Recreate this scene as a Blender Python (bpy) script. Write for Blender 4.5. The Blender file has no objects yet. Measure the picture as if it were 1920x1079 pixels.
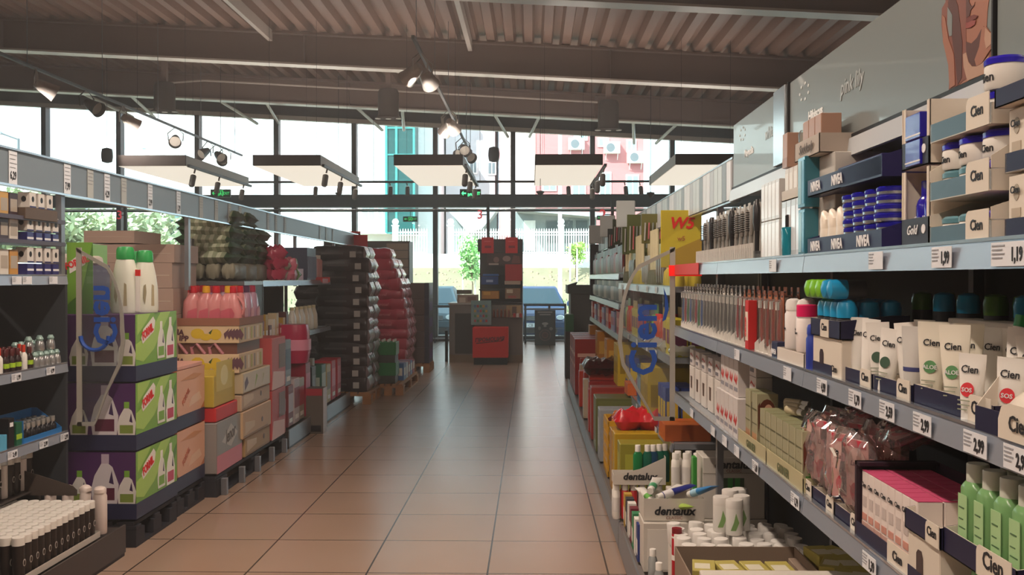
import bpy, bmesh, math, random
from mathutils import Vector, Matrix
PI = math.pi
R = random.Random(11)
SC = bpy.context.scene
C = SC.collection

# ---------------------------------------------------------------- camera
F, VX, VY, EYE = 1830.0, 997.0, 521.0, 1.47
cam = bpy.data.cameras.new('camera'); cam.sensor_width = 36.0; cam.lens = 36.0 * F / 1920.0
cam.clip_start = 0.05; cam.clip_end = 600
camo = bpy.data.objects.new('camera', cam); C.objects.link(camo)
camo.location = (0, 0, EYE)
camo.rotation_euler = (PI / 2 - (539.5 - VY) / F, 0, (VX - 960) / F)
SC.camera = camo

def X(x, Y): return (x - VX) * Y / F            # pixel column at distance Y -> world X
def Z(y, Y): return EYE - (y - VY) * Y / F      # pixel row at distance Y -> world Z

# ---------------------------------------------------------------- sky, sun, exposure
w = bpy.data.worlds.new('World'); SC.world = w; w.use_nodes = True
bg = w.node_tree.nodes['Background']
bg.inputs[0].default_value = (0.76, 0.93, 1.0, 1); bg.inputs[1].default_value = 2.1
SUN = bpy.data.lights.new('sun', 'SUN'); SUN.energy = 6.5; SUN.angle = 0.01; SUN.color = (1, .96, .9)
so = bpy.data.objects.new('sun', SUN); C.objects.link(so)
so.rotation_euler = (math.radians(48), 0, math.radians(-42))
SC.view_settings.view_transform = 'Standard'; SC.view_settings.look = 'None'
SC.view_settings.gamma = 1.0; SC.view_settings.use_curve_mapping = False
SC.view_settings.exposure = 1.12

# ---------------------------------------------------------------- helpers
def lin(h):
    h = h.lstrip('#'); o = []
    for i in (0, 2, 4):
        c = int(h[i:i + 2], 16) / 255
        o.append(c / 12.92 if c <= .04045 else ((c + .055) / 1.055) ** 2.4)
    return o + [1.0]

_m = {}
def mat(h, rough=.5, metal=0.0, noise=None, alpha=None, trans=0.0, emit=0.0, coat=0.0, bump=None, ior=1.45):
    k = (h, rough, metal, noise, alpha, trans, emit, coat, bump)
    if k in _m: return _m[k]
    m = bpy.data.materials.new('surface_' + h); m.use_nodes = True
    nt = m.node_tree; b = nt.nodes['Principled BSDF']
    b.inputs['Base Color'].default_value = lin(h); b.inputs['Roughness'].default_value = rough
    b.inputs['Metallic'].default_value = metal; b.inputs['IOR'].default_value = ior
    b.inputs['Transmission Weight'].default_value = trans
    b.inputs['Coat Weight'].default_value = coat
    if alpha is not None: b.inputs['Alpha'].default_value = alpha
    if emit:
        b.inputs['Emission Color'].default_value = lin(h); b.inputs['Emission Strength'].default_value = emit
    if noise or bump:
        tc = nt.nodes.new('ShaderNodeTexCoord')
        n = nt.nodes.new('ShaderNodeTexNoise'); n.inputs['Scale'].default_value = (noise or bump)[0]
        n.inputs['Detail'].default_value = 4
        nt.links.new(tc.outputs['Object'], n.inputs['Vector'])
        if noise:
            mx = nt.nodes.new('ShaderNodeMix'); mx.data_type = 'RGBA'
            c = lin(h); a = noise[1]
            mx.inputs[6].default_value = [v * (1 - a) for v in c[:3]] + [1]
            mx.inputs[7].default_value = [min(1, v * (1 + a)) for v in c[:3]] + [1]
            nt.links.new(n.outputs['Fac'], mx.inputs[0]); nt.links.new(mx.outputs[2], b.inputs['Base Color'])
        if bump:
            bp = nt.nodes.new('ShaderNodeBump'); bp.inputs['Strength'].default_value = bump[1]; bp.inputs['Distance'].default_value = .01
            nt.links.new(n.outputs['Fac'], bp.inputs['Height']); nt.links.new(bp.outputs[0], b.inputs['Normal'])
    _m[k] = m
    return m

def clear(name, h, tint=.12, rough=.05):
    """thin clear sheet: mostly see-through with a glossy skin"""
    k = ('clear', h, tint, rough)
    if k in _m: return _m[k]
    m = bpy.data.materials.new(name); m.use_nodes = True; nt = m.node_tree
    out = nt.nodes['Material Output']; nt.nodes.remove(nt.nodes['Principled BSDF'])
    t = nt.nodes.new('ShaderNodeBsdfTransparent'); t.inputs[0].default_value = lin(h)
    g = nt.nodes.new('ShaderNodeBsdfGlossy'); g.inputs['Roughness'].default_value = rough; g.inputs[0].default_value = (.9, .9, .9, 1)
    d = nt.nodes.new('ShaderNodeBsdfDiffuse'); d.inputs[0].default_value = lin(h)
    fr = nt.nodes.new('ShaderNodeFresnel'); fr.inputs[0].default_value = 1.45
    a = nt.nodes.new('ShaderNodeMixShader'); b = nt.nodes.new('ShaderNodeMixShader')
    a.inputs[0].default_value = tint
    nt.links.new(t.outputs[0], a.inputs[1]); nt.links.new(d.outputs[0], a.inputs[2])
    nt.links.new(fr.outputs[0], b.inputs[0]); nt.links.new(a.outputs[0], b.inputs[1]); nt.links.new(g.outputs[0], b.inputs[2])
    nt.links.new(b.outputs[0], out.inputs[0])
    _m[k] = m
    return m

class B:
    """mesh collector: vertices, faces, one material per face"""
    def __init__(s): s.v = []; s.f = []; s.m = []; s.ms = []
    def mi(s, m):
        if m not in s.ms: s.ms.append(m)
        return s.ms.index(m)
    def add(s, vs, fs, m):
        o = len(s.v); s.v += [tuple(p) for p in vs]; i = s.mi(m)
        for f in fs: s.f.append([o + a for a in f]); s.m.append(i)
        return s
    def box(s, x0, x1, y0, y1, z0, z1, m, tx=0, ty=0):
        v = [(x0, y0, z0), (x1, y0, z0), (x1, y1, z0), (x0, y1, z0), (x0 + tx, y0 + ty, z1), (x1 - tx, y0 + ty, z1), (x1 - tx, y1 - ty, z1), (x0 + tx, y1 - ty, z1)]
        return s.add(v, [(3, 2, 1, 0), (4, 5, 6, 7), (0, 1, 5, 4), (1, 2, 6, 5), (2, 3, 7, 6), (3, 0, 4, 7)], m)
    def lathe(s, prof, m, n=16, cx=0, cy=0, z=0, sx=1, sy=1, capb=True, capt=True):
        vs = []; fs = []
        for r, h in prof:
            for k in range(n):
                a = 2 * PI * k / n; vs.append((cx + r * sx * math.cos(a), cy + r * sy * math.sin(a), z + h))
        for j in range(len(prof) - 1):
            for k in range(n):
                k2 = (k + 1) % n; fs.append((j * n + k, j * n + k2, (j + 1) * n + k2, (j + 1) * n + k))
        if capb: fs.append(tuple(range(n - 1, -1, -1)))
        if capt: fs.append(tuple((len(prof) - 1) * n + k for k in range(n)))
        return s.add(vs, fs, m)
    def loft(s, rings, m, n=16, cx=0, cy=0, z=0, p=1.0):
        """rings of (rx, ry, h[, ox]) ; p<1 squares the section"""
        vs = []; fs = []
        for r in rings:
            ox = r[3] if len(r) > 3 else 0
            for k in range(n):
                a = 2 * PI * (k + .5) / n; c_, s_ = math.cos(a), math.sin(a)
                vs.append((cx + ox + r[0] * math.copysign(abs(c_) ** p, c_), cy + r[1] * math.copysign(abs(s_) ** p, s_), z + r[2]))
        for j in range(len(rings) - 1):
            for k in range(n):
                k2 = (k + 1) % n; fs.append((j * n + k, j * n + k2, (j + 1) * n + k2, (j + 1) * n + k))
        fs.append(tuple(range(n - 1, -1, -1))); fs.append(tuple((len(rings) - 1) * n + k for k in range(n)))
        return s.add(vs, fs, m)
    def prism(s, poly, a, b, m, ax='y'):
        """poly in (u,w); extruded from a to b along ax"""
        def P(u, w_, t): return {'y': (u, t, w_), 'x': (t, u, w_), 'z': (u, w_, t)}[ax]
        n = len(poly); vs = [P(u, w_, a) for u, w_ in poly] + [P(u, w_, b) for u, w_ in poly]
        fs = [tuple(range(n)), tuple(range(2 * n - 1, n - 1, -1))] + [(k, n + k, n + (k + 1) % n, (k + 1) % n) for k in range(n)]
        return s.add(vs, fs, m)
    def tube(s, pts, r, m, n=8, closed=False):
        pts = [Vector(p) for p in pts]; vs = []; fs = []; N = len(pts)
        for i, p in enumerate(pts):
            d = (pts[min(i + 1, N - 1)] - pts[max(i - 1, 0)])
            if d.length < 1e-9: d = Vector((0, 0, 1))
            d.normalize(); u = d.cross(Vector((0, 0, 1)) if abs(d.z) < .9 else Vector((1, 0, 0))).normalized(); w_ = d.cross(u)
            rr = r[i] if isinstance(r, (list, tuple)) else r
            for k in range(n):
                a = 2 * PI * k / n; vs.append(p + u * math.cos(a) * rr + w_ * math.sin(a) * rr)
        for j in range(N - 1):
            for k in range(n):
                k2 = (k + 1) % n; fs.append((j * n + k, j * n + k2, (j + 1) * n + k2, (j + 1) * n + k))
        fs.append(tuple(range(n - 1, -1, -1))); fs.append(tuple((N - 1) * n + k for k in range(n)))
        return s.add(vs, fs, m)
    def dec(s, poly, m, face='f', at=0.0, th=.0006):
        """flat print: poly (u,w) on face f (-Y at y=at), l (-X at x=at), r (+X), t (top z=at, poly is x,y)"""
        if face == 'f': return s.prism(poly, at - th, at + th, m, 'y')
        if face in 'lr': return s.prism(poly, at - th, at + th, m, 'x')
        return s.prism(poly, at - th, at + th, m, 'z')
    def bag(s, w_, d, t, m, band=None, nx=14, ny=8, seed=1, wr=.012, pw=7):
        """pillow pack lying flat: w along x, d along y, t thick"""
        q = random.Random(seed); vs = []; fs = []; o = len(s.v); mm = []
        ph = [q.uniform(0, 6.3) for _ in range(6)]
        for side in (1, -1):
            for j in range(ny + 1):
                for i in range(nx + 1):
                    u = -1 + 2 * i / nx; v = -1 + 2 * j / ny
                    e = max(0, 1 - abs(u) ** pw) ** .45 * max(0, 1 - abs(v) ** pw) ** .45
                    k = wr * (math.sin(7 * u + ph[0] + 3 * v) + math.sin(11 * v + ph[1] - 4 * u) + .7 * math.sin(17 * u + ph[2])) * e
                    pull = 1 - .05 * abs(u) ** 2 * (1 - v * v)
                    vs.append((u * w_ / 2, v * d / 2 * pull, t / 2 * (1 + side * e) + k * side))
        n1 = (nx + 1) * (ny + 1)
        for sd in (0, 1):
            for j in range(ny):
                for i in range(nx):
                    a = sd * n1 + j * (nx + 1) + i; f = (a, a + 1, a + nx + 2, a + nx + 1)
                    fs.append(f if sd == 0 else f[::-1]); mm.append(band(i / nx, j / ny, sd) if band else m)
        s.v += vs
        for f, m_ in zip(fs, mm): s.f.append([o + a for a in f]); s.m.append(s.mi(m_))
        return s
    def mesh(s, name, bev=0, smooth=35, seg=1):
        me = bpy.data.meshes.new(name); me.from_pydata(s.v, [], s.f)
        for m in s.ms: me.materials.append(m)
        me.polygons.foreach_set('material_index', s.m)
        bm = bmesh.new(); bm.from_mesh(me)
        bmesh.ops.remove_doubles(bm, verts=bm.verts, dist=1e-6)
        bmesh.ops.recalc_face_normals(bm, faces=bm.faces)
        if bev:
            bmesh.ops.bevel(bm, geom=[e for e in bm.edges if e.is_manifold and e.calc_face_angle(0) > .6], offset=bev, segments=seg, affect='EDGES', profile=.5, clamp_overlap=True)
        bm.to_mesh(me); bm.free()
        if smooth:
            me.polygons.foreach_set('use_smooth', [True] * len(me.polygons)); me.set_sharp_from_angle(angle=math.radians(smooth))
        return me

def link(name, me, parent=None, loc=(0, 0, 0), rot=(0, 0, 0)):
    o = bpy.data.objects.new(name, me); C.objects.link(o)
    o.location = loc; o.rotation_euler = rot
    if parent: o.parent = parent
    return o

def tag(o, label, cat, group=None):
    o['label'] = label; o['category'] = cat
    if group: o['group'] = group
    return o

def struct(name, b, bev=0, **k):
    o = link(name, b.mesh(name, bev, **k)); o['kind'] = 'structure'; return o

class Kit:
    """a kind of thing: a list of (part name, mesh, part label, [sub-parts]) built once and placed many times"""
    def __init__(s, name, cat, parts): s.name, s.cat, s.parts = name, cat, parts

def place(kit, loc, label, rz=0, group=None, rx=0, ry=0, sc=1):
    if len(kit.parts) == 1 and len(kit.parts[0]) < 4:
        o = link(kit.name, kit.parts[0][1])
        o.location = loc
    else:
        o = bpy.data.objects.new(kit.name, None); C.objects.link(o); o.empty_display_size = .05
        o.location = loc
        for p in kit.parts:
            c = link(p[0], p[1], o)
            if len(p) > 2 and p[2]: c['label'] = p[2]
            if len(p) > 3:
                for q in p[3]:
                    d = link(q[0], q[1], c)
    o.rotation_euler = (rx, ry, rz)
    if sc != 1: o.scale = (sc, sc, sc)
    return tag(o, label, kit.cat, group)

_t = {}
def text(s, size, m, x=0, y=0, z=0, bend=0, shear=0, sx=1, bold=.012, ext=.0004, align='CENTER', face='f', roll=0):
    """lettering mesh standing upright and facing -Y ('f'), -X ('l') or +X ('r')"""
    k = (s, size, m.name, x, y, z, bend, shear, sx, face, roll, align, bold)
    if k in _t: return _t[k]
    cu = bpy.data.curves.new('lettering', 'FONT'); cu.body = s; cu.size = size; cu.extrude = ext; cu.shear = shear
    cu.align_x = align; cu.resolution_u = 2; cu.offset = bold * size
    o = bpy.data.objects.new('tmp', cu)
    me = bpy.data.meshes.new_from_object(o); me.name = 'lettering'; bpy.data.objects.remove(o); bpy.data.curves.remove(cu)
    me.materials.clear(); me.materials.append(m)
    for v in me.vertices:
        u, h, t = v.co; u *= sx
        if roll: u, h = u * math.cos(roll) - h * math.sin(roll), u * math.sin(roll) + h * math.cos(roll)
        if bend: p = ((bend + t) * math.sin(u / bend), -(bend + t) * math.cos(u / bend), h)
        else: p = (u, -t, h)
        if face == 'l': p = (p[1], -p[0], p[2])
        if face == 'r': p = (-p[1], p[0], p[2])
        v.co = (p[0] + x, p[1] + y, p[2] + z)
    _t[k] = me
    return me

ORD = ['nearest', 'second nearest', 'third nearest', 'fourth nearest', 'fifth nearest', 'sixth nearest',
       'seventh nearest', 'eighth nearest', 'ninth nearest', 'tenth nearest', 'eleventh nearest', 'twelfth nearest',
       'thirteenth nearest', 'fourteenth nearest', 'fifteenth nearest', 'sixteenth nearest', 'seventeenth nearest', 'eighteenth nearest', 'nineteenth nearest', 'twentieth nearest', 'sixth from the far end', 'fifth from the far end', 'fourth from the far end', 'third from the far end', 'second from the far end', 'farthest']
ORDW = ['first', 'second', 'third', 'fourth', 'fifth', 'sixth', 'seventh', 'eighth', 'ninth', 'tenth', 'eleventh', 'twelfth', 'thirteenth', 'fourteenth']
RIGHT, LEFT = -PI / 2, PI / 2      # turn a front (-Y) to face the aisle from the right / left rack
def rect(x0, x1, z0, z1): return [(x0, z0), (x1, z0), (x1, z1), (x0, z1)]
def ell(cx, cz, rx, rz, n=16): return [(cx + rx * math.cos(2 * PI * k / n), cz + rz * math.sin(2 * PI * k / n)) for k in range(n)]

# ================================================================ THE BUILDING
NAVY = mat('#1b1b3c', .45); WHITE = mat('#e8e4dc', .45); CREAM = mat('#dcd2c2', .5); BLACK = mat('#16161a', .45); INK = mat('#25262a', .5)
STEEL = mat('#8d8f94', .35, .6); GREYP = mat('#6f7478', .45); DGREY = mat('#3a3d42', .5); RED = mat('#d81f1c', .5); SILVER = mat('#c9ced4', .22, .85)
PAPER = mat('#e9e9ea', .6); CARD = mat('#a5805f', .75, noise=(6, .12)); WOOD = mat('#a97748', .7, noise=(9, .25)); CLEARP = clear('clear_plastic', '#f4f6f6', .10, .08)
SL = -0.055                      # fall of the roof along X
WALLY = 22.6
def RZ(z, x): return z + SL * x

# floor: square stone tiles with joints
def floor_mat():
    m = bpy.data.materials.new('polished_tile'); m.use_nodes = True; nt = m.node_tree; b = nt.nodes['Principled BSDF']
    tc = nt.nodes.new('ShaderNodeTexCoord'); sep = nt.nodes.new('ShaderNodeSeparateXYZ'); nt.links.new(tc.outputs['Object'], sep.inputs[0])
    def node(op, a, bb=None, c=None):
        n = nt.nodes.new('ShaderNodeMath'); n.operation = op
        for i, q in enumerate((a, bb, c)):
            if q is None: continue
            if isinstance(q, (int, float)): n.inputs[i].default_value = q
            else: nt.links.new(q, n.inputs[i])
        return n.outputs[0]
    masks = []; ids = []
    for ax, off in (('X', .22), ('Y', -.027)):
        u = node('DIVIDE', node('ADD', sep.outputs[ax], off), .6); fr = node('FRACT', u); ids.append(node('FLOOR', u))
        masks.append(node('LESS_THAN', node('MINIMUM', fr, node('SUBTRACT', 1.0, fr)), .0075))
    g = node('MAXIMUM', masks[0], masks[1])
    cb = nt.nodes.new('ShaderNodeCombineXYZ'); nt.links.new(ids[0], cb.inputs[0]); nt.links.new(ids[1], cb.inputs[1])
    wn = nt.nodes.new('ShaderNodeTexWhiteNoise'); nt.links.new(cb.outputs[0], wn.inputs['Vector'])
    no = nt.nodes.new('ShaderNodeTexNoise'); no.inputs['Scale'].default_value = 3; no.inputs['Detail'].default_value = 6; nt.links.new(tc.outputs['Object'], no.inputs['Vector'])
    f = node('ADD', node('MULTIPLY', wn.outputs['Value'], .35), node('MULTIPLY', no.outputs['Fac'], .65))
    mx = nt.nodes.new('ShaderNodeMix'); mx.data_type = 'RGBA'; nt.links.new(f, mx.inputs[0])
    mx.inputs[6].default_value = lin('#a0836f'); mx.inputs[7].default_value = lin('#ab917f')
    m2 = nt.nodes.new('ShaderNodeMix'); m2.data_type = 'RGBA'; nt.links.new(g, m2.inputs[0]); nt.links.new(mx.outputs[2], m2.inputs[6]); m2.inputs[7].default_value = lin('#3c3029')
    nt.links.new(m2.outputs[2], b.inputs['Base Color'])
    b.inputs['Roughness'].default_value = .26; b.inputs['Coat Weight'].default_value = .12; b.inputs['Coat Roughness'].default_value = .3
    b.inputs['IOR'].default_value = 1.5
    return m
b = B(); b.box(-15, 9, -6, WALLY + .1, -.2, 0, floor_mat()); struct('floor', b, smooth=0)

DECK = mat('#927668', .5, noise=(.8, .08)); BEAM = mat('#8d7970', .45); WALLM = mat('#8d8680', .7)
# roof deck: trapezoid sheet whose ribs run towards the window wall
b = B(); vs = []; x = -15.0; prof = []
while x < 9:
    for dx, dz in ((0, 0), (.13, 0), (.165, .13), (.275, .13)): prof.append((x + dx, RZ(5.36 + dz, x + dx)))
    x += .31
prof.append((x, RZ(5.36, x)))
n = len(prof)
for yy in (-6, WALLY + .1): vs += [(p[0], yy, p[1]) for p in prof]
for yy in (-6, WALLY + .1): vs += [(p[0], yy, p[1] + .03) for p in prof]
b.add(vs, [(i, i + 1, n + i + 1, n + i) for i in range(n - 1)] + [(2 * n + i, 2 * n + i + 1, 3 * n + i + 1, 3 * n + i) for i in range(n - 1)] + [(0, n, 3 * n, 2 * n), (n - 1, 2 * n - 1, 4 * n - 1, 3 * n - 1)], DECK)
struct('ceiling', b, smooth=0)

def sbar(b, x0, x1, y0, y1, z0, z1, m):
    """bar along X that follows the fall of the roof"""
    b.prism([(x0, RZ(z0, x0)), (x1, RZ(z0, x1)), (x1, RZ(z1, x1)), (x0, RZ(z1, x0))], y0, y1, m, 'y')
FLG = mat('#d3c8be', .35)  # paler than the beams: highlight on their bottom flanges put into the colour
for i, (yy, zz) in enumerate(((7.2, 4.83), (11.8, 4.83), (16.3, 4.83), (20.3, 4.83))):
    b = B()
    sbar(b, -15, 9, yy - .01, yy + .01, zz, 5.36, BEAM)
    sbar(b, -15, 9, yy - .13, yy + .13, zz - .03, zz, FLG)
    sbar(b, -15, 9, yy - .13, yy + .13, 5.31, 5.345, BEAM)
    xx = -14.0
    while xx < 9:
        b.prism([(yy - .12, RZ(zz, xx)), (yy + .12, RZ(zz, xx)), (yy + .12, RZ(5.31, xx)), (yy - .12, RZ(5.31, xx))], xx, xx + .012, BEAM, 'x'); xx += 5.1
    struct('trim_%d' % (i + 1), b, smooth=0)
# diagonal wind braces between the last two beams
b = B()
for x0 in (-9.5, -6.6, -3.7, -.8, 2.1, 5.0):
    for dx in (0, 1.0):
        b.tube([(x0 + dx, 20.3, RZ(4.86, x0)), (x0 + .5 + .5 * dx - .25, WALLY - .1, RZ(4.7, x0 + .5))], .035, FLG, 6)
struct('trim_5', b)
# two long purlins running along the aisle under the deck
for i, px in enumerate((-4.35, -1.02)):
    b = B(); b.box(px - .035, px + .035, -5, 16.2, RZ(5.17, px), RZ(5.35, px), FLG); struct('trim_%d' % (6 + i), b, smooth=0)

# side and back walls
b = B(); b.box(-15.2, -15, -6, WALLY, 0, 6.3, WALLM); struct('wall_left', b, smooth=0)
b = B(); b.box(9, 9.2, -6, WALLY, 0, 6.3, WALLM); struct('wall_right', b, smooth=0)
b = B(); b.box(-15.2, 9.2, -6.2, -6, 0, 6.3, WALLM); struct('wall_back', b, smooth=0)
# front wall above the glass, transom band
FR = mat('#3c3a3e', .4, .2)
b = B(); sbar(b, -15.2, 9.2, WALLY - .05, WALLY + .25, 4.86, 5.5, mat('#4b4a50', .6)); sbar(b, -15, 9, WALLY - .18, WALLY - .05, 4.80, 4.90, FLG); struct('wall_front', b, smooth=0)
GL = clear('window_glass', '#eef6f6', .015, .0)
mx = [X(x, WALLY) for x in (-216, -68, 80, 222, 370, 519, 665, 817, 962, 1110, 1258, 1406, 1554)]
for i in range(len(mx)):
    x0 = mx[i]
    fr = B(); fr.prism([(x0 - .055, 0), (x0 + .055, 0), (x0 + .055, RZ(4.87, x0)), (x0 - .055, RZ(4.87, x0))], WALLY - .16, WALLY + .06, FR, 'y')
    if i < len(mx) - 1:
        x1 = mx[i + 1]
        o = bpy.data.objects.new('window_%d' % (i + 1), None); C.objects.link(o); o['kind'] = 'structure'; o.location = (0, 0, 0)
        fr.box(x0, x1, WALLY - .05, WALLY + .05, 0, .12, FR)
        fr.box(x0 + .05, x1 - .05, WALLY - .03, WALLY + .05, 3.0, 3.045, FR)
        link('window_frame', fr.mesh('window_frame', smooth=0), o)
        g = B(); g.prism([(x0 + .05, .12), (x1 - .05, .12), (x1 - .05, RZ(4.87, x1)), (x0 + .05, RZ(4.87, x0))], WALLY - .006, WALLY + .006, GL, 'y')
        link('pane', g.mesh('pane', smooth=0), o)
    else:
        fro = struct('trim_9', fr, smooth=0)
b = B(); b.box(-15, 9, WALLY - .3, WALLY + .02, 3.09, 3.375, mat('#33363f', .5)); b.box(-15, 9, WALLY - .3, WALLY - .02, 3.03, 3.05, SILVER); struct('trim_10', b, smooth=0)

# ================================================================ LAMPS
# strip lights over the aisles (the ones here hang above the picture's top edge)
def strip_light(x, y0, y1, z, watts, label):
    L = y1 - y0
    o = bpy.data.objects.new('strip_light', None); C.objects.link(o); o.location = (x, (y0 + y1) / 2, z); tag(o, label, 'ceiling light', 'strip lights over the aisles')
    h = B(); h.box(-.07, .07, -L / 2, L / 2, 0, .06, WHITE); link('housing', h.mesh('housing', .004), o)
    d = B(); d.box(-.055, .055, -L / 2 + .02, L / 2 - .02, -.012, 0, mat('#fff0e0', .6, emit=3.0)); link('diffuser', d.mesh('diffuser', 0), o)
    w_ = B()
    for yy in (-L / 2 + .3, L / 2 - .3): w_.tube([(0, yy, .06), (0, yy, RZ(5.36, x) - z)], .004, STEEL, 6)
    link('wire', w_.mesh('wire'), o)
    l = bpy.data.lights.new('strip_lamp', 'AREA'); l.shape = 'RECTANGLE'; l.size = .12; l.size_y = L; l.energy = watts; l.color = (1, .82, .68)
    lo = bpy.data.objects.new('strip_lamp', l); C.objects.link(lo); lo.location = (0, 0, -.03); lo.parent = o
    l2 = bpy.data.lights.new('ceiling_fill', 'AREA'); l2.shape = 'RECTANGLE'; l2.size = .12; l2.size_y = L; l2.energy = watts * .45; l2.color = (1, .84, .72)  # upward fill added to brighten the roof deck
    lu = bpy.data.objects.new('ceiling_fill', l2); C.objects.link(lu); lu.location = (0, 0, .09); lu.rotation_euler = (PI, 0, 0); lu.parent = o
strip_light(-.85, -4.5, 1.5, 3.9, 66, 'white strip light hanging over the aisle behind the camera')
strip_light(-.85, 2.5, 6.0, 3.9, 55, 'white strip light hanging over the aisle above the near tiles')
strip_light(-5.2, 0.0, 6.0, 3.9, 60, 'white strip light hanging over the aisle left of the left rack')
strip_light(3.4, 0.0, 6.0, 3.7, 40, 'white strip light hanging over the aisle right of the right rack')

# flat canopy light boxes above the checkouts
BOXW = mat('#d9d2c8', .6); BROWN = mat('#4b413d', .5)
def canopy(xl, xr, label, railside):
    y0, y1, z0 = 15.0, 18.35, 3.2; zt = z0 + .165
    o = bpy.data.objects.new('canopy_panel', None); C.objects.link(o); o.location = (0, y0, z0); tag(o, label, 'ceiling panel', 'flat panels hung above the checkouts')
    L = y1 - y0
    p = B(); p.box(xl, xr, .012, L, 0, .165, BOXW); link('panel', p.mesh('panel', .004), o)
    dfu = B(); dfu.box(xl + .01, xr - .01, .02, L - .01, -.006, 0, mat('#e8dccb', .6, emit=.5)); link('diffuser', dfu.mesh('diffuser', 0), o)
    for a in (xl + .3, xr - .3):
        lt = bpy.data.lights.new('canopy_fill', 'AREA'); lt.shape = 'RECTANGLE'; lt.size = .06; lt.size_y = 3.0; lt.energy = 6; lt.color = (1, .88, .78)  # unseen upward fill, added on the canopy top to light the roof
        lo = bpy.data.objects.new('canopy_fill', lt); C.objects.link(lo); lo.location = (a, L / 2, .2); lo.rotation_euler = (PI, 0, 0); lo.parent = o
    f = B(); f.box(xl, xr, -.012, .012, 0, .165, BROWN); link('fascia', f.mesh('fascia', .002), o)
    r = B(); xr_ = xr + .04
    r.box(xr_ - .02, xr_ + .02, 0, L, -.02, .02, DGREY); link('spot_rail', r.mesh('spot_rail'), o)
    q = B()
    for a in (xl + .15, xr - .15):
        for c in (.4, L - .4): q.tube([(a, c, .165), (a, c, RZ(5.36, a) - z0)], .0025, DGREY, 6)
    link('suspension', q.mesh('suspension'), o)
    return xr_
KS = None
def spot_kit(col, s=1.0):
    p = B(); p.tube([(0, 0, 0), (0, 0, -.06 * s)], .012 * s, col, 8)
    h = B(); h.lathe([(.035, 0), (.04, .01), (.04, .15), (.03, .17)], col, 16)
    me = h.mesh('lamp_head'); me.transform(Matrix.Translation((0, 0, -.09 * s)) @ Matrix.Rotation(math.radians(160), 4, 'X') @ Matrix.Diagonal((s, s, s, 1)))
    l = B(); l.lathe([(.034, -.002), (.034, .002)], mat('#fff3df', .4, emit=1.2), 16)
    m2 = l.mesh('lens'); m2.transform(Matrix.Translation((0, 0, -.09 * s)) @ Matrix.Rotation(math.radians(160), 4, 'X') @ Matrix.Diagonal((s, s, s, 1)))
    return Kit('spotlight', 'spotlight', [('stem', p.mesh('stem')), ('lamp_head', me, None, [('lens', m2)])])
SPG = spot_kit(mat('#6d6a68', .5), 1.15); SPW = spot_kit(mat('#8d8782', .35, .5), 1.4)
names = ['leftmost', 'second', 'middle', 'fourth', 'rightmost']
for i, (a, c) in enumerate(((215, 345), (472, 600), (738, 868), (1003, 1130), (1265, 1395))):
    xr_ = canopy(X(a, 15), X(c, 15), '%s of the flat white canopy panels with a dark front edge over the checkouts' % names[i], 1)
    for k, yy in enumerate((15.3, 16.5, 17.9)):
        place(SPG, (xr_, yy, 3.18), 'grey cylinder spotlight under the right edge of the %s checkout canopy panel, %s' % (names[i], ('front one', 'middle one', 'rear one')[k]), rz=.5, ry=.25)
# far thin rail in front of the glass and its spots
b = B(); b.box(X(440, 20.6), X(1240, 20.6), 20.58, 20.62, Z(343, 20.6), Z(339, 20.6), DGREY)
for xx in (520, 700, 900, 1090): b.tube([(X(xx, 20.6), 20.6, Z(340, 20.6)), (X(xx, 20.6), 20.6, 4.9)], .005, DGREY, 6)
tag(link('lighting_rail', b.mesh('lighting_rail')), 'thin dark lighting rail hung level in front of the window wall', 'lighting rail')
for i, xx in enumerate((589, 730, 762, 1063, 1170, 1198)):
    place(SPG, (X(xx, 20.6), 20.6, Z(342.5, 20.6)), 'small grey spotlight on the far lighting rail, %s from the left' % ORDW[i], rz=-.6, ry=-.3)
# speakers / round pendants
for i, (xx, yy, rr) in enumerate(((195, 290, .09), (926, 290, .1))):
    YY = 18.; b = B(); b.lathe([(.03, -.14), (.09, -.12), (.105, -.03), (.105, .03), (.09, .12), (.03, .14)], DGREY, 20)
    s_ = B(); s_.tube([(0, 0, .13), (0, 0, RZ(5.4, X(xx, YY)) - Z(yy, YY))], .004, DGREY, 6)
    place(Kit('pendant_speaker', 'speaker', [('speaker_body', b.mesh('speaker_body')), ('cable', s_.mesh('cable'))]), (X(xx, YY), YY, Z(yy, YY)), 'dark oval pendant speaker on a long wire, %s' % ('left one' if i == 0 else 'between the two middle canopy panels'))
for i, (xx, yy, YY) in enumerate(((634, 361, 20), (1013, 359, 17), (1219, 362, 17))):
    b = B(); b.lathe([(.01, -.09), (.03, -.07), (.07, -.02), (.07, 0), (.02, .01)], DGREY, 14); s_ = B(); s_.tube([(0, 0, 0), (0, 0, RZ(5.4, X(xx, YY)) - Z(yy, YY))], .006, DGREY, 6)
    place(Kit('camera_dome', 'security camera', [('dome', b.mesh('dome')), ('rod', s_.mesh('rod'))]), (X(xx, YY), YY, Z(yy, YY)), 'small dark dome camera on a rod above the checkouts, %s' % ('left one', 'under the fourth panel', 'right one')[i])

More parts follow.
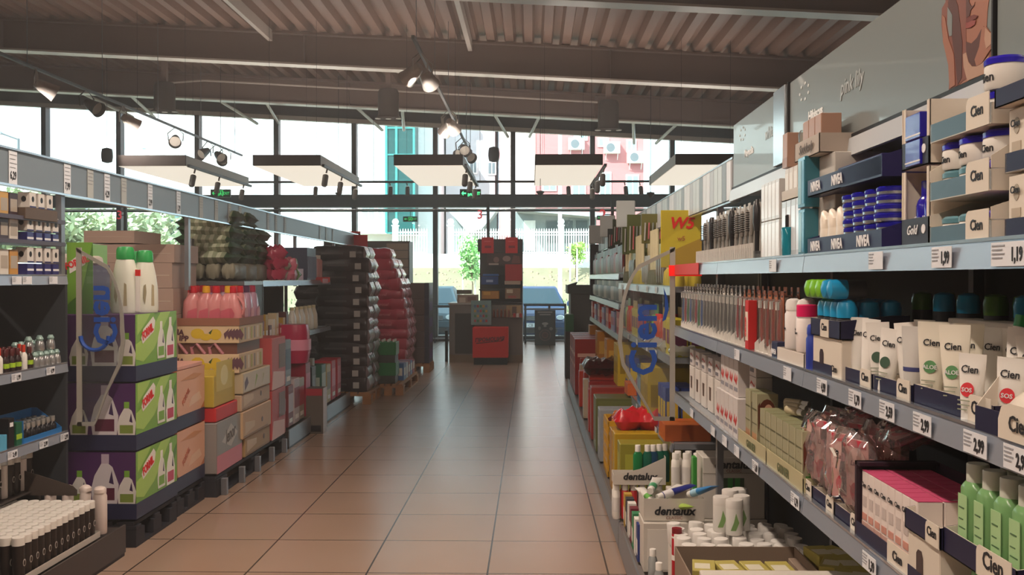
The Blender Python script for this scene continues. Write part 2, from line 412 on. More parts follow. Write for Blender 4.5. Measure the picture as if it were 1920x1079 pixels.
# big round downlights under the last beam
for i, (xx, yb) in enumerate(((305, 208), (728, 222), (1140, 245))):
    YY = 18.8; x0 = X(xx, YY); z0 = Z(yb, YY)
    dk = mat('#5a5350', .45)
    b = B(); b.lathe([(.215, 0), (.22, .02), (.2, .05), (.2, .5), (.17, .56)], dk, 28, capb=False)
    r = B(); r.lathe([(.25, -.01), (.26, .0), (.25, .012), (.2, .012)], dk, 28, capb=False, capt=False)
    e = B()
    for dx in (-.2, 0, .2): e.lathe([(.055, -.012), (.055, -.006)], mat('#ded8cf', .4), 14, cx=dx, cy=-.02 if dx else 0)
    s_ = B(); s_.box(-.05, .05, -.05, .05, .56, RZ(5.36, x0) - z0, BEAM)
    place(Kit('high_bay_lamp', 'ceiling lamp', [('shade', b.mesh('shade')), ('rim', r.mesh('rim')), ('lens', e.mesh('lens')), ('mount', s_.mesh('mount'))]), (x0, YY, z0), 'large dark drum lamp under the roof, %s of three' % ('left', 'middle', 'right')[i])

# track rails with adjustable spots
def track(x, z, y0, y1, label):
    b = B(); b.box(x - .018, x + .018, y0, y1, z, z + .035, DGREY)
    s_ = B(); yy = y0 + .3
    while yy < y1: s_.tube([(x, yy, z + .03), (x, yy, RZ(5.36, x))], .005, STEEL, 6); yy += 2.1
    o = bpy.data.objects.new('track_rail', None); C.objects.link(o); link('rail', b.mesh('rail'), o); link('suspension', s_.mesh('suspension'), o)
    tag(o, label, 'lighting rail')
track(-1.29, 4.07, 10.6, 20.8, 'dark lighting track running towards the windows left of the aisle centre')
track(-6.2, 4.07, 9.5, 20.8, 'dark lighting track over the left side of the store')
def cone_kit(body, glow):
    b = B(); b.lathe([(.04, 0), (.055, .05), (.075, .16), (.085, .2)], body, 18, capt=False)
    g = B(); g.lathe([(.07, .15), (.07, .153)], glow, 18)
    y = B(); y.tube([(-.09, 0, .1), (-.1, 0, 0), (0, 0, -.09), (.1, 0, 0), (.09, 0, .1)], .008, body, 6)
    M_ = Matrix.Translation((0, 0, -.12)) @ Matrix.Rotation(math.radians(118), 4, 'X')
    me, mg = b.mesh('lamp_head'), g.mesh('lens')
    me.transform(M_); mg.transform(M_); my = y.mesh('yoke'); my.transform(Matrix.Translation((0, 0, -.07)) @ Matrix.Rotation(PI, 4, 'X'))
    return Kit('track_spotlight', 'spotlight', [('lamp_head', me, None, [('lens', mg)]), ('yoke', my)])
CLIT = cone_kit(mat('#cfc5bd', .25, .4), mat('#fff6e8', .4, emit=9)); CDRK = cone_kit(mat('#4d4a4b', .4, .3), mat('#d8d0c4', .4))
for (k, px, yy, rz, lab) in ((CLIT, -1.29, 11.55, 2.8, 'bright track spotlight under the roof beam, left of the aisle centre'), (CLIT, -1.29, 11.3, -2.2, 'chrome track spotlight with dark round mouth beside the bright one'),
        (CLIT, -1.29, 15.2, 2.8, 'silver pair spotlight half way along the central track, left head'), (CLIT, -1.29, 15.45, -2.6, 'silver pair spotlight half way along the central track, right head'),
        (CDRK, -1.29, 18.2, .3, 'dark spotlight near the window end of the central track, front one'), (CDRK, -1.29, 18.7, -.5, 'dark spotlight near the window end of the central track, middle one'), (CDRK, -1.29, 19.2, .6, 'dark spotlight near the window end of the central track, rear one'),
        (CLIT, -6.2, 12.1, 2.2, 'bright glowing spotlight at the far left of the roof'), (CDRK, -6.2, 13.5, 1.2, 'dark bell spotlight on the left track after the glowing one'), (CLIT, -6.2, 14.7, 2.4, 'bright spotlight on the left track by the second mullion'),
        (CDRK, -6.2, 16.9, .3, 'dark spotlight hanging alone on the left track'), (CDRK, -6.2, 18.6, -.4, 'dark spotlight above the left canopy panel, front one'), (CDRK, -6.2, 19.1, .8, 'dark spotlight above the left canopy panel, middle one'), (CDRK, -6.2, 19.6, .1, 'dark spotlight above the left canopy panel, rear one')):
    o = place(k, (px, yy, 4.07), lab, rz=rz, sc=1.3)
    if k is CLIT and yy in (11.55, 12.1, 14.7, 15.2):
        l = bpy.data.lights.new('spot_lamp', 'SPOT'); l.energy = 40; l.spot_size = 1.3; l.shadow_soft_size = .06; l.color = (1, .9, .8)
        lo = bpy.data.objects.new('spot_lamp', l); C.objects.link(lo); lo.parent = o; lo.location = (0, .2, -.24); lo.rotation_euler = (math.radians(-62) + 0, 0, 0)
# sprinkler pipe
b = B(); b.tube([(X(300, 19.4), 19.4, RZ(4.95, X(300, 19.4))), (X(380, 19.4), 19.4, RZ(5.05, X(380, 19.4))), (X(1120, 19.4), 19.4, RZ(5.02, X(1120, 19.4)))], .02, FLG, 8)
tag(link('ceiling_pipe', b.mesh('ceiling_pipe')), 'thin pale pipe running across under the roof between the beams', 'pipe')

# exit signs and checkout numbers
def exit_sign(xx, yy, YY, w_, h_, glow, label):
    g = mat('#123a2c', .4); e = mat('#35d06a', .4, emit=glow)
    x0, z0 = X(xx, YY), Z(yy, YY)
    bd = B(); bd.box(-w_ / 2, w_ / 2, -.03, .03, -h_ / 2, h_ / 2, g)
    pc = B()
    a = w_ * .5
    pc.dec([(-.42 * w_, 0), (-.33 * w_, h_ * .28), (-.33 * w_, h_ * .08), (-.2 * w_, h_ * .08), (-.2 * w_, -h_ * .08), (-.33 * w_, -h_ * .08), (-.33 * w_, -h_ * .28)], e, 'f', -.031)
    for r_ in (rect(-.12 * w_, -.08 * w_, -.36 * h_, .36 * h_), rect(.1 * w_, .14 * w_, -.36 * h_, .36 * h_), rect(-.12 * w_, .14 * w_, .28 * h_, .36 * h_)): pc.dec(r_, e, 'f', -.031)
    pc.dec(ell(.02 * w_, .18 * h_, .025 * w_, .07 * h_), e, 'f', -.0312)
    pc.dec([(-.05 * w_, -.3 * h_), (-.01 * w_, -.3 * h_), (.02 * w_, -.05 * h_), (.06 * w_, -.3 * h_), (.09 * w_, -.28 * h_), (.04 * w_, .1 * h_), (0, .1 * h_), (-.05 * w_, .02 * h_)], e, 'f', -.0312)
    ch = B(); ch.tube([(0, 0, h_ / 2), (0, 0, RZ(5.4, x0) - z0 if yy < 390 else 3.08 - z0)], .006, DGREY, 6)
    place(Kit('exit_sign', 'exit sign', [('housing', bd.mesh('housing', .004)), ('pictogram', pc.mesh('pictogram', smooth=0)), ('lettering', text('EXIT', h_ * .5, e, x=.3 * w_, y=-.032, z=-h_ * .18, sx=.8)), ('rod', ch.mesh('rod'))]), (x0, YY, z0), label)
exit_sign(882, 363, 19.5, .42, .17, 2.5, 'green running man exit sign with left arrow below the third canopy panel')
exit_sign(411, 362, 19.5, .4, .16, .5, 'green exit sign below the leftmost canopy panel')
exit_sign(769, 411, 22.38, .33, .12, .4, 'small green exit sign hanging under the transom left of centre')
exit_sign(1131, 409, 22.38, .3, .1, .3, 'small green exit sign hanging under the transom at the right')
def checkout_number(xx, ch, s_, YY, post, label):
    x0, z0 = X(xx, YY), Z(402, YY)
    k = [('numeral', text(ch, s_, mat('#e2414a', .5, emit=.3), z=-s_ * .36, y=-.02))]
    p = B(); p.box(post - .03, post + .03, -.03, .03, -z0, 3.08 - z0, DGREY); p.box(min(0, post), max(0, post), -.012, .012, -.02, .0, DGREY)
    k.append(('post', p.mesh('post')))
    place(Kit('checkout_number', 'number sign', k), (x0, YY, z0), label)
checkout_number(219, '3', .26, 20.5, .12, 'red numeral three on a grey post over the left checkout')
checkout_number(900, '3', .26, 20.5, .17, 'pale red numeral by the grey post above the shelf tower')
checkout_number(1130, '2', .30, 20.5, .2, 'red numeral two beside a grey post over the right checkout')

# haze volume added to stand in for lens glare from the bright glass
hz = bpy.data.materials.new('glare_haze'); hz.use_nodes = True; nt = hz.node_tree; nt.nodes.remove(nt.nodes['Principled BSDF'])
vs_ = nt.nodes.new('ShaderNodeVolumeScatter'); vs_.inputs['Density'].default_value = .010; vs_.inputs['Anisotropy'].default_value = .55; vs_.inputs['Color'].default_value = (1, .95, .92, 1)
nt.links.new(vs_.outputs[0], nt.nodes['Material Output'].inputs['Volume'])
b = B(); b.box(-14.9, 8.9, -3, WALLY - .4, .005, 5.9, hz); o = link('haze', b.mesh('haze', smooth=0)); tag(o, 'thin added haze standing in for window glare in the shop hall', 'haze'); o['kind'] = 'stuff'

# ================================================================ OUTSIDE
b = B(); b.box(-60, 60, WALLY + .1, 33, -.5, -.32, mat('#86837e', .9, noise=(2, .1))); o = link('street', b.mesh('street', smooth=0)); o['kind'] = 'structure'
b = B(); b.prism([(33, -.5), (33, -.2), (35, .55), (37.5, 1.85), (60, 1.9), (60, -.5)], -60, 60, mat('#857c64', .95, noise=(1.5, .3)), 'x'); o = link('ground', b.mesh('ground', smooth=0)); o['kind'] = 'structure'
GRASS = mat('#437a3a', .9, noise=(3, .35))
b = B()
for k in range(2600):
    gx = R.uniform(-14, 8); gy = R.uniform(33.1, 35.2); z0 = -.2 + (gy - 33) * .375; hh = R.uniform(.06, .16); a = R.uniform(0, 3.1)
    b.add([(gx - .03 * math.cos(a), gy - .03 * math.sin(a), z0 - .03), (gx + .03 * math.cos(a), gy + .03 * math.sin(a), z0 - .03), (gx + R.uniform(-.04, .04), gy, z0 + hh)], [(0, 1, 2)], GRASS)
o = tag(link('grass', b.mesh('grass', smooth=0)), 'bright green grass at the foot of the bank across the street', 'grass'); o['kind'] = 'stuff'
b = B()
for k in range(900):
    gx = R.uniform(-14, 9); t = R.uniform(0, 1); gy = 35.2 + 2.1 * t; z0 = .62 + 1.12 * t; s_ = R.uniform(.03, .09)
    b.lathe([(s_, -.3 * s_), (s_ * .8, .5 * s_), (.1 * s_, .8 * s_)], mat('#9c8c74', .9, noise=(5, .3)), 5, cx=gx, cy=gy, z=z0)
o = tag(link('rubble', b.mesh('rubble')), 'pale stones and dry earth on the bank below the white wall', 'stones'); o['kind'] = 'stuff'
WH = mat('#f1efec', .85)
b = B(); b.box(-30, 30, 37.5, 37.8, 1.2, 2.38, WH); tag(link('retaining_wall', b.mesh('retaining_wall', .01)), 'low white garden wall along the top of the bank', 'wall')
def fence(xa, xb, label):
    Y0 = 37.65; x0, x1 = X(xa, Y0), X(xb, Y0)
    o = bpy.data.objects.new('picket_fence', None); C.objects.link(o); o.location = (0, Y0, 2.38); tag(o, label, 'fence', 'white picket fences on the garden wall')
    r = B(); r.box(x0, x1, -.02, .02, .82, .87, WH); r.box(x0, x1, -.02, .02, .72, .75, WH); r.box(x0, x1, -.02, .02, .04, .08, WH); link('rail', r.mesh('rail'), o)
    pk = B(); pk.box(-.022, .022, -.015, .015, 0, .93, WH); pk.box(-.022, .022, -.015, .015, .93, .99, WH, .018, .01); me = pk.mesh('picket')
    n = int((x1 - x0) / .095)
    for k in range(n + 1): link('picket', me, o, (x0 + k * (x1 - x0) / n, 0, 0))
fence(846, 958, 'white picket fence between the left pillar and the shelf tower'); fence(960, 1122, 'white picket fence on the wall right of the shelf tower'); fence(745, 800, 'white picket fence left of the left pillar')
for i, xx in enumerate((741, 845, 1052, 1138)):
    p = B(); p.box(-.11, .11, -.11, .11, 0, 1.15, WH); p.box(-.14, .14, -.14, .14, 1.15, 1.2, WH)
    g = B(); g.lathe([(.04, 0), (.09, .03), (.13, .1), (.13, .15), (.09, .22), (.02, .25)], WH, 16, z=1.2)
    place(Kit('gate_pillar', 'pillar', [('pillar', p.mesh('pillar', .01)), ('globe', g.mesh('globe'))]), (X(xx, 37.6), 37.6, 2.3), 'white garden pillar with a round globe on top, %s from the left' % ORDW[i])
b = B(); b.lathe([(.09, 0), (.07, 1), (.055, 8)], WH, 12); a_ = B(); a_.tube([(0, 0, 7.95), (.3, -.3, 8.2), (.9, -.9, 8.3)], .03, WH, 8); a_.box(.7, 1.2, -1.1, -.8, 8.25, 8.34, WH)
place(Kit('street_lamp', 'street lamp', [('pole', b.mesh('pole')), ('arm', a_.mesh('arm'))]), (X(1050, 32), 32, -.35), 'tall white street lamp pole in front of the garden fence')
b = B(); b.lathe([(.1, 0), (.06, 9)], GREYP, 10); a_ = B(); a_.tube([(0, 0, 8.95), (-.8, -.2, 9.25)], .04, GREYP, 8); a_.box(-1.9, -.7, -.3, 0, 9.2, 9.32, GREYP, .1, .05)
place(Kit('street_lamp', 'street lamp', [('pole', b.mesh('pole')), ('arm', a_.mesh('arm'))]), (X(26, 48), 48, Z(250, 48) - 9.2), 'distant street lamp head at the far left window')

# trees and shrubs
def tree(x, y, z0, h, rx, rz_, n, col, label, name='tree', leaf=.16, trunk=.06, cz=None):
    cz = cz if cz is not None else h - rz_
    t = B(); t.tube([(0, 0, 0), (.02 * h, 0, cz * .5), (0, 0, cz)], [trunk, trunk * .8, trunk * .5], mat('#6b5844', .9), 8)
    for k in range(5):
        a = k * 1.3; t.tube([(0, 0, cz * .7), (math.cos(a) * rx * .5, math.sin(a) * rx * .5, cz + rz_ * .3)], [trunk * .5, trunk * .2], mat('#6b5844', .9), 6)
    c = B(); m1, m2 = mat(col, .8, noise=(2, .3)), mat(col, .6, noise=(6, .5))
    lumps = [(R.uniform(-.5, .5) * rx, R.uniform(-.5, .5) * rx, R.uniform(-.55, .6) * rz_, R.uniform(.35, .6)) for _ in range(14)]
    for k in range(n):
        L = lumps[k % 14]; u = Vector((R.gauss(0, 1), R.gauss(0, 1), R.gauss(0, 1))).normalized() * (R.random() ** .4)
        p = Vector((L[0] + u.x * rx * L[3], L[1] + u.y * rx * L[3], cz + L[2] + u.z * rz_ * L[3]))
        d = Vector((R.gauss(0, 1), R.gauss(0, 1), R.gauss(0, 1))).normalized(); e = d.orthogonal().normalized(); s_ = leaf * R.uniform(.6, 1.3)
        c.add([p - d * s_, p + e * s_ * .45, p + d * s_, p - e * s_ * .45], [(0, 1, 2, 3)], m1 if k % 3 else m2)
    place(Kit(name, 'tree', [('trunk', t.mesh('trunk')), ('crown', c.mesh('crown', smooth=0))]), (x, y, z0), label)
tree(X(883, 34), 34, .1, 2.9, .55, .85, 700, '#8ec070', 'young green street tree with a thin trunk left of the shelf tower', leaf=.09, trunk=.025)
tree(X(1078, 36.8), 36.8, 1.3, 1.5, .5, .45, 500, '#a8c860', 'small yellow green shrub on a stem against the white wall', leaf=.08, trunk=.02)
for i, (xx, YY, top, w_) in enumerate(((60, 44, 345, 2.2), (150, 45, 388, 2.6), (250, 44, 392, 2.6), (300, 46, 398, 1.5), (-30, 44, 372, 2.4), (345, 40, 430, 1.3))):
    h = Z(top, YY) + .2
    tree(X(xx, YY), YY, 0, max(h, 2.0), w_, max(h, 2) * .48, 1700, '#a3ad86', 'leafy pale green tree behind the left windows, %s' % ('far left', 'left of the red three', 'right of the red three', 'beside the teal building', 'at the very edge', 'low one by the carton stack')[i], leaf=.22)
# support stakes by the young trees
for i, (xx, YY) in enumerate(((868, 34.2), (891, 34.2), (1069, 36.5), (1082, 36.5))):
    b = B(); b.tube([(0, 0, 0), (0, 0, 1.5)], .03, mat('#e6ddcc', .8), 8); tag(link('tree_stake', b.mesh('tree_stake'), None, (X(xx, YY), YY, .1 if i < 2 else 1.25)), 'pale wooden stake beside the %s, %s one' % ('young street tree' if i < 2 else 'small shrub', 'left' if i % 2 == 0 else 'right'), 'stake')

# cars
def car(x, y, body, label, plate):
    W = .9; bm = mat(body, .5, 0); gl = mat('#14303c', .55); blk = mat('#17181b', .5)
    k = B()
    secs = [(-.02, .35, .62, .80), (.12, .22, .78, .86), (.9, .2, .95, .90), (1.0, .2, .98, .9), (3.3, .2, 1.02, .9), (4.1, .25, 1.0, .86), (4.3, .4, .9, .8)]
    vs = []; fs = []
    for (yy, zb, zt, hw) in secs: vs += [(-hw, yy, zb), (-hw * 1.0, yy, (zb + zt) / 2), (-hw * .93, yy, zt), (-hw * .5, yy, zt + .03), (hw * .5, yy, zt + .03), (hw * .93, yy, zt), (hw, yy, (zb + zt) / 2), (hw, yy, zb)]
    for j in range(len(secs) - 1):
        for q in range(8): q2 = (q + 1) % 8; fs.append((j * 8 + q, j * 8 + q2, j * 8 + 8 + q2, j * 8 + 8 + q))
    fs += [tuple(range(7, -1, -1)), tuple(range((len(secs) - 1) * 8, len(secs) * 8))]
    k.add(vs, fs, bm)
    cb = B(); cs = [(.95, 0.0, .82), (1.65, .5, .62), (2.4, .54, .6), (3.2, .47, .6), (4.0, .05, .76)]; vs = []; fs = []
    for (yy, zt, hw) in cs: vs += [(-.84, yy, .98), (-hw, yy, .98 + zt), (hw, yy, .98 + zt), (.84, yy, .98)]
    for j in range(4):
        for q in range(4): q2 = (q + 1) % 4; fs.append((j * 4 + q, j * 4 + q2, j * 4 + 4 + q2, j * 4 + 4 + q))
    cb.add(vs, fs, bm)
    ws = B(); ws.add([(-.74, 1.02, 1.03), (.74, 1.02, 1.03), (.57, 1.6, 1.445), (-.57, 1.6, 1.445)], [(0, 1, 2, 3)], gl)
    me_ws = ws.mesh('windshield', smooth=0); me_ws.transform(Matrix.Translation((0, -.02, .015)))
    sw = B()
    for s_ in (-1, 1): sw.add([(s_ * .84, 1.2, 1.02), (s_ * .84, 3.7, 1.02), (s_ * .64, 3.2, 1.4), (s_ * .66, 1.75, 1.4)], [(0, 1, 2, 3)], gl)
    ms = sw.mesh('side_window', smooth=0)
    gr = B(); gr.box(-.5, .5, -.045, 0, .62, .74, blk); gr.box(-.6, .6, -.045, 0, .28, .42, blk)
    for q in range(5): gr.box(-.5, .5, -.055, -.04, .63 + q * .022, .64 + q * .022, SILVER)
    bp = B(); bp.box(-.84, .84, -.06, .1, .42, .6, bm)
    hl = B(); 
    for s_ in (-1, 1): hl.lathe([(.11, 0), (.1, .04)], mat('#e8eef0', .1), 14, cx=s_ * .68, z=0, sy=.6)
    mh = hl.mesh('headlight'); mh.transform(Matrix.Translation((0, -.02, .7)) @ Matrix.Rotation(PI / 2, 4, 'X'))
    pl = B(); pl.box(-.26, .26, -.075, -.06, .44, .55, PAPER)
    mr = B()
    for s_ in (-1, 1): mr.loft([(.1, .05, 0), (.11, .06, .08), (.08, .05, .14)], bm, 10, cx=s_ * 1.0, cy=1.2, z=.98)
    parts = [('body', k.mesh('body', .03, seg=2)), ('cabin', cb.mesh('cabin', .03, seg=2)), ('windshield', me_ws), ('side_window', ms), ('grille', gr.mesh('grille')), ('bumper', bp.mesh('bumper', .02)), ('headlight', mh), ('number_plate', pl.mesh('number_plate'), None, [('lettering', text(plate, .1, INK, z=.46, y=-.077))]), ('wing_mirror', mr.mesh('wing_mirror'))]
    wh = B(); wh.lathe([(.2, -.1), (.3, -.09), (.31, 0), (.3, .09), (.2, .1)], blk, 20); wh.lathe([(.19, -.105), (.19, .105)], SILVER, 14)
    mw = wh.mesh('wheel'); mw.transform(Matrix.Rotation(PI / 2, 4, 'Y'))
    o = place(Kit('car', 'car', parts), (x, y, -.3), label)
    for sx_ in (-.8, .8):
        for yy in (.75, 3.35): link('wheel', mw, o, (sx_, yy, .31))
car(X(1003, 26.6), 26.2, '#16345c', 'parked blue car facing the window, right of the shelf tower', 'CB 1847')
car(X(800, 27), 26.4, '#2c4450', 'parked dark grey car facing the window, left of the checkout counter', 'CA 5520')

# buildings
def building(name, x0, x1, y0, dep, z1, col, wins, label, wcol='#9aa4a8', bal=None, wtrim=None, mul=False):
    o = bpy.data.objects.new(name, None); C.objects.link(o); o.location = ((x0 + x1) / 2, y0, 0); tag(o, label, 'building')
    hw = (x1 - x0) / 2; wl = B(); wl.box(-hw, hw, 0, dep, -2, z1, mat(col, .85)); link('wall', wl.mesh('wall', smooth=0), o)
    rf = B(); rf.box(-hw - .2, hw + .2, -.2, dep + .2, z1, z1 + .3, mat('#cfcac4', .8)); link('roof', rf.mesh('roof', smooth=0), o)
    for (wx, wz, ww, hh) in wins:
        wx -= (x0 + x1) / 2
        f = B(); f.box(wx - ww / 2 - .07, wx + ww / 2 + .07, -.06, .02, wz - .08, wz + hh + .07, wtrim or WH); fo = link('window', f.mesh('window', smooth=0), o)
        g = B(); g.box(wx - ww / 2, wx - .03, -.08, -.05, wz, wz + hh, mat(wcol, .15)); g.box(wx + .03, wx + ww / 2, -.08, -.05, wz, wz + hh, mat(wcol, .15)); link('pane', g.mesh('pane', smooth=0), fo)
    for (bx, bz, bw, bh) in (bal or ()):
        bx -= (x0 + x1) / 2; q = B(); q.box(bx - bw / 2, bx + bw / 2, -1.0, 0, bz, bz + .15, WH); q.box(bx - bw / 2, bx + bw / 2, -1.02, -.96, bz + .15, bz + bh, WH); q.box(bx - bw / 2, bx - bw / 2 + .06, -1, 0, bz + .15, bz + bh, WH); q.box(bx + bw / 2 - .06, bx + bw / 2, -1, 0, bz + .15, bz + bh, WH)
        link('balcony', q.mesh('balcony', smooth=0), o)
    return o
def W(xx, yy, ww, hh, Y0): return (X(xx, Y0), Z(yy, Y0), ww * Y0 / F, hh * Y0 / F)
Y0 = 110.
wn = [W(x, y + 12, 14, 12, Y0) for x in (166, 212, 262, 300) for y in (188, 240, 276)]
building('apartment_tower', X(160, Y0), X(330, Y0), Y0, 18, Z(140, Y0), '#f0ece6', wn, 'distant pale apartment tower with rows of small windows at the left', bal=[W(x, y + 20, 24, 8, Y0) for x in (212, 262) for y in (240, 276)])
Y0 = 95.
wn = [W(x, y + 12, 14, 12, Y0) for x in (350, 395, 440) for y in (200, 240, 280, 320)]
building('apartment_block', X(332, Y0), X(470, Y0), Y0, 16, Z(120, Y0), '#f3f0ea', wn, 'white sunlit apartment block behind the second canopy panel', wcol='#c4cccf')
Y0 = 80.
wn = [W(x, y + 14, 16, 14, Y0) for x in (545, 590, 635, 700) for y in (212, 246, 282)]
building('balcony_block', X(480, Y0), X(722, Y0), Y0, 14, Z(150, Y0), '#f5f2ee', wn, 'white sunlit block with long balconies in the middle windows', wcol='#c9d0d2', bal=[W(635, 247, 62, 12, Y0), W(680, 320, 50, 12, Y0), W(575, 300, 60, 12, Y0)])
# white front house with ground floor opening and balcony, red railings
Y0 = 52.
wn = [W(690, 412, 22, 26, Y0), W(716, 412, 14, 26, Y0)]
building('white_house', X(610, Y0), X(826, Y0), Y0, 8, Z(160, Y0), '#f3f2f1', wn, 'white house beside the teal glass stairwell', wcol='#9fb4b4', bal=[W(700, 440, 70, 20, Y0)])
# teal glass tower
Y0 = 50.; x0, x1 = X(724, Y0), X(776, Y0)
o = bpy.data.objects.new('glass_stairwell', None); C.objects.link(o); o.location = (0, Y0, 0); tag(o, 'teal glass stairwell tower on the white house', 'building')
t = B(); t.box(x0, x1, 0, 1.9, Z(437, Y0), Z(150, Y0), mat('#134a49', .4)); link('glass_wall', t.mesh('glass_wall', smooth=0), o)
t = B(); 
for xx in (724, 743, 776): t.box(X(xx, Y0) - .06, X(xx, Y0) + .06, -.06, 0, Z(437, Y0), Z(150, Y0), mat('#3f8c88', .4))
for yy in (437, 395, 340, 290, 240, 190): t.box(x0, x1, -.05, 0, Z(yy, Y0) - .04, Z(yy, Y0) + .04, mat('#3f8c88', .4))
link('frame', t.mesh('frame', smooth=0), o)
t = B(); t.box(X(746, Y0), X(774, Y0), -.03, .0, Z(430, Y0), Z(395, Y0), mat('#175654', .2)); link('door_glass', t.mesh('door_glass', smooth=0), o)
# left teal house far left
Y0 = 46.
building('teal_house', X(312, Y0), X(352, Y0), Y0, 6, Z(372, Y0), '#a9cdd2', [W(322, 450, 8, 40, Y0), W(340, 450, 8, 40, Y0)], 'pale teal house front at the left behind the cartons', wcol='#5f9aa4')
# grey house with slanted eave
Y0 = 54.
building('grey_house', X(836, Y0), X(928, Y0), Y0, 7, Z(160, Y0), '#c9ccd0', [W(888, 324, 10, 20, Y0), W(922, 326, 12, 20, Y0), W(868, 290, 8, 16, Y0)], 'light grey house with small windows behind the third canopy panel', wcol='#6f7a80')
# pink house
Y0 = 51.
wn = [W(1131, 274, 16, 12, Y0), W(1183, 284, 14, 18, Y0), W(1134, 370, 18, 44, Y0), W(1185, 375, 20, 44, Y0), W(1030, 356, 22, 14, Y0), W(1085, 365, 22, 16, Y0), W(1095, 262, 8, 10, Y0), W(1085, 280, 14, 22, Y0)]
building('pink_house', X(936, Y0), X(1206, Y0), Y0, 9, Z(160, Y0), '#c17c7c', wn, 'pink rendered house with white windows behind the fourth canopy panel', wcol='#8fa9ac')
b = B(); b.box(X(938, Y0), X(1004, Y0), -.05 + Y0, Y0, Z(440, Y0), Z(160, Y0), mat('#f3d5c8', .85)); tag(link('wall_strip', b.mesh('wall_strip', smooth=0)), 'cream strip of wall at the left of the pink house', 'wall')
for i, (xx, yy) in enumerate(((1080, 283), (1146, 290), (1190, 308))):
    a_ = B(); a_.box(-.42, .42, -.35, 0, 0, .6, WH); f = B(); f.lathe([(.22, 0), (.22, .02)], GREYP, 18); mf = f.mesh('fan_grille'); mf.transform(Matrix.Translation((-.08, -.36, .3)) @ Matrix.Rotation(PI / 2, 4, 'X'))
    br = B(); br.tube([(-.3, -.3, 0), (-.3, 0, -.3)], .02, WH, 6); br.tube([(.3, -.3, 0), (.3, 0, -.3)], .02, WH, 6)
    place(Kit('air_conditioner', 'air conditioner', [('casing', a_.mesh('casing', .02)), ('fan_grille', mf), ('bracket', br.mesh('bracket'))]), (X(xx, Y0), Y0 - .05, Z(yy, Y0)), 'white air conditioner box on the pink house, %s from the left' % ORDW[i])
# covered terraces with slanting eaves at street level
for i, (xa, xb, pts) in enumerate(((846, 930, ((838, 392), (936, 392), (925, 408), (905, 432), (880, 438)) ), (962, 1120, ((965, 392), (1140, 404), (1140, 412), (1000, 400), (970, 398))))):
    Yt = 46.; t = B(); t.box(X(xa, Yt), X(xb, Yt), .8, 1.0, 1.9, Z(396, Yt), mat('#8d9698', .8)); w1 = t.mesh('back_wall', smooth=0)
    t2 = B(); t2.prism([(X(a, Yt), Z(c, Yt)) for a, c in pts], -1.0, .8, mat('#a9aeb2', .8), 'y')
    t3 = B(); t3.box(X(xa + 20, Yt), X(xa + 42, Yt), .74, .8, Z(470, Yt), Z(412, Yt), WH)
    t4 = B()
    for q in (0, 1, 2): t4.box(X(xb - 95 + 28 * q, Yt), X(xb - 73 + 28 * q, Yt), .76, .8, Z(455, Yt), Z(412, Yt), mat('#4e5a5c', .2))
    parts = [('back_wall', w1), ('eave', t2.mesh('eave', smooth=0)), ('door', t3.mesh('door', smooth=0))] + ([('window', t4.mesh('window', smooth=0))] if i else [])
    place(Kit('terrace', 'building', parts), (0, Yt, 0), 'shaded grey terrace behind the picket fence %s the shelf tower' % ('left of', 'right of')[i])

# ================================================================ RACKS
def put(s, me, dx=0, dy=0, dz=0):
    """add a finished mesh to a collector"""
    o = len(s.v); s.v += [(v.co.x + dx, v.co.y + dy, v.co.z + dz) for v in me.vertices]
    ms = list(me.materials)
    for p in me.polygons: s.f.append([o + i for i in p.vertices]); s.m.append(s.mi(ms[p.material_index] if ms else WHITE))
    return s
B.put = put
STRIP = mat('#9ea6b2', .25, .35); STRIPD = mat('#7d93a0', .35); RACK = mat('#33373c', .5); SHELF = mat('#9aa0a6', .4, .3)
TAGM = mat('#e4e6ea', .35)
def price_label(price, w_=.085, h_=.038, dark=False):
    """paper price tag facing -Y, centred"""
    b = B(); b.box(-w_ / 2, w_ / 2, -.0012, 0, -h_ / 2, h_ / 2, TAGM)
    if price: b.put(text(price, h_ * .78, INK, x=w_ * .2, y=-.002, z=-h_ * .28, sx=.72, bold=.03))
    for k in range(4): b.dec(rect(-w_ * .46, -w_ * (.12 + .06 * (k % 2)), h_ * (.33 - .17 * k), h_ * (.39 - .17 * k)), mat('#9a9ca2', .6), 'f', -.0016)
    return b.mesh('price_label', smooth=0)
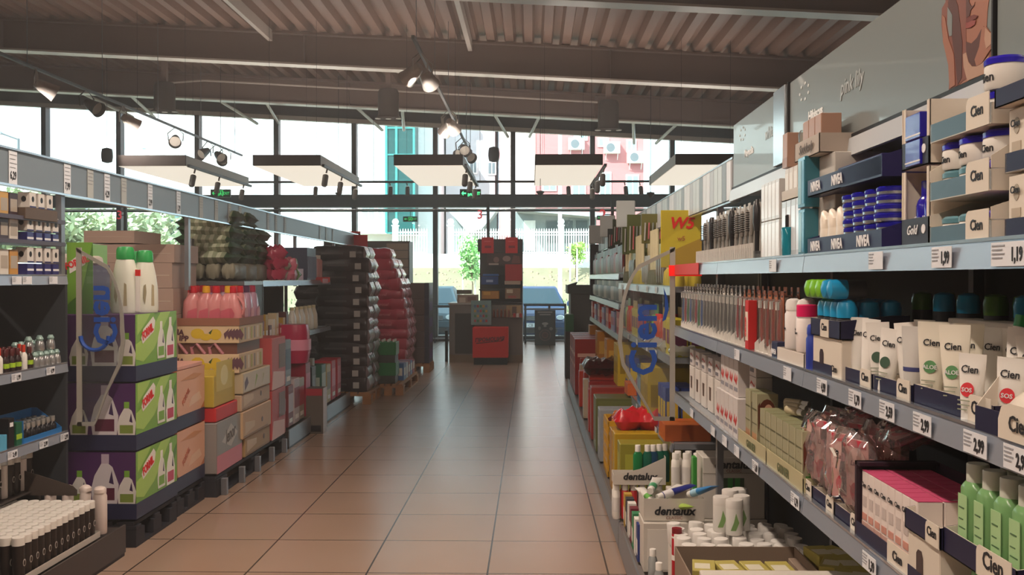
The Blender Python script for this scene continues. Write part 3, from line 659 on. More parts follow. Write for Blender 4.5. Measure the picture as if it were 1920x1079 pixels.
def rack(x0, xb, y0, y1, levels, base_x, side, label, back=(0.0, 1.8), ends=(), labels={}, post=1.85):
    """shelf rack; x0 shelf front, xb back plane, side=+1 right rack, -1 left rack"""
    o = bpy.data.objects.new('shelf_rack', None); C.objects.link(o); o.location = (0, y0, 0); tag(o, label, 'shelf rack')
    L = y1 - y0; a, c = sorted((x0, xb))
    bk = B(); bk.box(xb - .015, xb + .015, 0, L, back[0], back[1], RACK); link('back_panel', bk.mesh('back_panel', smooth=0), o)
    n = max(1, round(L / 1.25))
    for k in range(n + 1):
        yy = L * k / n; p = B(); p.box(xb - side * .045 - .015, xb - side * .045 + .015, yy - .03 if k == n else yy - .0, yy if k == n else yy + .03, 0, post, STEEL); link('post', p.mesh('post', smooth=0), o)
    for h in levels:
        for k in range(n):
            ya, yb = L * k / n + .002, L * (k + 1) / n - .002
            s_ = B(); s_.box(a + .012, c - .05 if side > 0 else c - .012, ya, yb, h - .03, h, SHELF) if side > 0 else s_.box(a + .05, c - .012, ya, yb, h - .03, h, SHELF)
            sh = link('shelf', s_.mesh('shelf', smooth=0), o)
            # price strip: slightly tilted channel
            q = B(); x1 = x0; xs = -side
            q.prism([(x1 + xs * .0, h), (x1 + xs * .006, h - .046), (x1 - xs * .004, h - .046), (x1 - xs * .012, h)], ya, yb, STRIP, 'y')
            q.box(min(x1 - xs * .012, x1 + xs * .002), max(x1 - xs * .012, x1 + xs * .002), ya, yb, h, h + .006, SILVER)
            link('price_strip', q.mesh('price_strip', smooth=0), sh)
            for (yy, me) in labels.get(h, ()):
                yl = yy - y0
                if ya <= yl < yb:
                    lb = link('price_label', me, sh, (x0 - side * .009, yl, h - .023)); lb.rotation_euler = (0, 0, RIGHT if side > 0 else LEFT)
    bs = B(); p0, p1 = sorted((base_x, xb)); bs.box(p0, p1, 0, L, .02, .15, mat('#7b7470' if side > 0 else '#3c3532', .45)); bs.box(p0 + (.0 if side > 0 else .03), p1 - (.03 if side > 0 else 0), 0, L, 0, .02, BLACK)
    bs.box(base_x - .006 if side > 0 else base_x - .004, base_x + .004 if side > 0 else base_x + .006, 0, L, .02, .165, STEEL if side > 0 or y0 > 5 else mat('#453d3a', .45))
    link('base_shelf', bs.mesh('base_shelf', smooth=0), o)
    for yy in ends:
        e = B(); e.box(a, c, yy - y0 - .012, yy - y0 + .012, 0, back[1], RACK); link('end_panel', e.mesh('end_panel', smooth=0), o)
    return o
pl = {}
def PL(p, w_=.085, h_=.038):
    if (p, w_) not in pl: pl[(p, w_)] = price_label(p, w_, h_)
    return pl[(p, w_)]
def zx(x, Xf=.75): return Xf * F / abs(x - VX)
labs = {1.53: [(zx(1768), PL('1,99')), (zx(1895), PL('1,19', .12)), (zx(1645), PL('')), (zx(1452), PL(''))],
        1.215: [(zx(x), PL(p)) for x, p in ((1545, '4,99'), (1607, '1,79'), (1667, '2,59'), (1733, '2,99'), (1832, '2,99'), (1911, '2,99'), (1480, ''), (1385, ''))],
        .865: [(zx(x), PL(p)) for x, p in ((1340, ''), (1362, ''), (1385, ''), (1420, '1,49'), (1495, '1,79'), (1635, '1,39'), (1300, ''))]}
rack(.75, 1.27, .2, 5.2, (1.53, 1.215, .865), .47, 1, 'near right rack full of cosmetics with silver price strips', back=(.15, 1.85), labels=labs)
lab2 = {h: [(zx(x), PL('')) for x in (1232, 1215, 1196, 1180, 1168, 1157, 1148, 1140)] for h in (1.42, 1.04, .58)}
rack(.75, 1.27, 5.22, 8.4, (1.42, 1.04, .58), .47, 1, 'second right rack with sponges and brushes behind the clear divider', back=(.15, 1.75), labels=lab2)
rack(.75, 1.27, 8.42, 12.6, (1.50, 1.24, .97, .55), .47, 1, 'farthest right rack with dark hanging goods near the checkouts', back=(.15, 1.9), ends=(12.58,))
# left racks
labl = {1.48: [(-2.45 * F / (x - VX), PL(p)) for x, p in ((18, ''), (38, ''), (88, ''))], 1.02: [(-2.45 * F / (x - VX), PL(p)) for x, p in ((16, '1,99'), (82, '4,99'))], .66: [(-2.45 * F / (x - VX), PL(p)) for x, p in ((8, '2,49'), (68, '2,99'), (108, '2,99'))]}
rack(-2.45, -2.97, 2.6, 5.1, (1.48, 1.02, .66), -2.15, -1, 'near left rack with black aerosol bottles and lamp boxes', back=(.15, 1.46), labels=labl, post=1.46, ends=(5.09,))
rack(-2.3, -2.85, 8.3, 11.1, (1.44, .92), -2.08, -1, 'middle left rack with packets above and laundry goods', back=(.15, 1.44), post=1.74, ends=(8.31,), labels={.92: [(2.3 * F / (VX - x), PL('')) for x in (505, 530, 550, 570)]})

# top header panels on the right rack
HG = mat('#7f8785', .3, coat=.3)
def header(y0, y1, label, extra=None, words=()):
    o = bpy.data.objects.new('advert_board', None); C.objects.link(o); o.location = (.85, (y0 + y1) / 2, 1.85); tag(o, label, 'header panel'); L = (y1 - y0) / 2
    p = B(); p.box(0, .03, -L + .004, L - .004, 0, .262, HG); link('panel', p.mesh('panel', .002, smooth=0), o)
    f = B(); f.box(-.006, .036, -L, -L + .006, -.004, .265, BLACK); f.box(-.006, .036, -L, L, -.01, .0, BLACK); link('frame', f.mesh('frame', smooth=0), o)
    for me in words: link(me.name, me, o)
    if extra: link('poster', extra, o)
LW = mat('#b3b8b6', .3); LWB = mat('#f2f2f0', .4)
ROSE = mat('#e0e4e2', .3)
def words_at(ln1, ln2, y, dot=None):
    out = [text(ln1, .04, LWB, x=-.0015, y=y, z=.10, face='l', sx=1.1, bold=.03), text(ln2, .06, LW, x=-.0015, y=y - .33, z=.12, face='l', sx=1.0, shear=.2)]
    b = B()
    for k in range(7):
        a = k * .9; b.dec(ell(y + .12 + .05 * math.cos(a), .2 + .025 * math.sin(a), .007, .005, 8), ROSE, 'l', -.0012)
    out.append(b.mesh('flower_emblem', smooth=0))
    return out
# portrait print: lower half of a face with a hand against the cheek (u runs towards the camera = right in the photo)
SK = [mat(c, .5) for c in ('#7c4534', '#9a644c', '#50241a', '#b08a72', '#6a2418', '#8c3c34', '#d8cfc4')]
pb = B(); yb_ = (1.81 + 3.24) / 2 - 1.81
def pp(pts, m, lay):
    # pixel outline of the print in a 960 px wide view of it; width .13 m
    out = []
    for (u, v) in pts:
        xx = 1740 + u / 6.0; yy = v / 6.0
        Yw = .85 * F / (xx - VX); zz = EYE - (yy - VY) * Yw / F - 1.85
        out.append((Yw - 2.525, max(.002, min(.26, zz))))
    pb.dec(out, m, 'l', -.0006 * lay, .0004)
pp([(380, -60), (640, -60), (610, 150), (600, 340), (655, 410), (690, 390), (690, 830), (190, 1030), (200, 880), (380, 900), (378, 300)], SK[1], 1)
pp([(150, -60), (385, -60), (378, 400), (385, 560), (400, 900), (340, 940), (300, 980), (190, 1035), (200, 800), (160, 640), (120, 450), (105, 300), (110, 130), (150, 60)], SK[0], 2)
pp([(230, -60), (290, 100), (340, 500), (335, 900), (290, 980), (262, 700), (230, 480), (200, 300), (180, 60)], SK[2], 3)
pp([(180, 110), (230, 200), (228, 430), (200, 440), (175, 300)], mat('#7c8280', .4), 4)
pp([(120, 200), (150, 230), (190, 470), (250, 640), (265, 980), (205, 1020), (190, 760), (130, 500)], SK[1], 4)
pp([(380, -60), (420, -60), (412, 60), (440, 110), (470, 90), (478, 60), (470, 100), (430, 150), (420, 210), (382, 240)], SK[2], 3)
pp([(385, 240), (430, 215), (470, 200), (512, 212), (495, 245), (450, 262), (425, 278), (400, 290), (382, 285)], SK[4], 4)
pp([(384, 285), (425, 278), (450, 262), (490, 262), (480, 310), (430, 345), (400, 350), (382, 350)], SK[5], 4)
pp([(380, 500), (440, 520), (500, 460), (545, 370), (575, 330), (565, 420), (530, 560), (480, 700), (500, 770), (450, 770), (410, 720), (385, 620)], SK[2], 3)
pp([(560, 340), (600, 330), (655, 410), (690, 400), (690, 540), (620, 640), (560, 740), (500, 775), (480, 700), (530, 560)], SK[1], 4)
pp([(385, 620), (412, 725), (450, 775), (500, 776), (560, 745), (640, 650), (640, 840), (400, 935), (360, 780), (350, 640)], SK[3], 4)
pp([(640, 640), (690, 600), (690, 830), (645, 850)], SK[0], 5)
pp([(600, 350), (655, 405), (690, 385), (690, 500), (610, 580), (590, 470)], SK[3], 5)
poster = pb.mesh('poster', smooth=0)
header(.5, 1.81, 'grey cosmetics header panel at the right edge beyond the black joint')
header(1.81, 3.24, 'long grey header panel with the printed face and hand', poster, words_at('Hibiscus', 'pink lily', .42))
header(3.24, 4.14, 'farthest grey header panel with faint lettering and flower dots', None, words_at('Magnolia', 'white', .15))
b = B(); b.box(.835, .855, 3.25, 3.40, 1.852, 2.11, SILVER); tag(link('glint_strip', b.mesh('glint_strip', .002)), 'silver strip added as a lamp reflection between the two left header panels', 'glint strip')  # strip added in place of a lamp's reflection on the glossy panel
b = B(); b.box(.86, 1.25, .5, 4.14, 1.815, 1.838, SHELF); b.prism([(.838, 1.838), (.832, 1.79), (.844, 1.79), (.86, 1.838)], .5, 4.14, mat('#d0d6da', .25, .15), 'y')
tag(link('header_shelf', b.mesh('header_shelf', smooth=0)), 'bright silver strip shelf running under the grey header panels', 'shelf')
# fluted price rail beyond the header panels
o = bpy.data.objects.new('price_rail', None); C.objects.link(o); o.location = (.86, 4.16, 1.8); tag(o, 'long rail of upright white and grey cards over the right racks', 'price rail')
r = B(); r.box(-.004, .02, 0, 8.3, 0, .175, mat('#9fa6a9', .4)); r.box(-.01, .024, 0, 8.3, -.008, 0, SILVER); r.box(-.01, .024, 0, 8.3, .175, .183, SILVER); link('rail', r.mesh('rail', smooth=0), o)
cm = []
for k, c in enumerate(('#dfe3e4', '#b9c0c3', '#c9d4d4', '#8d979b')):
    q = B(); q.box(-.014, -.006, -.045, .045, .004, .17, mat(c, .4)); cm.append(q.mesh('card', smooth=0))
for k in range(84): link('card', cm[(k * 7 + k // 3) % 4], o, (0, .06 + k * .098, 0))
for k in range(5):
    q = B(); q.box(.02, .05, -.02, .02, -1.6, .0, STEEL); link('post', q.mesh('post'), o, (0, .5 + 1.9 * k, 0))
for k, yy in enumerate((8.0, 9.9, 11.8)):
    q = B(); q.box(-.16, -.005, -.006, .006, .02, .24, mat('#cfd8d8', .3)); tag(link('aisle_flag', q.mesh('aisle_flag', .01), None, (.85, yy, 1.86)), 'small pale flag card standing out of the right price rail, %s' % ORD[k], 'sign')

# left price rail
o = bpy.data.objects.new('price_rail', None); C.objects.link(o); o.location = (-2.45, 3.0, 1.9); tag(o, 'long grey price rail hung over the left racks with white tags', 'price rail')
r = B(); r.box(-.02, .0, 0, 10.7, .008, .175, mat('#76828a', .4)); r.box(-.026, .01, 0, 10.7, 0, .01, SILVER); r.box(-.026, .01, 0, 10.7, .172, .182, SILVER); link('rail', r.mesh('rail', smooth=0), o)
def vlabel(p, m=None):
    b = B(); b.box(-.036, .036, -.002, 0, -.078, .078, m or TAGM)
    if p: b.put(text(p, .052, INK, y=-.003, z=-.055, sx=.62, bold=.03))
    for k in range(4): b.dec(rect(-.03, .03 - .01 * (k % 2), .058 - .02 * k, .061 - .02 * k), mat('#9a9ca2', .6), 'f', -.003)
    return b.mesh('price_label', smooth=0)
for x, p in ((14, '6,29'), (118, '7,99'), (162, ''), (194, '4,29'), (226, ''), (276, '2,99'), (330, '1,29'), (373, ''), (402, ''), (427, ''), (447, ''), (500, ''), (515, ''), (532, ''), (598, ''), (610, ''), (622, '')):
    yy = 2.45 * F / (VX - x) - 3.0; q = link('price_label', vlabel(p) if p else vlabel('', mat('#b9bdb9', .5)), o, (.002, yy, .09)); q.rotation_euler = (0, 0, LEFT)
for yy in (5.1, 7.0, 9.5, 10.2, 12.2):
    q = B(); q.box(-.05, -.02, -.02, .02, -.52 if yy < 11 else -1.9, .17, STEEL); link('post', q.mesh('post', smooth=0), o, (0, yy - 3.0, 0))
q = B(); q.box(-.5, .02, -.015, .015, -.01, .2, DGREY); q.box(-.5, .02, -.018, .018, .2, .225, RED); q.box(-.5, .02, -.018, .018, -.035, -.01, RED); o2 = tag(link('rail_end_sign', q.mesh('rail_end_sign', smooth=0), None, (-2.45, 13.8, 1.9)), 'dark end sign framed in red at the far end of the left rail', 'sign')

# clear divider fins with the blue vertical word
FROST = clear('frosted_plastic', '#c8c5bb', .55, .35); BLUEL = mat('#1c4fa8', .4)
def fin(x0, y, mir, label, z0=.72, z1=1.63, w_=.30, big=1.0):
    """transparent fin standing out from the rack front at x0, towards the aisle (mir=-1: to the left)"""
    o = bpy.data.objects.new('rack_divider', None); C.objects.link(o); o.location = (x0, y, 0); tag(o, label, 'divider')
    prof = [(0, z1)] + [(mir * w_ * math.sin(t * PI / 2) ** .8 * .98, z1 - .012 - (1 - math.cos(t * PI / 2)) * .42) for t in [k / 10 for k in range(4, 11)]]
    prof += [(mir * w_, z1 - .5), (mir * w_ * .93, z1 - .62), (mir * w_ * .62, z1 - .78), (mir * w_ * .42, z0 + .03), (mir * w_ * .36, z0), (0, z0)]
    s_ = B(); s_.prism(prof, -.002, .002, clear('clear_plastic_sheet', '#f2f5f4', .03, .05), 'y'); link('sheet', s_.mesh('sheet', smooth=0), o)
    e = B(); pts = [Vector((p[0], 0, p[1])) for p in prof]
    cen = Vector((mir * w_ * .4, 0, (z0 + z1) / 2)); n = len(pts)
    for k in range(n):
        a, c = pts[k], pts[(k + 1) % n]; ia, ic = a + (cen - a).normalized() * .022, c + (cen - c).normalized() * .022
        if (a.x, c.x) == (0, 0): continue
        e.add([(a.x, -.004, a.z), (c.x, -.004, c.z), (ic.x, -.004, ic.z), (ia.x, -.004, ia.z), (a.x, .004, a.z), (c.x, .004, c.z), (ic.x, .004, ic.z), (ia.x, .004, ia.z)], [(0, 1, 2, 3), (7, 6, 5, 4), (0, 4, 5, 1), (1, 5, 6, 2), (2, 6, 7, 3), (3, 7, 4, 0)], FROST)
    e.box(min(0, mir * .028), max(0, mir * .028), -.004, .004, z0, z1, mat('#a9a49a', .5)); link('edge_trim', e.mesh('edge_trim', smooth=0), o)
    return o
fo = fin(.75, 5.12, -1, 'clear rounded divider with the blue upright word on the right rack')
link('lettering', text('Cien', .20, BLUEL, x=-.10, y=-.006, z=1.145, roll=PI / 2, bold=.02, sx=1), fo)
sw = B(); sw.prism([(-.062, 1.42), (-.04, 1.36), (-.035, 1.30), (-.05, 1.25), (-.068, 1.24), (-.055, 1.30), (-.055, 1.36)], -.008, -.005, BLUEL, 'y'); link('swoosh', sw.mesh('swoosh', smooth=0), fo)
lf = fin(-2.42, 5.14, 1, 'clear divider with blue backwards word beside the green detergent boxes', z0=.68, z1=1.63, w_=.26)
m_ = text('Cien', .17, BLUEL, x=0, y=-.006, z=0, roll=PI / 2, bold=.03).copy(); m_.transform(Matrix.Translation((.10, 0, 1.27)) @ Matrix.Diagonal((-1, 1, 1, 1))); link('lettering', m_, lf)
sw = B(); sw.tube([(.10 + .075 * math.cos(a), -.008, 1.16 + .075 * math.sin(a)) for a in [-PI + k * PI / 10 for k in range(11)]], .011, BLUEL, 6); link('swoosh', sw.mesh('swoosh'), lf)

# ================================================================ PRODUCT KITS
def cyl_text(s_, size, r, z, m=INK, **k): return text(s_, size, m, bend=r + .0008, z=z, **k)
BL = mat('#2a1fb0', .2, coat=.4)
def k_tray(w_, d, hf, hb, tab=None, col=NAVY, tabc=CREAM, tx=None, ts=.028, inner=CREAM, side=None, slope=True):
    """shelf-ready carton tray, front towards -Y"""
    b = B(); y0, y1 = -d / 2, d / 2; t = .002
    b.box(-w_ / 2, w_ / 2, y0, y1, 0, t, inner)
    b.box(-w_ / 2, w_ / 2, y0, y0 + t, 0, hf, col); b.box(-w_ / 2 + t, w_ / 2 - t, y0 + t, y0 + 2 * t, t, hf, inner)
    b.box(-w_ / 2, w_ / 2, y1 - t, y1, 0, hb, side or col); b.box(-w_ / 2 + t, w_ / 2 - t, y1 - 2 * t, y1 - t, t, hb, inner)
    sl = [(y0, 0), (y1, 0), (y1, hb), (y0 + d * (.75 if slope else .02), hb), (y0, hf)]
    for s_ in (-1, 1):
        a, c = sorted((s_ * w_ / 2, s_ * (w_ / 2 - t))); b.prism(sl, a, c, side or col, 'x')
        a, c = sorted((s_ * (w_ / 2 - t), s_ * (w_ / 2 - 2 * t))); b.prism(sl, a, c, inner, 'x')
    parts = [('tray', b.mesh('tray', smooth=0))]
    if tab:
        tw, th, tx0 = tab; q = B()
        q.prism([(tx0 - tw / 2, 0), (tx0 + tw / 2, 0), (tx0 + tw / 2, th), (tx0 - tw / 2 + .01, th), (tx0 - tw / 2 + .003, th - .004), (tx0 - tw / 2, th - .012)], y0 - .0016, y0, tabc, 'y')
        parts.append(('printed_tab', q.mesh('printed_tab', smooth=0), None, [('lettering', text(tx or 'Cien', ts, INK, x=tx0, y=y0 - .0022, z=th * .38, sx=.95, bold=.02))]))
    elif tx:
        parts.append(('lettering', text(tx, ts, PAPER, x=0, y=y0 - .0008, z=hf * .25, bold=.03)))
    return Kit('display_tray', 'tray', parts)
def k_jar(lid=BL, body=WHITE, r=.038, h=.05, lh=.018, tx='Cien'):
    b = B(); b.lathe([(r * .93, 0), (r, .004), (r, h - .004), (r * .97, h)], body, 24)
    l = B(); l.lathe([(r * 1.02, h), (r * 1.03, h + lh * .6), (r * .9, h + lh * .92), (r * .6, h + lh)], lid, 24)
    return Kit('cream_jar', 'jar', [('jar', b.mesh('jar')), ('lid', l.mesh('lid')), ('lettering', cyl_text(tx, h * .5, r, h * .35))])
def k_tube(w_=.055, h=.155, d=.034, capc=WHITE, body=WHITE, dot=None, tx='Cien', ts=.018, stripe=None, name='cosmetic_tube', dt=None):
    b = B(); n = 6; rings = [(d / 2, d / 2, .024)]
    for k in range(1, n + 1):
        t = k / n; rings.append((d / 2 + (w_ / 2 - d / 2) * t ** .7, d / 2 * (1 - t) ** .8 + .0012, .024 + (h - .034) * t))
    rings.append((w_ / 2, .0012, h)); b.loft(rings, body, 18)
    c = B(); c.lathe([(d / 2 * .96, 0), (d / 2, .003), (d / 2, .024)], capc, 18)
    parts = [('tube', b.mesh('tube')), ('cap', c.mesh('cap'))]
    def fy(z): t = (z - .024) / (h - .034); return -(d / 2 * max(0, 1 - t) ** .8 + .003)
    if tx:
        zz = h * .72; m_ = text(tx, ts, INK, sx=.95, bold=.02).copy()
        for v in m_.vertices: v.co = (v.co.x, fy(zz + v.co.z) - (.0006 if v.co.y < 0 else 0), zz + v.co.z)
        parts.append(('lettering', m_))
    if dot:
        q = B(); zz = h * .47; r_ = .0125
        q.add([(r_ * math.cos(2 * PI * k / 20), fy(zz + r_ * math.sin(2 * PI * k / 20)) - .0005, zz + r_ * math.sin(2 * PI * k / 20)) for k in range(20)], [tuple(range(20))], dot)
        if dt: q.put(text(dt, .011, PAPER, y=fy(zz) - .002, z=zz - .004, bold=.02))
        for k in range(3): q.box(-.014, .012 - .004 * k, fy(h * .25) - .002, fy(h * .25) - .001, h * .3 - k * .008, h * .3 - k * .008 + .0022, mat('#9aa08a', .6))
        parts.append(('printed_seal', q.mesh('printed_seal', smooth=0)))
    if stripe:
        q = B(); q.loft([(d / 2 + .0008 + (w_ / 2 - d / 2) * (k / 12 * .9 + .05) ** .7, d / 2 * (1 - (k / 12 * .9 + .05)) ** .8 + .002, .024 + (h - .034) * (k / 12 * .9 + .05)) for k in (3, 4)], stripe, 18); parts.append(('printed_band', q.mesh('printed_band')))
    return Kit(name, 'tube', parts)
def k_bottle(r=.025, h=.14, ch=.03, cr=None, body=WHITE, cap=WHITE, label=None, tx=None, ts=.014, sq=1.0, flat=1.0, shoulder=.02, name='bottle', cat='bottle', lz=(.25, .75), n=18, dome=0, tc=INK, flare=0):
    cr = cr or r * .6; b = B(); hb = h - ch
    b.loft([(r * .92, r * flat * .92, 0), (r, r * flat, .005), (r * (1 + flare), r * flat * (1 + flare), (hb - shoulder) * .5), (r, r * flat, hb - shoulder), (r * .86, r * flat * .86, hb - shoulder * .45), (cr * .95, cr * .95, hb)], body, n, p=sq)
    c = B()
    if dome: c.loft([(cr, cr * flat if cr >= r * .9 else cr, hb), (cr, cr * flat if cr >= r * .9 else cr, hb + ch * .55), (cr * .85, cr * .85 * flat, hb + ch * .85), (cr * .4, cr * .4, h)], cap, n)
    else: c.lathe([(cr, hb), (cr, h - .002), (cr * .93, h)], cap, n)
    parts = [('bottle', b.mesh('bottle')), ('cap', c.mesh('cap'))]
    if label:
        q = B(); rr = r + .0007; z0, z1 = hb * lz[0], hb * lz[1]
        if sq < 1 or flat < 1: q.loft([(rr * (1 + flare * .8), rr * flat * (1 + flare * .8), z0), (rr * (1 + flare * .8), rr * flat * (1 + flare * .8), z1)], label, n, p=sq)
        else: q.lathe([(rr * (1 + flare * .8), z0), (rr * (1 + flare * .8), z1)], label, n)
        parts.append(('label', q.mesh('label')))
    if tx: parts.append(('lettering', text(tx, ts, tc, y=0, z=hb * .5, bend=(r + .0025) * (1 + flare)) if flat == 1.0 else text(tx, ts, tc, y=-r * flat - .002, z=hb * .5)))
    return Kit(name, cat, parts)
def k_box(w_, d, h, m, prints=(), name='carton', cat='box', bev=.0015, tx=None, ts=.02, tc=INK, tz=.6, top=None, face='f', roll=0, tside=None):
    """prints: (face, poly, material)"""
    b = B(); b.box(-w_ / 2, w_ / 2, -d / 2, d / 2, 0, h, m); parts = [('carton', b.mesh('carton', bev, smooth=0))]
    if prints:
        q = B()
        for k, (f, poly, pm) in enumerate(prints):
            off = .0004 * (k % 5)
            at = {'f': -d / 2 - off, 'l': -w_ / 2 - off, 'r': w_ / 2 + off, 't': h + off}[f]; q.dec(poly, pm, f, at)
        parts.append(('printed_front', q.mesh('printed_front', smooth=0)))
    if tx:
        if face == 'f': parts.append(('lettering', text(tx, ts, tc, y=-d / 2 - .003, z=h * tz, bold=.02, roll=roll)))
        elif face == 'l': parts.append(('lettering', text(tx, ts, tc, x=-w_ / 2 - .003, z=h * tz, bold=.02, face='l', roll=roll)))
        else: parts.append(('lettering', text(tx, ts, tc, x=w_ / 2 + .003, z=h * tz, bold=.02, face='r', roll=roll)))
    return Kit(name, cat, parts)
def run(kit, n, y0, pitch, x, z, label, rz=RIGHT, group=None, jit=.0, rx=0, tilt=0, cols=1, cp=.06, rows=None):
    """n things in a line along the rack from y0 away from the camera, cols deep towards the back"""
    out = []
    for c in range(cols):
        for k in range(n):
            lb = label
            if cols > 1: lb += ', ' + ('front row' if c == 0 else 'second row' if c == 1 else 'third row' if c == 2 else 'back row %s' % ORDW[c])
            if 1 < n <= 20: lb += ', ' + ORD[k]
            s_ = 1 if rz == RIGHT else -1
            o = place(kit, (x + s_ * c * cp + R.uniform(-jit, jit), y0 + k * pitch + R.uniform(-jit, jit), z), lb, rz + R.uniform(-3, 3) * jit * 6, group or label[:60] + ' row', rx=rx, ry=tilt * R.uniform(-1, 1))
            out.append(o)
    return out

# ================================================================ RIGHT RACK, TOP SHELF (1.53)
T = 1.53
def zz(x, Xf=.76): return Xf * F / (x - VX)
# --- tower of cream jar trays
kt = k_tray(.245, .2, .035, .035, tab=(.085, .055, .075), ts=.026, slope=False, side=CREAM, col=mat('#4a6472', .35))
jar = k_jar(h=.037, lh=.014); jarb = k_jar(h=.037, lh=.014, lid=mat('#5f8c98', .25, coat=.3))
yc = 1.745
for lv, (zt, nl) in enumerate(((T, 1), (T + .084, 2), (T + .194, 0))):
    nm = ('lowest', 'middle', 'topmost')[lv]
    place(kt, (.855, yc, zt), 'slate blue display tray of cream jars, %s of the tower' % nm, RIGHT)
    for st in range(nl):
        for c in range(2):
            for k in range(3):
                kk = jar if (k == 0 or st == nl - 1) and lv > 0 or k == 0 else jarb
                place(kk, (.80 + c * .08 + R.uniform(-.003, .003), yc - .08 + k * .08, zt + .003 + st * .052), 'white cream jar in the %s tray of the tower, %s layer, %s' % (nm, 'upper' if st else 'lower', ('front row ' if c == 0 else 'back row ') + ORD[k]), RIGHT + R.uniform(-.3, .3), 'cream jars in the tray tower')
    if lv < 2:   # side cheeks that carry the next tray
        cb = B(); zc = (.084, .11)[lv]
        for s_ in (-1, 1):
            cb = B(); cb.prism([(-.1, .037), (.1, .037), (.1, zc - .001), (-.02, zc - .001), (-.1, .037 + .02)], s_ * .1225 - .001, s_ * .1225 + .001, CREAM, 'x')
            tag(link('tray_insert', cb.mesh('tray_insert', smooth=0), None, (.855, yc, zt), (0, 0, RIGHT)), 'cream cardboard cheek between the %s, %s side' % ('lowest and middle jar trays' if lv == 0 else 'middle and topmost jar trays', 'near' if s_ > 0 else 'far'), 'cardboard insert')
# --- upright carton columns at the right edge
kb = k_box(.052, .052, .098, CREAM, [('f', rect(-.026, .026, 0, .012), mat('#cdbfae', .5)), ('f', ell(0, .07, .009, .013), mat('#a99f8e', .5)), ('f', rect(-.014, .014, .03, .045), mat('#b8aa95', .5))], name='cream_carton', tx='Cien', ts=.016, tz=.7)
kn = k_tray(.17, .17, .032, .032, slope=False)
for lv in range(2):
    zt = T + .002 + lv * .105
    place(kn, (.845, 1.50, zt), 'navy tray of upright cream cartons at the right edge, %s' % ('lower', 'upper')[lv], RIGHT)
    for c in range(3):
        for k in range(3):
            place(kb, (.79 + c * .054, 1.447 + k * .054, zt + .003), 'slim cream carton in the %s navy tray, %s, %s' % (('lower', 'upper')[lv], ('front row', 'second row', 'back row')[c], ORD[k]), RIGHT, 'cream cartons in navy trays')
place(k_tray(.2, .2, .03, .05), (.845, 1.49, T + .212), 'navy tray lying on the cream cartons near the top right', RIGHT)
place(k_jar(r=.05, h=.07, lh=.03), (.79, 1.575, T + .27 + .04), 'large white jar with blue lid under the header panel', RIGHT) if False else None
bigj = k_jar(r=.032, h=.042, lh=.014)
place(bigj, (.80, 1.66, T + .198), 'white jar hidden below the blue lidded one in the topmost tray', RIGHT)
place(bigj, (.795, 1.66, T + .198 + .0565), 'white jar with violet blue lid standing on the topmost tray', RIGHT)
# --- blue carton tower
kg = mat('#30323e', .45)
def open_case(w_, d, h, hf, label, y, z, tx, x=.85):
    b = B(); b.box(-w_ / 2, w_ / 2, -d / 2, d / 2, 0, .003, CREAM); b.box(-w_ / 2, w_ / 2, -d / 2, -d / 2 + .002, 0, hf, kg)
    for s_ in (-1, 1): b.box(min(s_ * w_ / 2, s_ * (w_ / 2 - .014)), max(s_ * w_ / 2, s_ * (w_ / 2 - .014)), -d / 2 + .002, -d / 2 + .004, 0, h, CREAM); b.box(min(s_ * w_ / 2, s_ * (w_ / 2 - .002)), max(s_ * w_ / 2, s_ * (w_ / 2 - .002)), -d / 2, d / 2, 0, h, CREAM)
    b.box(-w_ / 2, w_ / 2, d / 2 - .002, d / 2, 0, h, CREAM)
    lt = B(); lt.dec(ell(w_ * .34, hf * .6, .009, .009), PAPER, 'f', -d / 2 - .001)
    place(Kit('display_case', 'tray', [('case', b.mesh('case', smooth=0)), ('lettering', text(tx, .026, PAPER, x=-.01, y=-d / 2 - .002, z=hf * .45, shear=.3)), ('round_seal', lt.mesh('round_seal', smooth=0))]), (x, y, z), label, RIGHT)
open_case(.135, .18, .155, .058, 'dark fronted case holding a blue bottle, lower of two', 1.955, T, 'Gold')
open_case(.135, .18, .125, .055, 'dark fronted case of blue cartons, upper of two', 1.955, T + .158, 'Stylist')
bbx = k_box(.075, .09, .05, mat('#221a9c', .25, coat=.3), [('f', rect(-.0375, .0375, .006, .009), PAPER)], name='blue_carton')
for k in range(2): place(bbx, (.80, 1.955, T + .162 + .052 * k), 'glossy blue carton with a white line in the upper case, %s' % ('lower', 'upper')[k], RIGHT)
bbt = k_bottle(r=.024, h=.13, ch=.03, body=mat('#2418a0', .15, coat=.4), cap=mat('#2418a0', .2), tx='Stylist', ts=.012, tc=PAPER)
place(bbt, (.80, 1.945, T + .005), 'blue bottle standing in the lower dark fronted case', RIGHT); place(bbt, (.80, 1.985, T + .005), 'blue bottle standing behind the other in the lower dark fronted case', RIGHT)
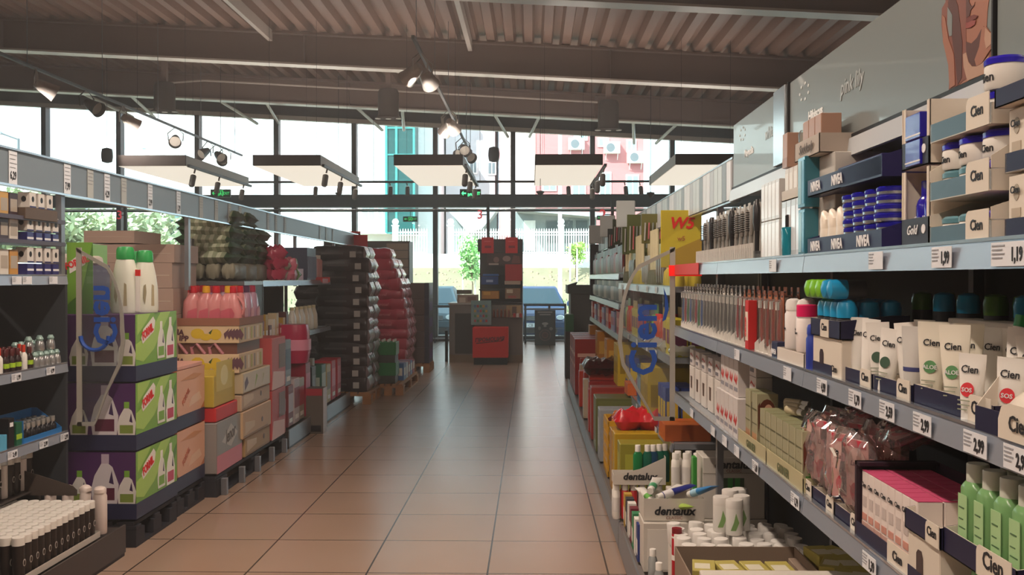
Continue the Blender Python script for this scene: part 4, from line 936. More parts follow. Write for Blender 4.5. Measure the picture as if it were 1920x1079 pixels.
# --- tins and lotions
NV = mat('#232a4c', .4); NVD = mat('#191654', .35)
for lv, (zt, w_) in enumerate(((T, .56), (T + .158, .56))):
    b = B(); w2 = .28; b.box(-w2, w2, -.1, .1, 0, .003, NV); b.box(-w2, w2, -.1, -.098, 0, .045, NV)
    for s_ in (-1, 1): b.prism([(-.1, 0), (.1, 0), (.1, .08), (-.02, .07), (-.1, .045)], s_ * w2 - .001, s_ * w2 + .001, NVD, 'x')
    parts = [('tray', b.mesh('tray', smooth=0))]
    for xx in ((-.2, -.02, .17) if lv == 0 else (-.2, -.02)): parts.append(('lettering', text('NIVEA', .034, PAPER, x=xx, y=-.103, z=.012, sx=.9, bold=.04)))
    if lv: 
        q = B(); q.prism([(-.1, .003), (.1, .003), (.1, .05), (-.1, .05)], -.02, .28, NVD, 'x'); m_ = q.mesh('navy_carton', .002, smooth=0); parts.append(('inner_block', m_))
    place(Kit('display_tray', 'tray', parts), (.85, 2.39, zt), 'navy lotion and tin tray with white letters, %s' % ('lower one', 'upper one resting on the tins')[lv], RIGHT)
tin_b = B(); tin_b.lathe([(.034, 0), (.036, .002), (.036, .008)], SILVER, 22); tin_l = B(); tin_l.lathe([(.0365, .008), (.037, .009), (.037, .0165), (.034, .019)], mat('#1d1aa0', .18, coat=.5), 22)
tin = Kit('cream_tin', 'tin', [('tin', tin_b.mesh('tin')), ('lid', tin_l.mesh('lid'))])
for k in range(4):
    for j in range(7): place(tin, (.79 + R.uniform(-.003, .003), 2.155 + .075 * k, T + .003 + .0195 * j), 'flat blue cream tin, %s stack, %s' % (ORD[k], ORDW[j] + ' from below'), RIGHT, 'stacks of flat blue tins')
for k in range(3):
    for j in range(6): place(tin, (.866 + R.uniform(-.003, .003), 2.155 + .075 * k, T + .003 + .0195 * j), 'flat blue cream tin in the hidden back stack, %s, %s' % (ORD[k], ORDW[j] + ' from below'), RIGHT, 'stacks of flat blue tins')
lb = B(); lb.loft([(.026, .018, 0), (.03, .02, .01), (.03, .02, .05), (.026, .019, .066)], mat('#ece0cf', .35), 18); lc = B(); lc.loft([(.026, .019, .066), (.028, .02, .09), (.012, .014, .112, -.012), (.004, .006, .118, -.016)], mat('#efe3d2', .3), 18)
le = B(); le.dec(ell(-.004, .032, .009, .009), DGREY, 'f', -.0205)
lot = Kit('lotion_bottle', 'bottle', [('bottle', lb.mesh('bottle')), ('cap', lc.mesh('cap')), ('printed_seal', le.mesh('printed_seal'))])
for c in range(2):
    for k in range(3): place(lot, (.785 + c * .045, 2.468 + .068 * k, T + .003), 'squat cream lotion bottle beside the blue tins, %s, %s' % (('front row', 'back row')[c], ORD[k]), RIGHT, 'cream lotion bottles')
# --- perfume boxes
pbx = k_box(.05, .05, .17, mat('#cfd0d2', .22, .25), [('f', rect(-.022, .022, .02, .15), mat('#e9eaec', .2, .2))], name='perfume_box')
for lv in range(2):
    for c in range(2):
        for k in range(4):
            place(pbx, (.79 + .052 * c, 2.82 + .053 * k, T + .001 + .002 * lv + .165 * lv * .0), 'tall silver white perfume box on the top shelf, %s, %s' % (('front row', 'back row')[c], ORD[k]), RIGHT, 'tall silver perfume boxes') if lv == 0 else None
tr = k_tray(.20, .13, .03, .03, col=mat('#c9c2b6', .5), slope=False)
place(tr, (.83, 2.91, T + .172), 'grey carton tray resting on the tall perfume boxes', RIGHT)
st_ = k_box(.045, .05, .095, mat('#d3cabf', .3), [('f', rect(-.018, .018, .015, .08), mat('#e2dbd0', .3))], name='perfume_box')
for k in range(4): place(st_, (.80, 2.84 + .048 * k, T + .175), 'short pale perfume box in the grey tray, %s' % ORD[k], RIGHT)
sd = k_tray(.24, .14, .052, .052, col=mat('#b3a698', .5), tx='Suddenly', ts=.035, slope=False)
sd.parts[1] = ('lettering', text('Suddenly', .034, mat('#5c5048', .5), y=-.073, z=.016, shear=.4, sx=1.1))
place(sd, (.83, 2.72, T + .272), 'beige tray with script lettering on top of the perfume stack', RIGHT)
sup = B(); sup.box(-.115, .115, -.06, .06, 0, .27, mat('#c9c2b8', .5)); tag(link('perfume_carton', sup.mesh('perfume_carton', .002, smooth=0), None, (.85, 2.68, T), (0, 0, RIGHT)), 'closed pale carton block under the beige script tray', 'box')
bbx2 = k_box(.055, .055, .105, mat('#b08a76', .35), [('f', rect(-.0275, .0275, 0, .03), mat('#a07a66', .35))], name='perfume_box')
for k in range(3): place(bbx2, (.80, 2.655 + .06 * k, T + .276), 'rosy beige perfume box in the script tray, %s' % ORD[k], RIGHT)
place(bbx2, (.80, 3.0, T + .275), 'single rosy beige perfume box left of the script tray', RIGHT)
gl = B(); gl.lathe([(.014, 0), (.016, .03), (.012, .06), (.014, .09), (.007, .1)], clear('clear_glass', '#e8f2f0', .2, .05), 14); tag(link('glass_vial', gl.mesh('glass_vial'), None, (.80, 2.90, T + .275)), 'slim clear glass vial between the beige boxes', 'bottle')
# copper and teal display
cp = B(); cp.box(-.06, .06, -.07, .07, 0, .03, mat('#7c4636', .35)); cp.box(-.06, .06, -.07, .07, .15, .18, mat('#9a7a6c', .3)); cp.box(-.06, .06, .05, .07, .03, .15, mat('#5d4a40', .4))
place(Kit('perfume_display', 'display', [('stand', cp.mesh('stand', .002, smooth=0))]), (.84, 2.735 - .06, T), 'copper coloured tester stand beside the lotion tray', RIGHT) if False else None
tq = k_box(.07, .05, .14, mat('#3c7f90', .15, .2), [('f', rect(-.03, .0, .01, .13), mat('#7fa8b0', .2)), ('f', rect(.008, .03, .01, .13), mat('#2b7f9c', .2))], name='perfume_box')
place(tq, (.775, 2.735, T + .135), 'shiny aqua perfume box above the copper band', RIGHT); place(tq, (.775, 2.74, T + .002), 'shiny aqua perfume box below the copper band', RIGHT, sc=.92)
tl = clear('teal_glass', '#1fa0b4', .5, .05)
tb = B(); tb.loft([(.026, .016, 0), (.028, .017, .004), (.034, .02, .085), (.03, .018, .09)], mat('#1893a8', .08, trans=.4), 18); tc_ = B(); tc_.lathe([(.009, .09), (.009, .125), (.006, .128)], BLACK, 12)
place(Kit('perfume_bottle', 'bottle', [('bottle', tb.mesh('bottle')), ('cap', tc_.mesh('cap'))]), (.765, 2.93, T), 'teal glass perfume bottle with black cap on a clear stand', RIGHT)
pbx3 = k_box(.045, .05, .125, mat('#dcdcda', .25, .1), [('f', rect(-.02, .02, .01, .115), mat('#eeeeec', .2))], name='perfume_box')
run(pbx3, 5, 3.10, .048, .80, T, 'white perfume carton beside the teal bottle'); run(pbx3, 5, 3.10, .048, .80, T + .127, 'white perfume carton in the upper layer beside the teal bottle')
# hair accessories on clear holders
hb_ = B(); hb_.tube([(0, 0, .02), (0, 0, .09)], .006, mat('#8d8983', .3), 8); hb_.loft([(.012, .006, .09), (.02, .009, .12), (.02, .009, .165), (.01, .006, .185)], mat('#8d8983', .3), 12)
br_ = B()
for a in range(4):
    for c in range(9): br_.tube([(-.012 + .008 * a, -.008, .105 + c * .008), (-.012 + .008 * a, -.02, .105 + c * .008)], .0014, BLACK, 4)
crd = B(); crd.box(-.024, .024, .007, .009, .0, .2, mat('#b7b0a6', .4)); crd.box(-.026, .026, -.022, .006, .005, .03, CLEARP)
hk = Kit('hairbrush_pack', 'hairbrush', [('handle', hb_.mesh('handle')), ('bristles', br_.mesh('bristles', smooth=0)), ('card', crd.mesh('card', smooth=0))])
hk2 = Kit('hairbrush_pack', 'hairbrush', [('handle', B().tube([(0, 0, .02), (0, 0, .1)], .008, BLACK, 8).loft([(.012, .01, .1), (.022, .014, .13), (.022, .014, .18), (.008, .008, .2)], mat('#2b2a2c', .3), 12).mesh('handle')), ('card', crd.mesh('card', smooth=0))])
for r_ in range(2):
    for k in range(13):
        kk = hk if (k * 3 + r_) % 5 else hk2
        place(kk, (.785 + .06 * r_, 3.42 + k * .085, T + .003 + (.0 if r_ == 0 else .03)), '%s packed hairbrush on the top shelf, %s row, %s' % ('silver' if kk is hk else 'black', ('front', 'back')[r_], ORD[k]), RIGHT + R.uniform(-.2, .2), 'packed hairbrushes on the top shelf')
for k in range(4):
    b = B(); L = .27; b.box(-L / 2, L / 2, -.04, -.037, 0, .045, CLEARP); b.box(-L / 2, L / 2, -.04, .06, 0, .002, WHITE)
    for q in range(9): b.box(-L / 2 + q * L / 8 - .002, -L / 2 + q * L / 8 + .002, -.044, -.036, 0, .06, WHITE)
    tag(link('comb_tray', b.mesh('comb_tray', smooth=0), None, (.80, 3.52 + k * .285, T), (0, 0, RIGHT)), 'clear divided tray with white prongs under the hairbrushes, %s' % ORD[k], 'tray')
# yellow sign divider and red tag
ye = mat('#c4b02a', .5)
b = B(); b.box(-.11, .11, -.004, .004, 0, .31, ye)
pr = B(); pr.prism([(-.05, .09), (.11, .16), (.11, 0), (-.05, 0)], -.0055, -.0045, mat('#a8892c', .5), 'y')
yp = Kit('sign_board', 'sign', [('board', b.mesh('board', .002, smooth=0)), ('printed_art', pr.mesh('printed_art', smooth=0)), ('lettering', text('W5', .085, RED, x=.0, y=-.008, z=.212, bold=.03, shear=.25)), ('lettering', text('w5', .035, mat('#a8642c', .5), x=.0, y=-.008, z=.145, bold=.02))])
place(yp, (X(1276, 5.3) , 5.3, T - .005), 'tall yellow board with red letters standing at the rack joint')
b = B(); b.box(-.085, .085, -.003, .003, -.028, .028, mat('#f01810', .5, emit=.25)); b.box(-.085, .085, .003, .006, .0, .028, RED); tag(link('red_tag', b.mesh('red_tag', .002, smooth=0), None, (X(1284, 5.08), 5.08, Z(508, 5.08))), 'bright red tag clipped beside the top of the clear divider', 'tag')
b = B(); b.box(.75 - .0, .75 + .004, 4.35, 5.06, T - .045, T + .006, mat('#d23c38', .5)); tag(link('red_strip_tag', b.mesh('red_strip_tag', smooth=0), None, (-.012, 0, 0)), 'faded red sleeve on the price strip left of the hairbrushes', 'tag')

# ================================================================ RIGHT RACK, MIDDLE SHELF (1.215)
M2 = 1.215
# tubes in trays
gd, rd_ = mat('#5e9460', .5), mat('#d2303a', .5)
tw = k_tube(); tg = k_tube(w_=.06, h=.165, dot=gd, dt='ALOE', body=mat('#e9e3d2', .4)); ts_ = k_tube(w_=.052, h=.118, dot=rd_, dt='SOS'); tp = k_tube(w_=.06, h=.15, tx=None, stripe=mat('#3a3f72', .5), body=mat('#c9c6c0', .4)); tgr = k_tube(w_=.055, h=.12, capc=mat('#1f8a40', .4), tx=None)
ks = k_tray(.22, .16, .036, .038, tab=(.07, .044, .07), ts=.026)
ks2 = k_tray(.34, .17, .042, .045, tab=(.085, .052, .12), ts=.032)
for (y, kk, lb) in ((2.335, ks, 'navy tray with cream tab, farthest of the tube trays'), (2.105, ks, 'navy tray with cream tab, second of the tube trays'), (1.80, ks2, 'long navy tray with the aloe and red dot tubes')):
    place(kk, (.85 - .0, y, M2), lb, RIGHT)
spots = [(tw, 1.78 + .62, .80, 'plain white tube, farthest in the tube trays', 0), (tw, 2.32, .795, 'white tube beside the dark seal tube', .06), (k_tube(w_=.055, h=.15, dot=mat('#3e5a48', .5)), 2.25, .80, 'white tube with dark green seal, far tray', -.06), (k_tube(w_=.055, h=.14, dot=mat('#3e5a48', .5)), 2.18, .785, 'leaning white tube with dark green seal in front', .12),
         (tw, 2.13, .82, 'white tube behind the grey printed one', -.1), (tp, 2.06, .80, 'grey tube with violet band and small print', .0), (tg, 1.935, .785, 'tallest white tube with green aloe seal, front left', .03), (tg, 1.87, .83, 'white tube with green aloe seal half hidden in the middle', 0), (tg, 1.82, .785, 'white tube with green aloe seal nearest the red dot tube', -.02),
         (ts_, 1.735, .775, 'short white tube with the red dot in front', .02), (k_tube(w_=.055, h=.165), 1.71, .84, 'tall plain white tube behind the red dot tube', .08), (tw, 1.665, .86, 'white tube leaning back at the right of the long tray', -.1), (ts_, 1.65, .80, 'short white tube with red dot under the carton flap', .05), (tgr, 1.80, .90, 'white tube with a green cap lying above the others', 0)]
for (kk, y, x, lb, tl_) in spots:
    if kk is tgr: place(kk, (x, y, M2 + .17 + .015), lb, RIGHT, rx=PI * .93, sc=.9)
    else: place(kk, (x, y, M2 + .003), lb, RIGHT + .75 + R.uniform(-.25, .2), 'tubes in the navy trays', ry=tl_)
for k in range(8): place(tw, (.90, 1.66 + .085 * k, M2 + .003), 'plain white tube in the back row of the tube trays, %s' % ORD[k], RIGHT + .6, 'tubes in the navy trays')
sup = B(); sup.box(-.3, .3, -.03, .03, 0, .165, mat('#cfc6ba', .6)); tag(link('carton_block', sup.mesh('carton_block', .002, smooth=0), None, (.96, 1.9, M2), (0, 0, RIGHT)), 'plain grey carton standing behind the white tubes', 'box')
# open tray with big flaps at right edge
b = B(); b.box(-.19, .19, -.09, .09, 0, .003, CREAM); b.box(-.19, .19, -.092, -.09, 0, .04, NAVY); b.box(-.19, .19, .088, .09, 0, .05, CREAM)
b.prism([(-.09, 0), (.09, 0), (.09, .13), (-.03, .12), (-.09, .04)], -.19, -.188, CREAM, 'x'); b.prism([(-.09, 0), (.09, 0), (.09, .05), (-.09, .04)], .188, .19, NAVY, 'x')
b.add([(-.188, -.05, .045), (.06, -.06, .01), (.10, .03, .15), (-.10, .06, .135)], [(0, 1, 2, 3)], CREAM)
q = B(); q.prism([(-.105, 0), (.02, 0), (.02, .058), (-.07, .058), (-.095, .05), (-.105, .03)], -.094, -.0925, CREAM, 'y')
place(Kit('display_tray', 'tray', [('tray', b.mesh('tray', smooth=0)), ('printed_tab', q.mesh('printed_tab', smooth=0), None, [('lettering', text('Cien', .034, INK, x=-.035, y=-.096, z=.017, bold=.02))])]), (.84, 1.47, M2), 'torn open navy tray with a big cream flap at the right edge', RIGHT)
place(k_tray(.18, .16, .045, .05, tab=None, inner=CREAM), (.86, 1.44, M2 + .155), 'small navy box tray above the torn tray at the right edge', RIGHT)
sup = B(); sup.box(-.09, .09, -.05, .05, 0, .155, NAVY); tag(link('carton_block', sup.mesh('carton_block', .002, smooth=0), None, (.93, 1.44, M2 + .0), (0, 0, RIGHT)), 'dark carton under the small navy tray at the right edge', 'box') if False else None
# blue deodorants on a white case
b = B(); b.box(-.12, .12, -.09, .09, 0, .10, CREAM); f = B(); f.dec(rect(-.12, .045, 0, .032), NAVY, 'f', -.0905); f.dec([(-.055, .03), (-.025, .03), (-.025, .058), (-.032, .068), (-.048, .068), (-.055, .058)], mat('#35262e', .6), 'f', -.0915)
place(Kit('display_case', 'box', [('carton', b.mesh('carton', .002, smooth=0)), ('printed_front', f.mesh('printed_front', smooth=0)), ('lettering', text('Cien', .024, INK, x=.07, y=-.093, z=.018, bold=.02))]), (.85, 2.53, M2), 'white case with a hand hole under the blue deodorants', RIGHT)
place(k_tray(.25, .17, .045, .06, tab=(.07, .045, .0), ts=.026), (.84, 2.53, M2 + .102), 'navy tray of blue capped deodorants on the white case', RIGHT)
dcan = lambda c: k_bottle(r=.025, h=.095, ch=.045, cr=.0255, body=DGREY, cap=mat(c, .3, coat=.3), dome=1, tx='Cien', ts=.011, tc=PAPER, shoulder=.004, name='deodorant_can', cat='deodorant')
dB, dG, dD = dcan('#1a93c4'), dcan('#7cc02c'), dcan('#3c5a10')
for c in range(3):
    for k in range(4): place(dB, (.785 + .054 * c, 2.445 + .054 * k, M2 + .105), 'blue capped deodorant in the navy tray, %s, %s' % (('front row', 'middle row', 'back row')[c], ORD[k]), RIGHT, 'blue capped deodorants')
for k in range(4): place((dB, dB, dG, dG)[k], (.79, 2.445 + .054 * k, M2 + .125 + .105 - .05), '%s capped deodorant lying on the tray row, %s' % (('blue', 'blue', 'green', 'green')[k], ORD[k]), RIGHT, rx=0) if False else None
capm = lambda c: Kit('deodorant_can', 'deodorant', [('can', B().loft([(.024, .024, 0), (.024, .024, .045)], DGREY, 16).mesh('can')), ('cap', B().loft([(.0245, .0245, .045), (.0255, .0255, .07), (.022, .022, .085), (.01, .01, .09)], mat(c, .3, coat=.3), 16).mesh('cap'))])
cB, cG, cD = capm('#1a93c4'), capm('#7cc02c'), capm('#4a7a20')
for k in range(5): place((cB, cB, cG, cG, cG)[k], (.79 + .035, 2.44 + .05 * k, M2 + .20 + .026), '%s capped deodorant lying across the standing ones, %s' % (('blue', 'blue', 'green', 'green', 'green')[k], ORD[k]), RIGHT, 'lying deodorants', rx=PI / 2)
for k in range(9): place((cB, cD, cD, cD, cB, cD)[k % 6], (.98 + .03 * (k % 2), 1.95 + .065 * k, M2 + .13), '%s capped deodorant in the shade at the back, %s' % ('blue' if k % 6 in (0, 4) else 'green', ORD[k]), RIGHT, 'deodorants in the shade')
sup = B(); sup.box(-.33, .33, -.06, .06, 0, .129, NAVY); tag(link('carton_block', sup.mesh('carton_block', .002, smooth=0), None, (1.06, 2.2, M2), (0, 0, RIGHT)), 'long dark carton at the back carrying green capped deodorants', 'box')
# white and pink deodorants
wd = k_bottle(r=.026, h=.15, ch=.035, cr=.024, body=mat('#e6e0dc', .35), cap=mat('#e8e4de', .35), dome=1, tx='Cien', ts=.011, shoulder=.012)
pd = k_bottle(r=.03, h=.135, ch=.034, cr=.029, body=mat('#efe4de', .35), cap=mat('#e01860', .35), tx='Cien', ts=.012, shoulder=.012)
bd = k_bottle(r=.024, h=.13, ch=.03, cr=.022, body=mat('#2b3f9c', .3), cap=mat('#2b3f9c', .3), shoulder=.012, dome=1)
for (kk, y, x, lb) in ((pd, 2.80, .785, 'white bottle with pink cap in front of the toothbrushes'), (pd, 2.75, .86, 'white bottle with pink cap, right one behind'), (wd, 2.87, .80, 'white dome capped bottle left of the pink cap'), (wd, 2.94, .785, 'white dome capped bottle beside the toothbrushes, front'), (wd, 2.99, .84, 'white dome capped bottle beside the toothbrushes, back'), (wd, 2.82, .85, 'white dome capped bottle behind the pink cap')):
    place(kk, (x, y, M2 + .043), lb, RIGHT)
place(k_tray(.30, .15, .042, .042, col=mat('#d8cfc4', .5), inner=mat('#d8cfc4', .5), slope=False), (.83, 2.87, M2), 'low cream tray under the pink capped bottles', RIGHT)
place(bd, (.775, 2.685, M2 + .0), 'dark blue bottle between the pink capped one and the white case', RIGHT)
nb = k_box(.07, .03, .055, NV, name='blue_carton', tx='NIVEA', ts=.022, tc=PAPER, tz=.3); place(nb, (.775, 3.07, M2), 'small navy carton with white letters left of the pink capped bottles', RIGHT)
# toothbrush packs
def brush_pack(c1, c2, w_=.03, h=.2):
    crd = B(); crd.box(-w_ / 2, w_ / 2, .006, .008, 0, h, mat(c2, .45)); crd.box(-.008, .008, .0055, .0085, h * .9, h * .93, DGREY)
    hd = B(); hd.tube([(0, -.002, .015), (0, -.004, .07), (.001, -.002, .12), (0, -.003, h * .82)], [.004, .0055, .0035, .003], mat(c1, .3), 8); hd.box(-.005, .005, -.014, -.004, h * .7, h * .83, WHITE)
    bl = B(); bl.loft([(.011, .012, .01), (.012, .013, .03), (.01, .012, h * .6), (.01, .016, h * .84), (.004, .006, h * .87)], CLEARP, 10)
    return Kit('toothbrush_pack', 'toothbrush', [('card', crd.mesh('card', smooth=0)), ('toothbrush', hd.mesh('toothbrush')), ('blister', bl.mesh('blister'))])
bps = [(brush_pack('#c8452c', '#b86a44'), 'orange'), (brush_pack('#6b6a68', '#cfc8be'), 'grey'), (brush_pack('#2f8a50', '#cfc9c4'), 'green'), (brush_pack('#c03a48', '#d6cfca'), 'red'), (brush_pack('#3a6cb8', '#cfcac8'), 'blue')]
seq = [0] * 8 + [3] + [1] * 9 + [4, 2, 3, 1, 4, 2, 3, 4]
for k in range(26):
    kk, cn = bps[seq[k]]
    for r_ in range(2): place(kk, (.785 + .05 * r_, 3.10 + k * .078, M2 + .012 + .012 * r_), '%s toothbrush pack on the middle shelf, %s, %s' % (cn, ('front row', 'back row')[r_], ORD[k]), RIGHT + R.uniform(-.15, .15), 'toothbrush packs on the middle shelf', ry=0)
for k in range(5):
    b = B(); L = .38; b.box(-L / 2, L / 2, -.03, .05, 0, .004, WHITE)
    for q in range(7): b.prism([(-.03, 0), (.05, 0), (.05, .05), (-.01, .05), (-.03, .03)], -L / 2 + q * L / 6 - .001, -L / 2 + q * L / 6 + .001, WHITE, 'x')
    tag(link('divider_tray', b.mesh('divider_tray', smooth=0), None, (.80, 3.26 + .4 * k, M2), (0, 0, RIGHT)), 'white comb shaped divider tray under the toothbrush packs, %s' % ORD[k], 'tray')
rp = k_box(.05, .03, .17, mat('#c8282a', .35), [('f', rect(-.02, .02, .03, .13), mat('#e8d8c8', .4))], name='toothpaste_carton', tx='dental', ts=.028, tc=RED, tz=.45, roll=PI / 2); place(rp, (.765, 3.42, M2 + .006), 'red and white carton with upright word among the toothbrushes', RIGHT)

# ================================================================ RIGHT RACK, LOWER SHELF (.865)
L1 = .865
# white medicine style cartons
mc = mat('#cfc8c4', .4)
mA = k_box(.075, .05, .15, mc, [('f', [(-.03, .06), (-.01, .09), (.0, .06), (.02, .085), (.03, .07), (.01, .045), (-.01, .055)], mat('#b8332f', .5)), ('f', rect(-.03, .03, .02, .035), mat('#8e8c94', .5))], name='white_carton')
mB = k_box(.10, .06, .08, mc, [('f', [(-.04, .05), (-.02, .065), (.03, .05), (.04, .06), (.03, .045), (-.01, .055)], mat('#b8332f', .5)), ('f', rect(-.04, .02, .015, .03), mat('#6d6c74', .5))], name='white_carton')
for k in range(5): place(mA, (.79, 3.68 + .085 * k, L1 + .002), 'upright white carton with a red squiggle on the lower shelf, %s' % ORD[k], RIGHT)
for k in range(4): place(mA, (.80, 3.72 + .085 * k, L1 + .153), 'white carton with a red squiggle in the upper layer, %s' % ORD[k], RIGHT)
for j in range(4): place(mB, (.83, 3.55 + .0 * j, L1 + .002 + .082 * j), 'flat white carton with red swirl in the pile, %s' % (ORDW[j] + ' from below'), RIGHT)
mh = k_box(.12, .1, .16, mat('#d9d2ca', .5), [('f', [(-.02, .05), (.02, .05), (.026, .11), (-.026, .11)], mat('#5a463c', .6))], name='white_carton')
for k in range(5): place(mh, (.85, 4.22 + .17 * k, L1 + .003), 'white display carton with a dark cut-out, %s' % ORD[k], RIGHT)
for k in range(5): place(mB, (.83, 4.22 + .17 * k, L1 + .166), 'flat white carton lying on the cut-out cartons, %s' % ORD[k], RIGHT)
# hair dye boxes
gbx = mat('#8c8c68', .4)
def dye(hair, low):
    w_, d_, h_ = .068, .06, .165
    pr = [('f', rect(-w_ / 2, w_ / 2, 0, .045), mat(low, .4)), ('f', rect(-w_ / 2, w_ / 2, .045, .165), mat('#9c9878', .4)), ('f', rect(-.034, .034, .113, .118), mat('#5d5a3c', .4)), ('f', rect(-.034, .034, .072, .075), mat('#5d5a3c', .4)), ('f', rect(.031, .034, 0, .165), mat('#c8c4a4', .4)),
          ('r', rect(-.03, .03, .0, .165), mat('#a8a282', .4)), ('r', ell(-.002, .105, .026, .045), mat(hair, .4)), ('r', ell(.002, .11, .014, .025), mat('#d8a88c', .4)), ('r', rect(-.022, .02, .012, .04), mat('#4f8a3c', .4)), ('r', [(-.028, .05), (-.02, .1), (-.024, .14), (-.029, .13)], mat(hair, .4))]
    return k_box(w_, d_, h_, gbx, pr, name='hair_dye_carton')
d1, d2, d3 = dye('#5e2a18', '#b98a60'), dye('#3a2418', '#a87858'), dye('#7a4a28', '#a09a78')
for k in range(7):
    for r_ in range(2): place((d1, d2, d3)[(k + r_) % 3], (.795 + .063 * r_, 2.80 + .074 * k, L1 + .004), 'olive hair dye carton with a portrait on its side, %s, %s' % (('front row', 'back row')[r_], ORD[k]), RIGHT, 'hair dye cartons')
place(d1, (.80, 3.36, L1 + .02), 'taller hair dye carton with brown hair portrait, farthest', RIGHT, sc=1.15)
place(d2, (.80, 3.46, L1 + .02), 'hair dye carton beside the white cartons', RIGHT, sc=1.15)
for k, (y0, L) in enumerate(((2.99, .42), (3.42, .42))):
    b = B(); b.box(-L / 2, L / 2, -.035, -.032, 0, .055, mat('#b5ac86', .45)); b.box(-L / 2, L / 2, -.035, .13, 0, .003, mat('#b5ac86', .45)); b.box(-L / 2, -L / 2 + .002, -.035, .13, 0, .045, mat('#b5ac86', .45)); b.box(L / 2 - .002, L / 2, -.035, .13, 0, .045, mat('#b5ac86', .45))
    place(Kit('display_tray', 'tray', [('tray', b.mesh('tray', smooth=0)), ('lettering', text('GARNIER', .036, mat('#5d6444', .5), y=-.037, z=.014, sx=.9))]), (.79, y0 - .05, L1), 'long olive tray with green letters under the hair dye, %s' % ('near half' if k == 0 else 'far half'), RIGHT)
for k in range(3):
    b = B(); b.lathe([(.014, 0), (.014, .06), (.01, .065)], mat('#b7a98a', .3), 12); b.lathe([(.011, .065), (.011, .09)], WHITE, 12)
    tag(link('hair_tube', b.mesh('hair_tube'), None, (.81 + .02 * k, 3.1 + .09 * k, L1 + .188), (PI / 2, 0, .3 + .2 * k)), 'small beige tube lying on the hair dye cartons, %s' % ORD[k], 'tube')
# pink filled clear bags of razors and cotton
bagm = clear('clear_bag', '#f3e4e2', .16, .04)
def pink_bag(seed):
    q = random.Random(seed); b = B(); b.bag(.115, .20, .05, bagm, seed=seed, wr=.006); m1 = b.mesh('bag'); m1.transform(Matrix.Rotation(PI / 2, 4, 'X') @ Matrix.Translation((0, 0, -.025)))
    m1.transform(Matrix.Translation((0, 0, .1)))
    c = B(); c.prism([(-.045, .02), (.045, .02), (.04, .185), (-.04, .185)], -.012, -.010, mat('#e2b9b4', .4), 'y'); c.dec(ell(0, .12, .036, .045), mat('#ead8d0', .4), 'f', -.0135); c.dec(ell(.0, .055, .028, .026), mat('#d24a5c', .4), 'f', -.0135); c.dec(rect(-.035, .035, .165, .183), mat('#c8384c', .4), 'f', -.0135)
    d = B()
    for k in range(4): x = -.033 + .022 * k; d.tube([(x, .006, .03), (x + .004, .0, .12)], .006, mat('#dc6a86', .3), 6); d.box(x - .014, x + .016, -.004, .008, .12, .14, mat('#f0b8c4', .3))
    return Kit('razor_bag', 'packet', [('bag', m1), ('card', c.mesh('card', smooth=0)), ('razor', d.mesh('razor')), ('lettering', text('Lady 3', .018, mat('#7c4048', .5), y=-.0145, z=.12, shear=.3))])
pbk = [pink_bag(s) for s in (3, 4, 5)]
for k in range(5):
    for r_ in range(2):
        place(pbk[(k + r_) % 3], (.80 + .07 * r_, 2.37 + .10 * k, L1 + .03 + .01 * r_), 'clear pink packet of razors with a red print, %s, %s' % (('front row', 'back row')[r_], ORD[k]), RIGHT + R.uniform(.1, .6), 'pink razor packets', rx=R.uniform(-.15, .1))
for k in range(4): place(pbk[k % 3], (.84 + .03 * (k % 2), 2.35 + .12 * k, L1 + .205), 'clear pink packet lying on the standing packets, %s' % ORD[k], RIGHT + R.uniform(-.5, .8), 'lying pink packets', rx=-1.2)
for k in range(3): place(k_tray(.19, .17, .036, .03, tab=(.06, .044, .06), ts=.024), (.85, 2.38 + .195 * k, L1), 'navy tray with cream tab under the pink packets, %s' % ORD[k], RIGHT)
# pink topped cream cartons in dark frame
pkb = k_box(.038, .05, .155, mat('#e2d6cf', .4), [('f', rect(-.019, .019, 0, .04), mat('#d3a99c', .4)), ('f', rect(-.012, .012, .075, .1), mat('#c3b6b0', .4)), ('f', rect(-.014, .014, .045, .06), mat('#c98f80', .4)), ('t', rect(-.019, .019, -.025, .025), mat('#d0557a', .4))], name='pink_carton', tx='Cien', ts=.015, tz=.78)
for r_ in range(3):
    for k in range(8): place(pkb, (.79 + .053 * r_, 1.965 + .041 * k, L1 + .004), 'cream carton with pink top in the dark frame, %s, %s' % (('front row', 'middle row', 'back row')[r_], ORD[k]), RIGHT, 'pink topped cartons')
b = B(); w2 = .17; dk = mat('#2a1a28', .45)
b.box(-w2, w2, -.035, -.033, 0, .04, NAVY); b.box(-w2, w2, -.035, .15, 0, .003, NAVY); b.box(-w2 - .012, -w2, -.035, .15, 0, .178, dk); b.box(-w2 - .012, w2, .148, .15, 0, .178, dk); b.prism([(-.035, .17), (.15, .17), (.15, .178), (-.035, .178)], -w2 - .012, -w2 + .02, dk, 'x'); b.box(w2, w2 + .003, -.035, .15, 0, .1, CREAM)
q = B(); q.box(.03, w2, -.0365, -.035, 0, .05, CREAM)
place(Kit('display_tray', 'tray', [('tray', b.mesh('tray', smooth=0)), ('printed_tab', q.mesh('printed_tab', smooth=0), None, [('lettering', text('Cien', .028, INK, x=.09, y=-.038, z=.018, bold=.02))])]), (.79, 2.11, L1), 'dark framed display holding the pink topped cartons', RIGHT)
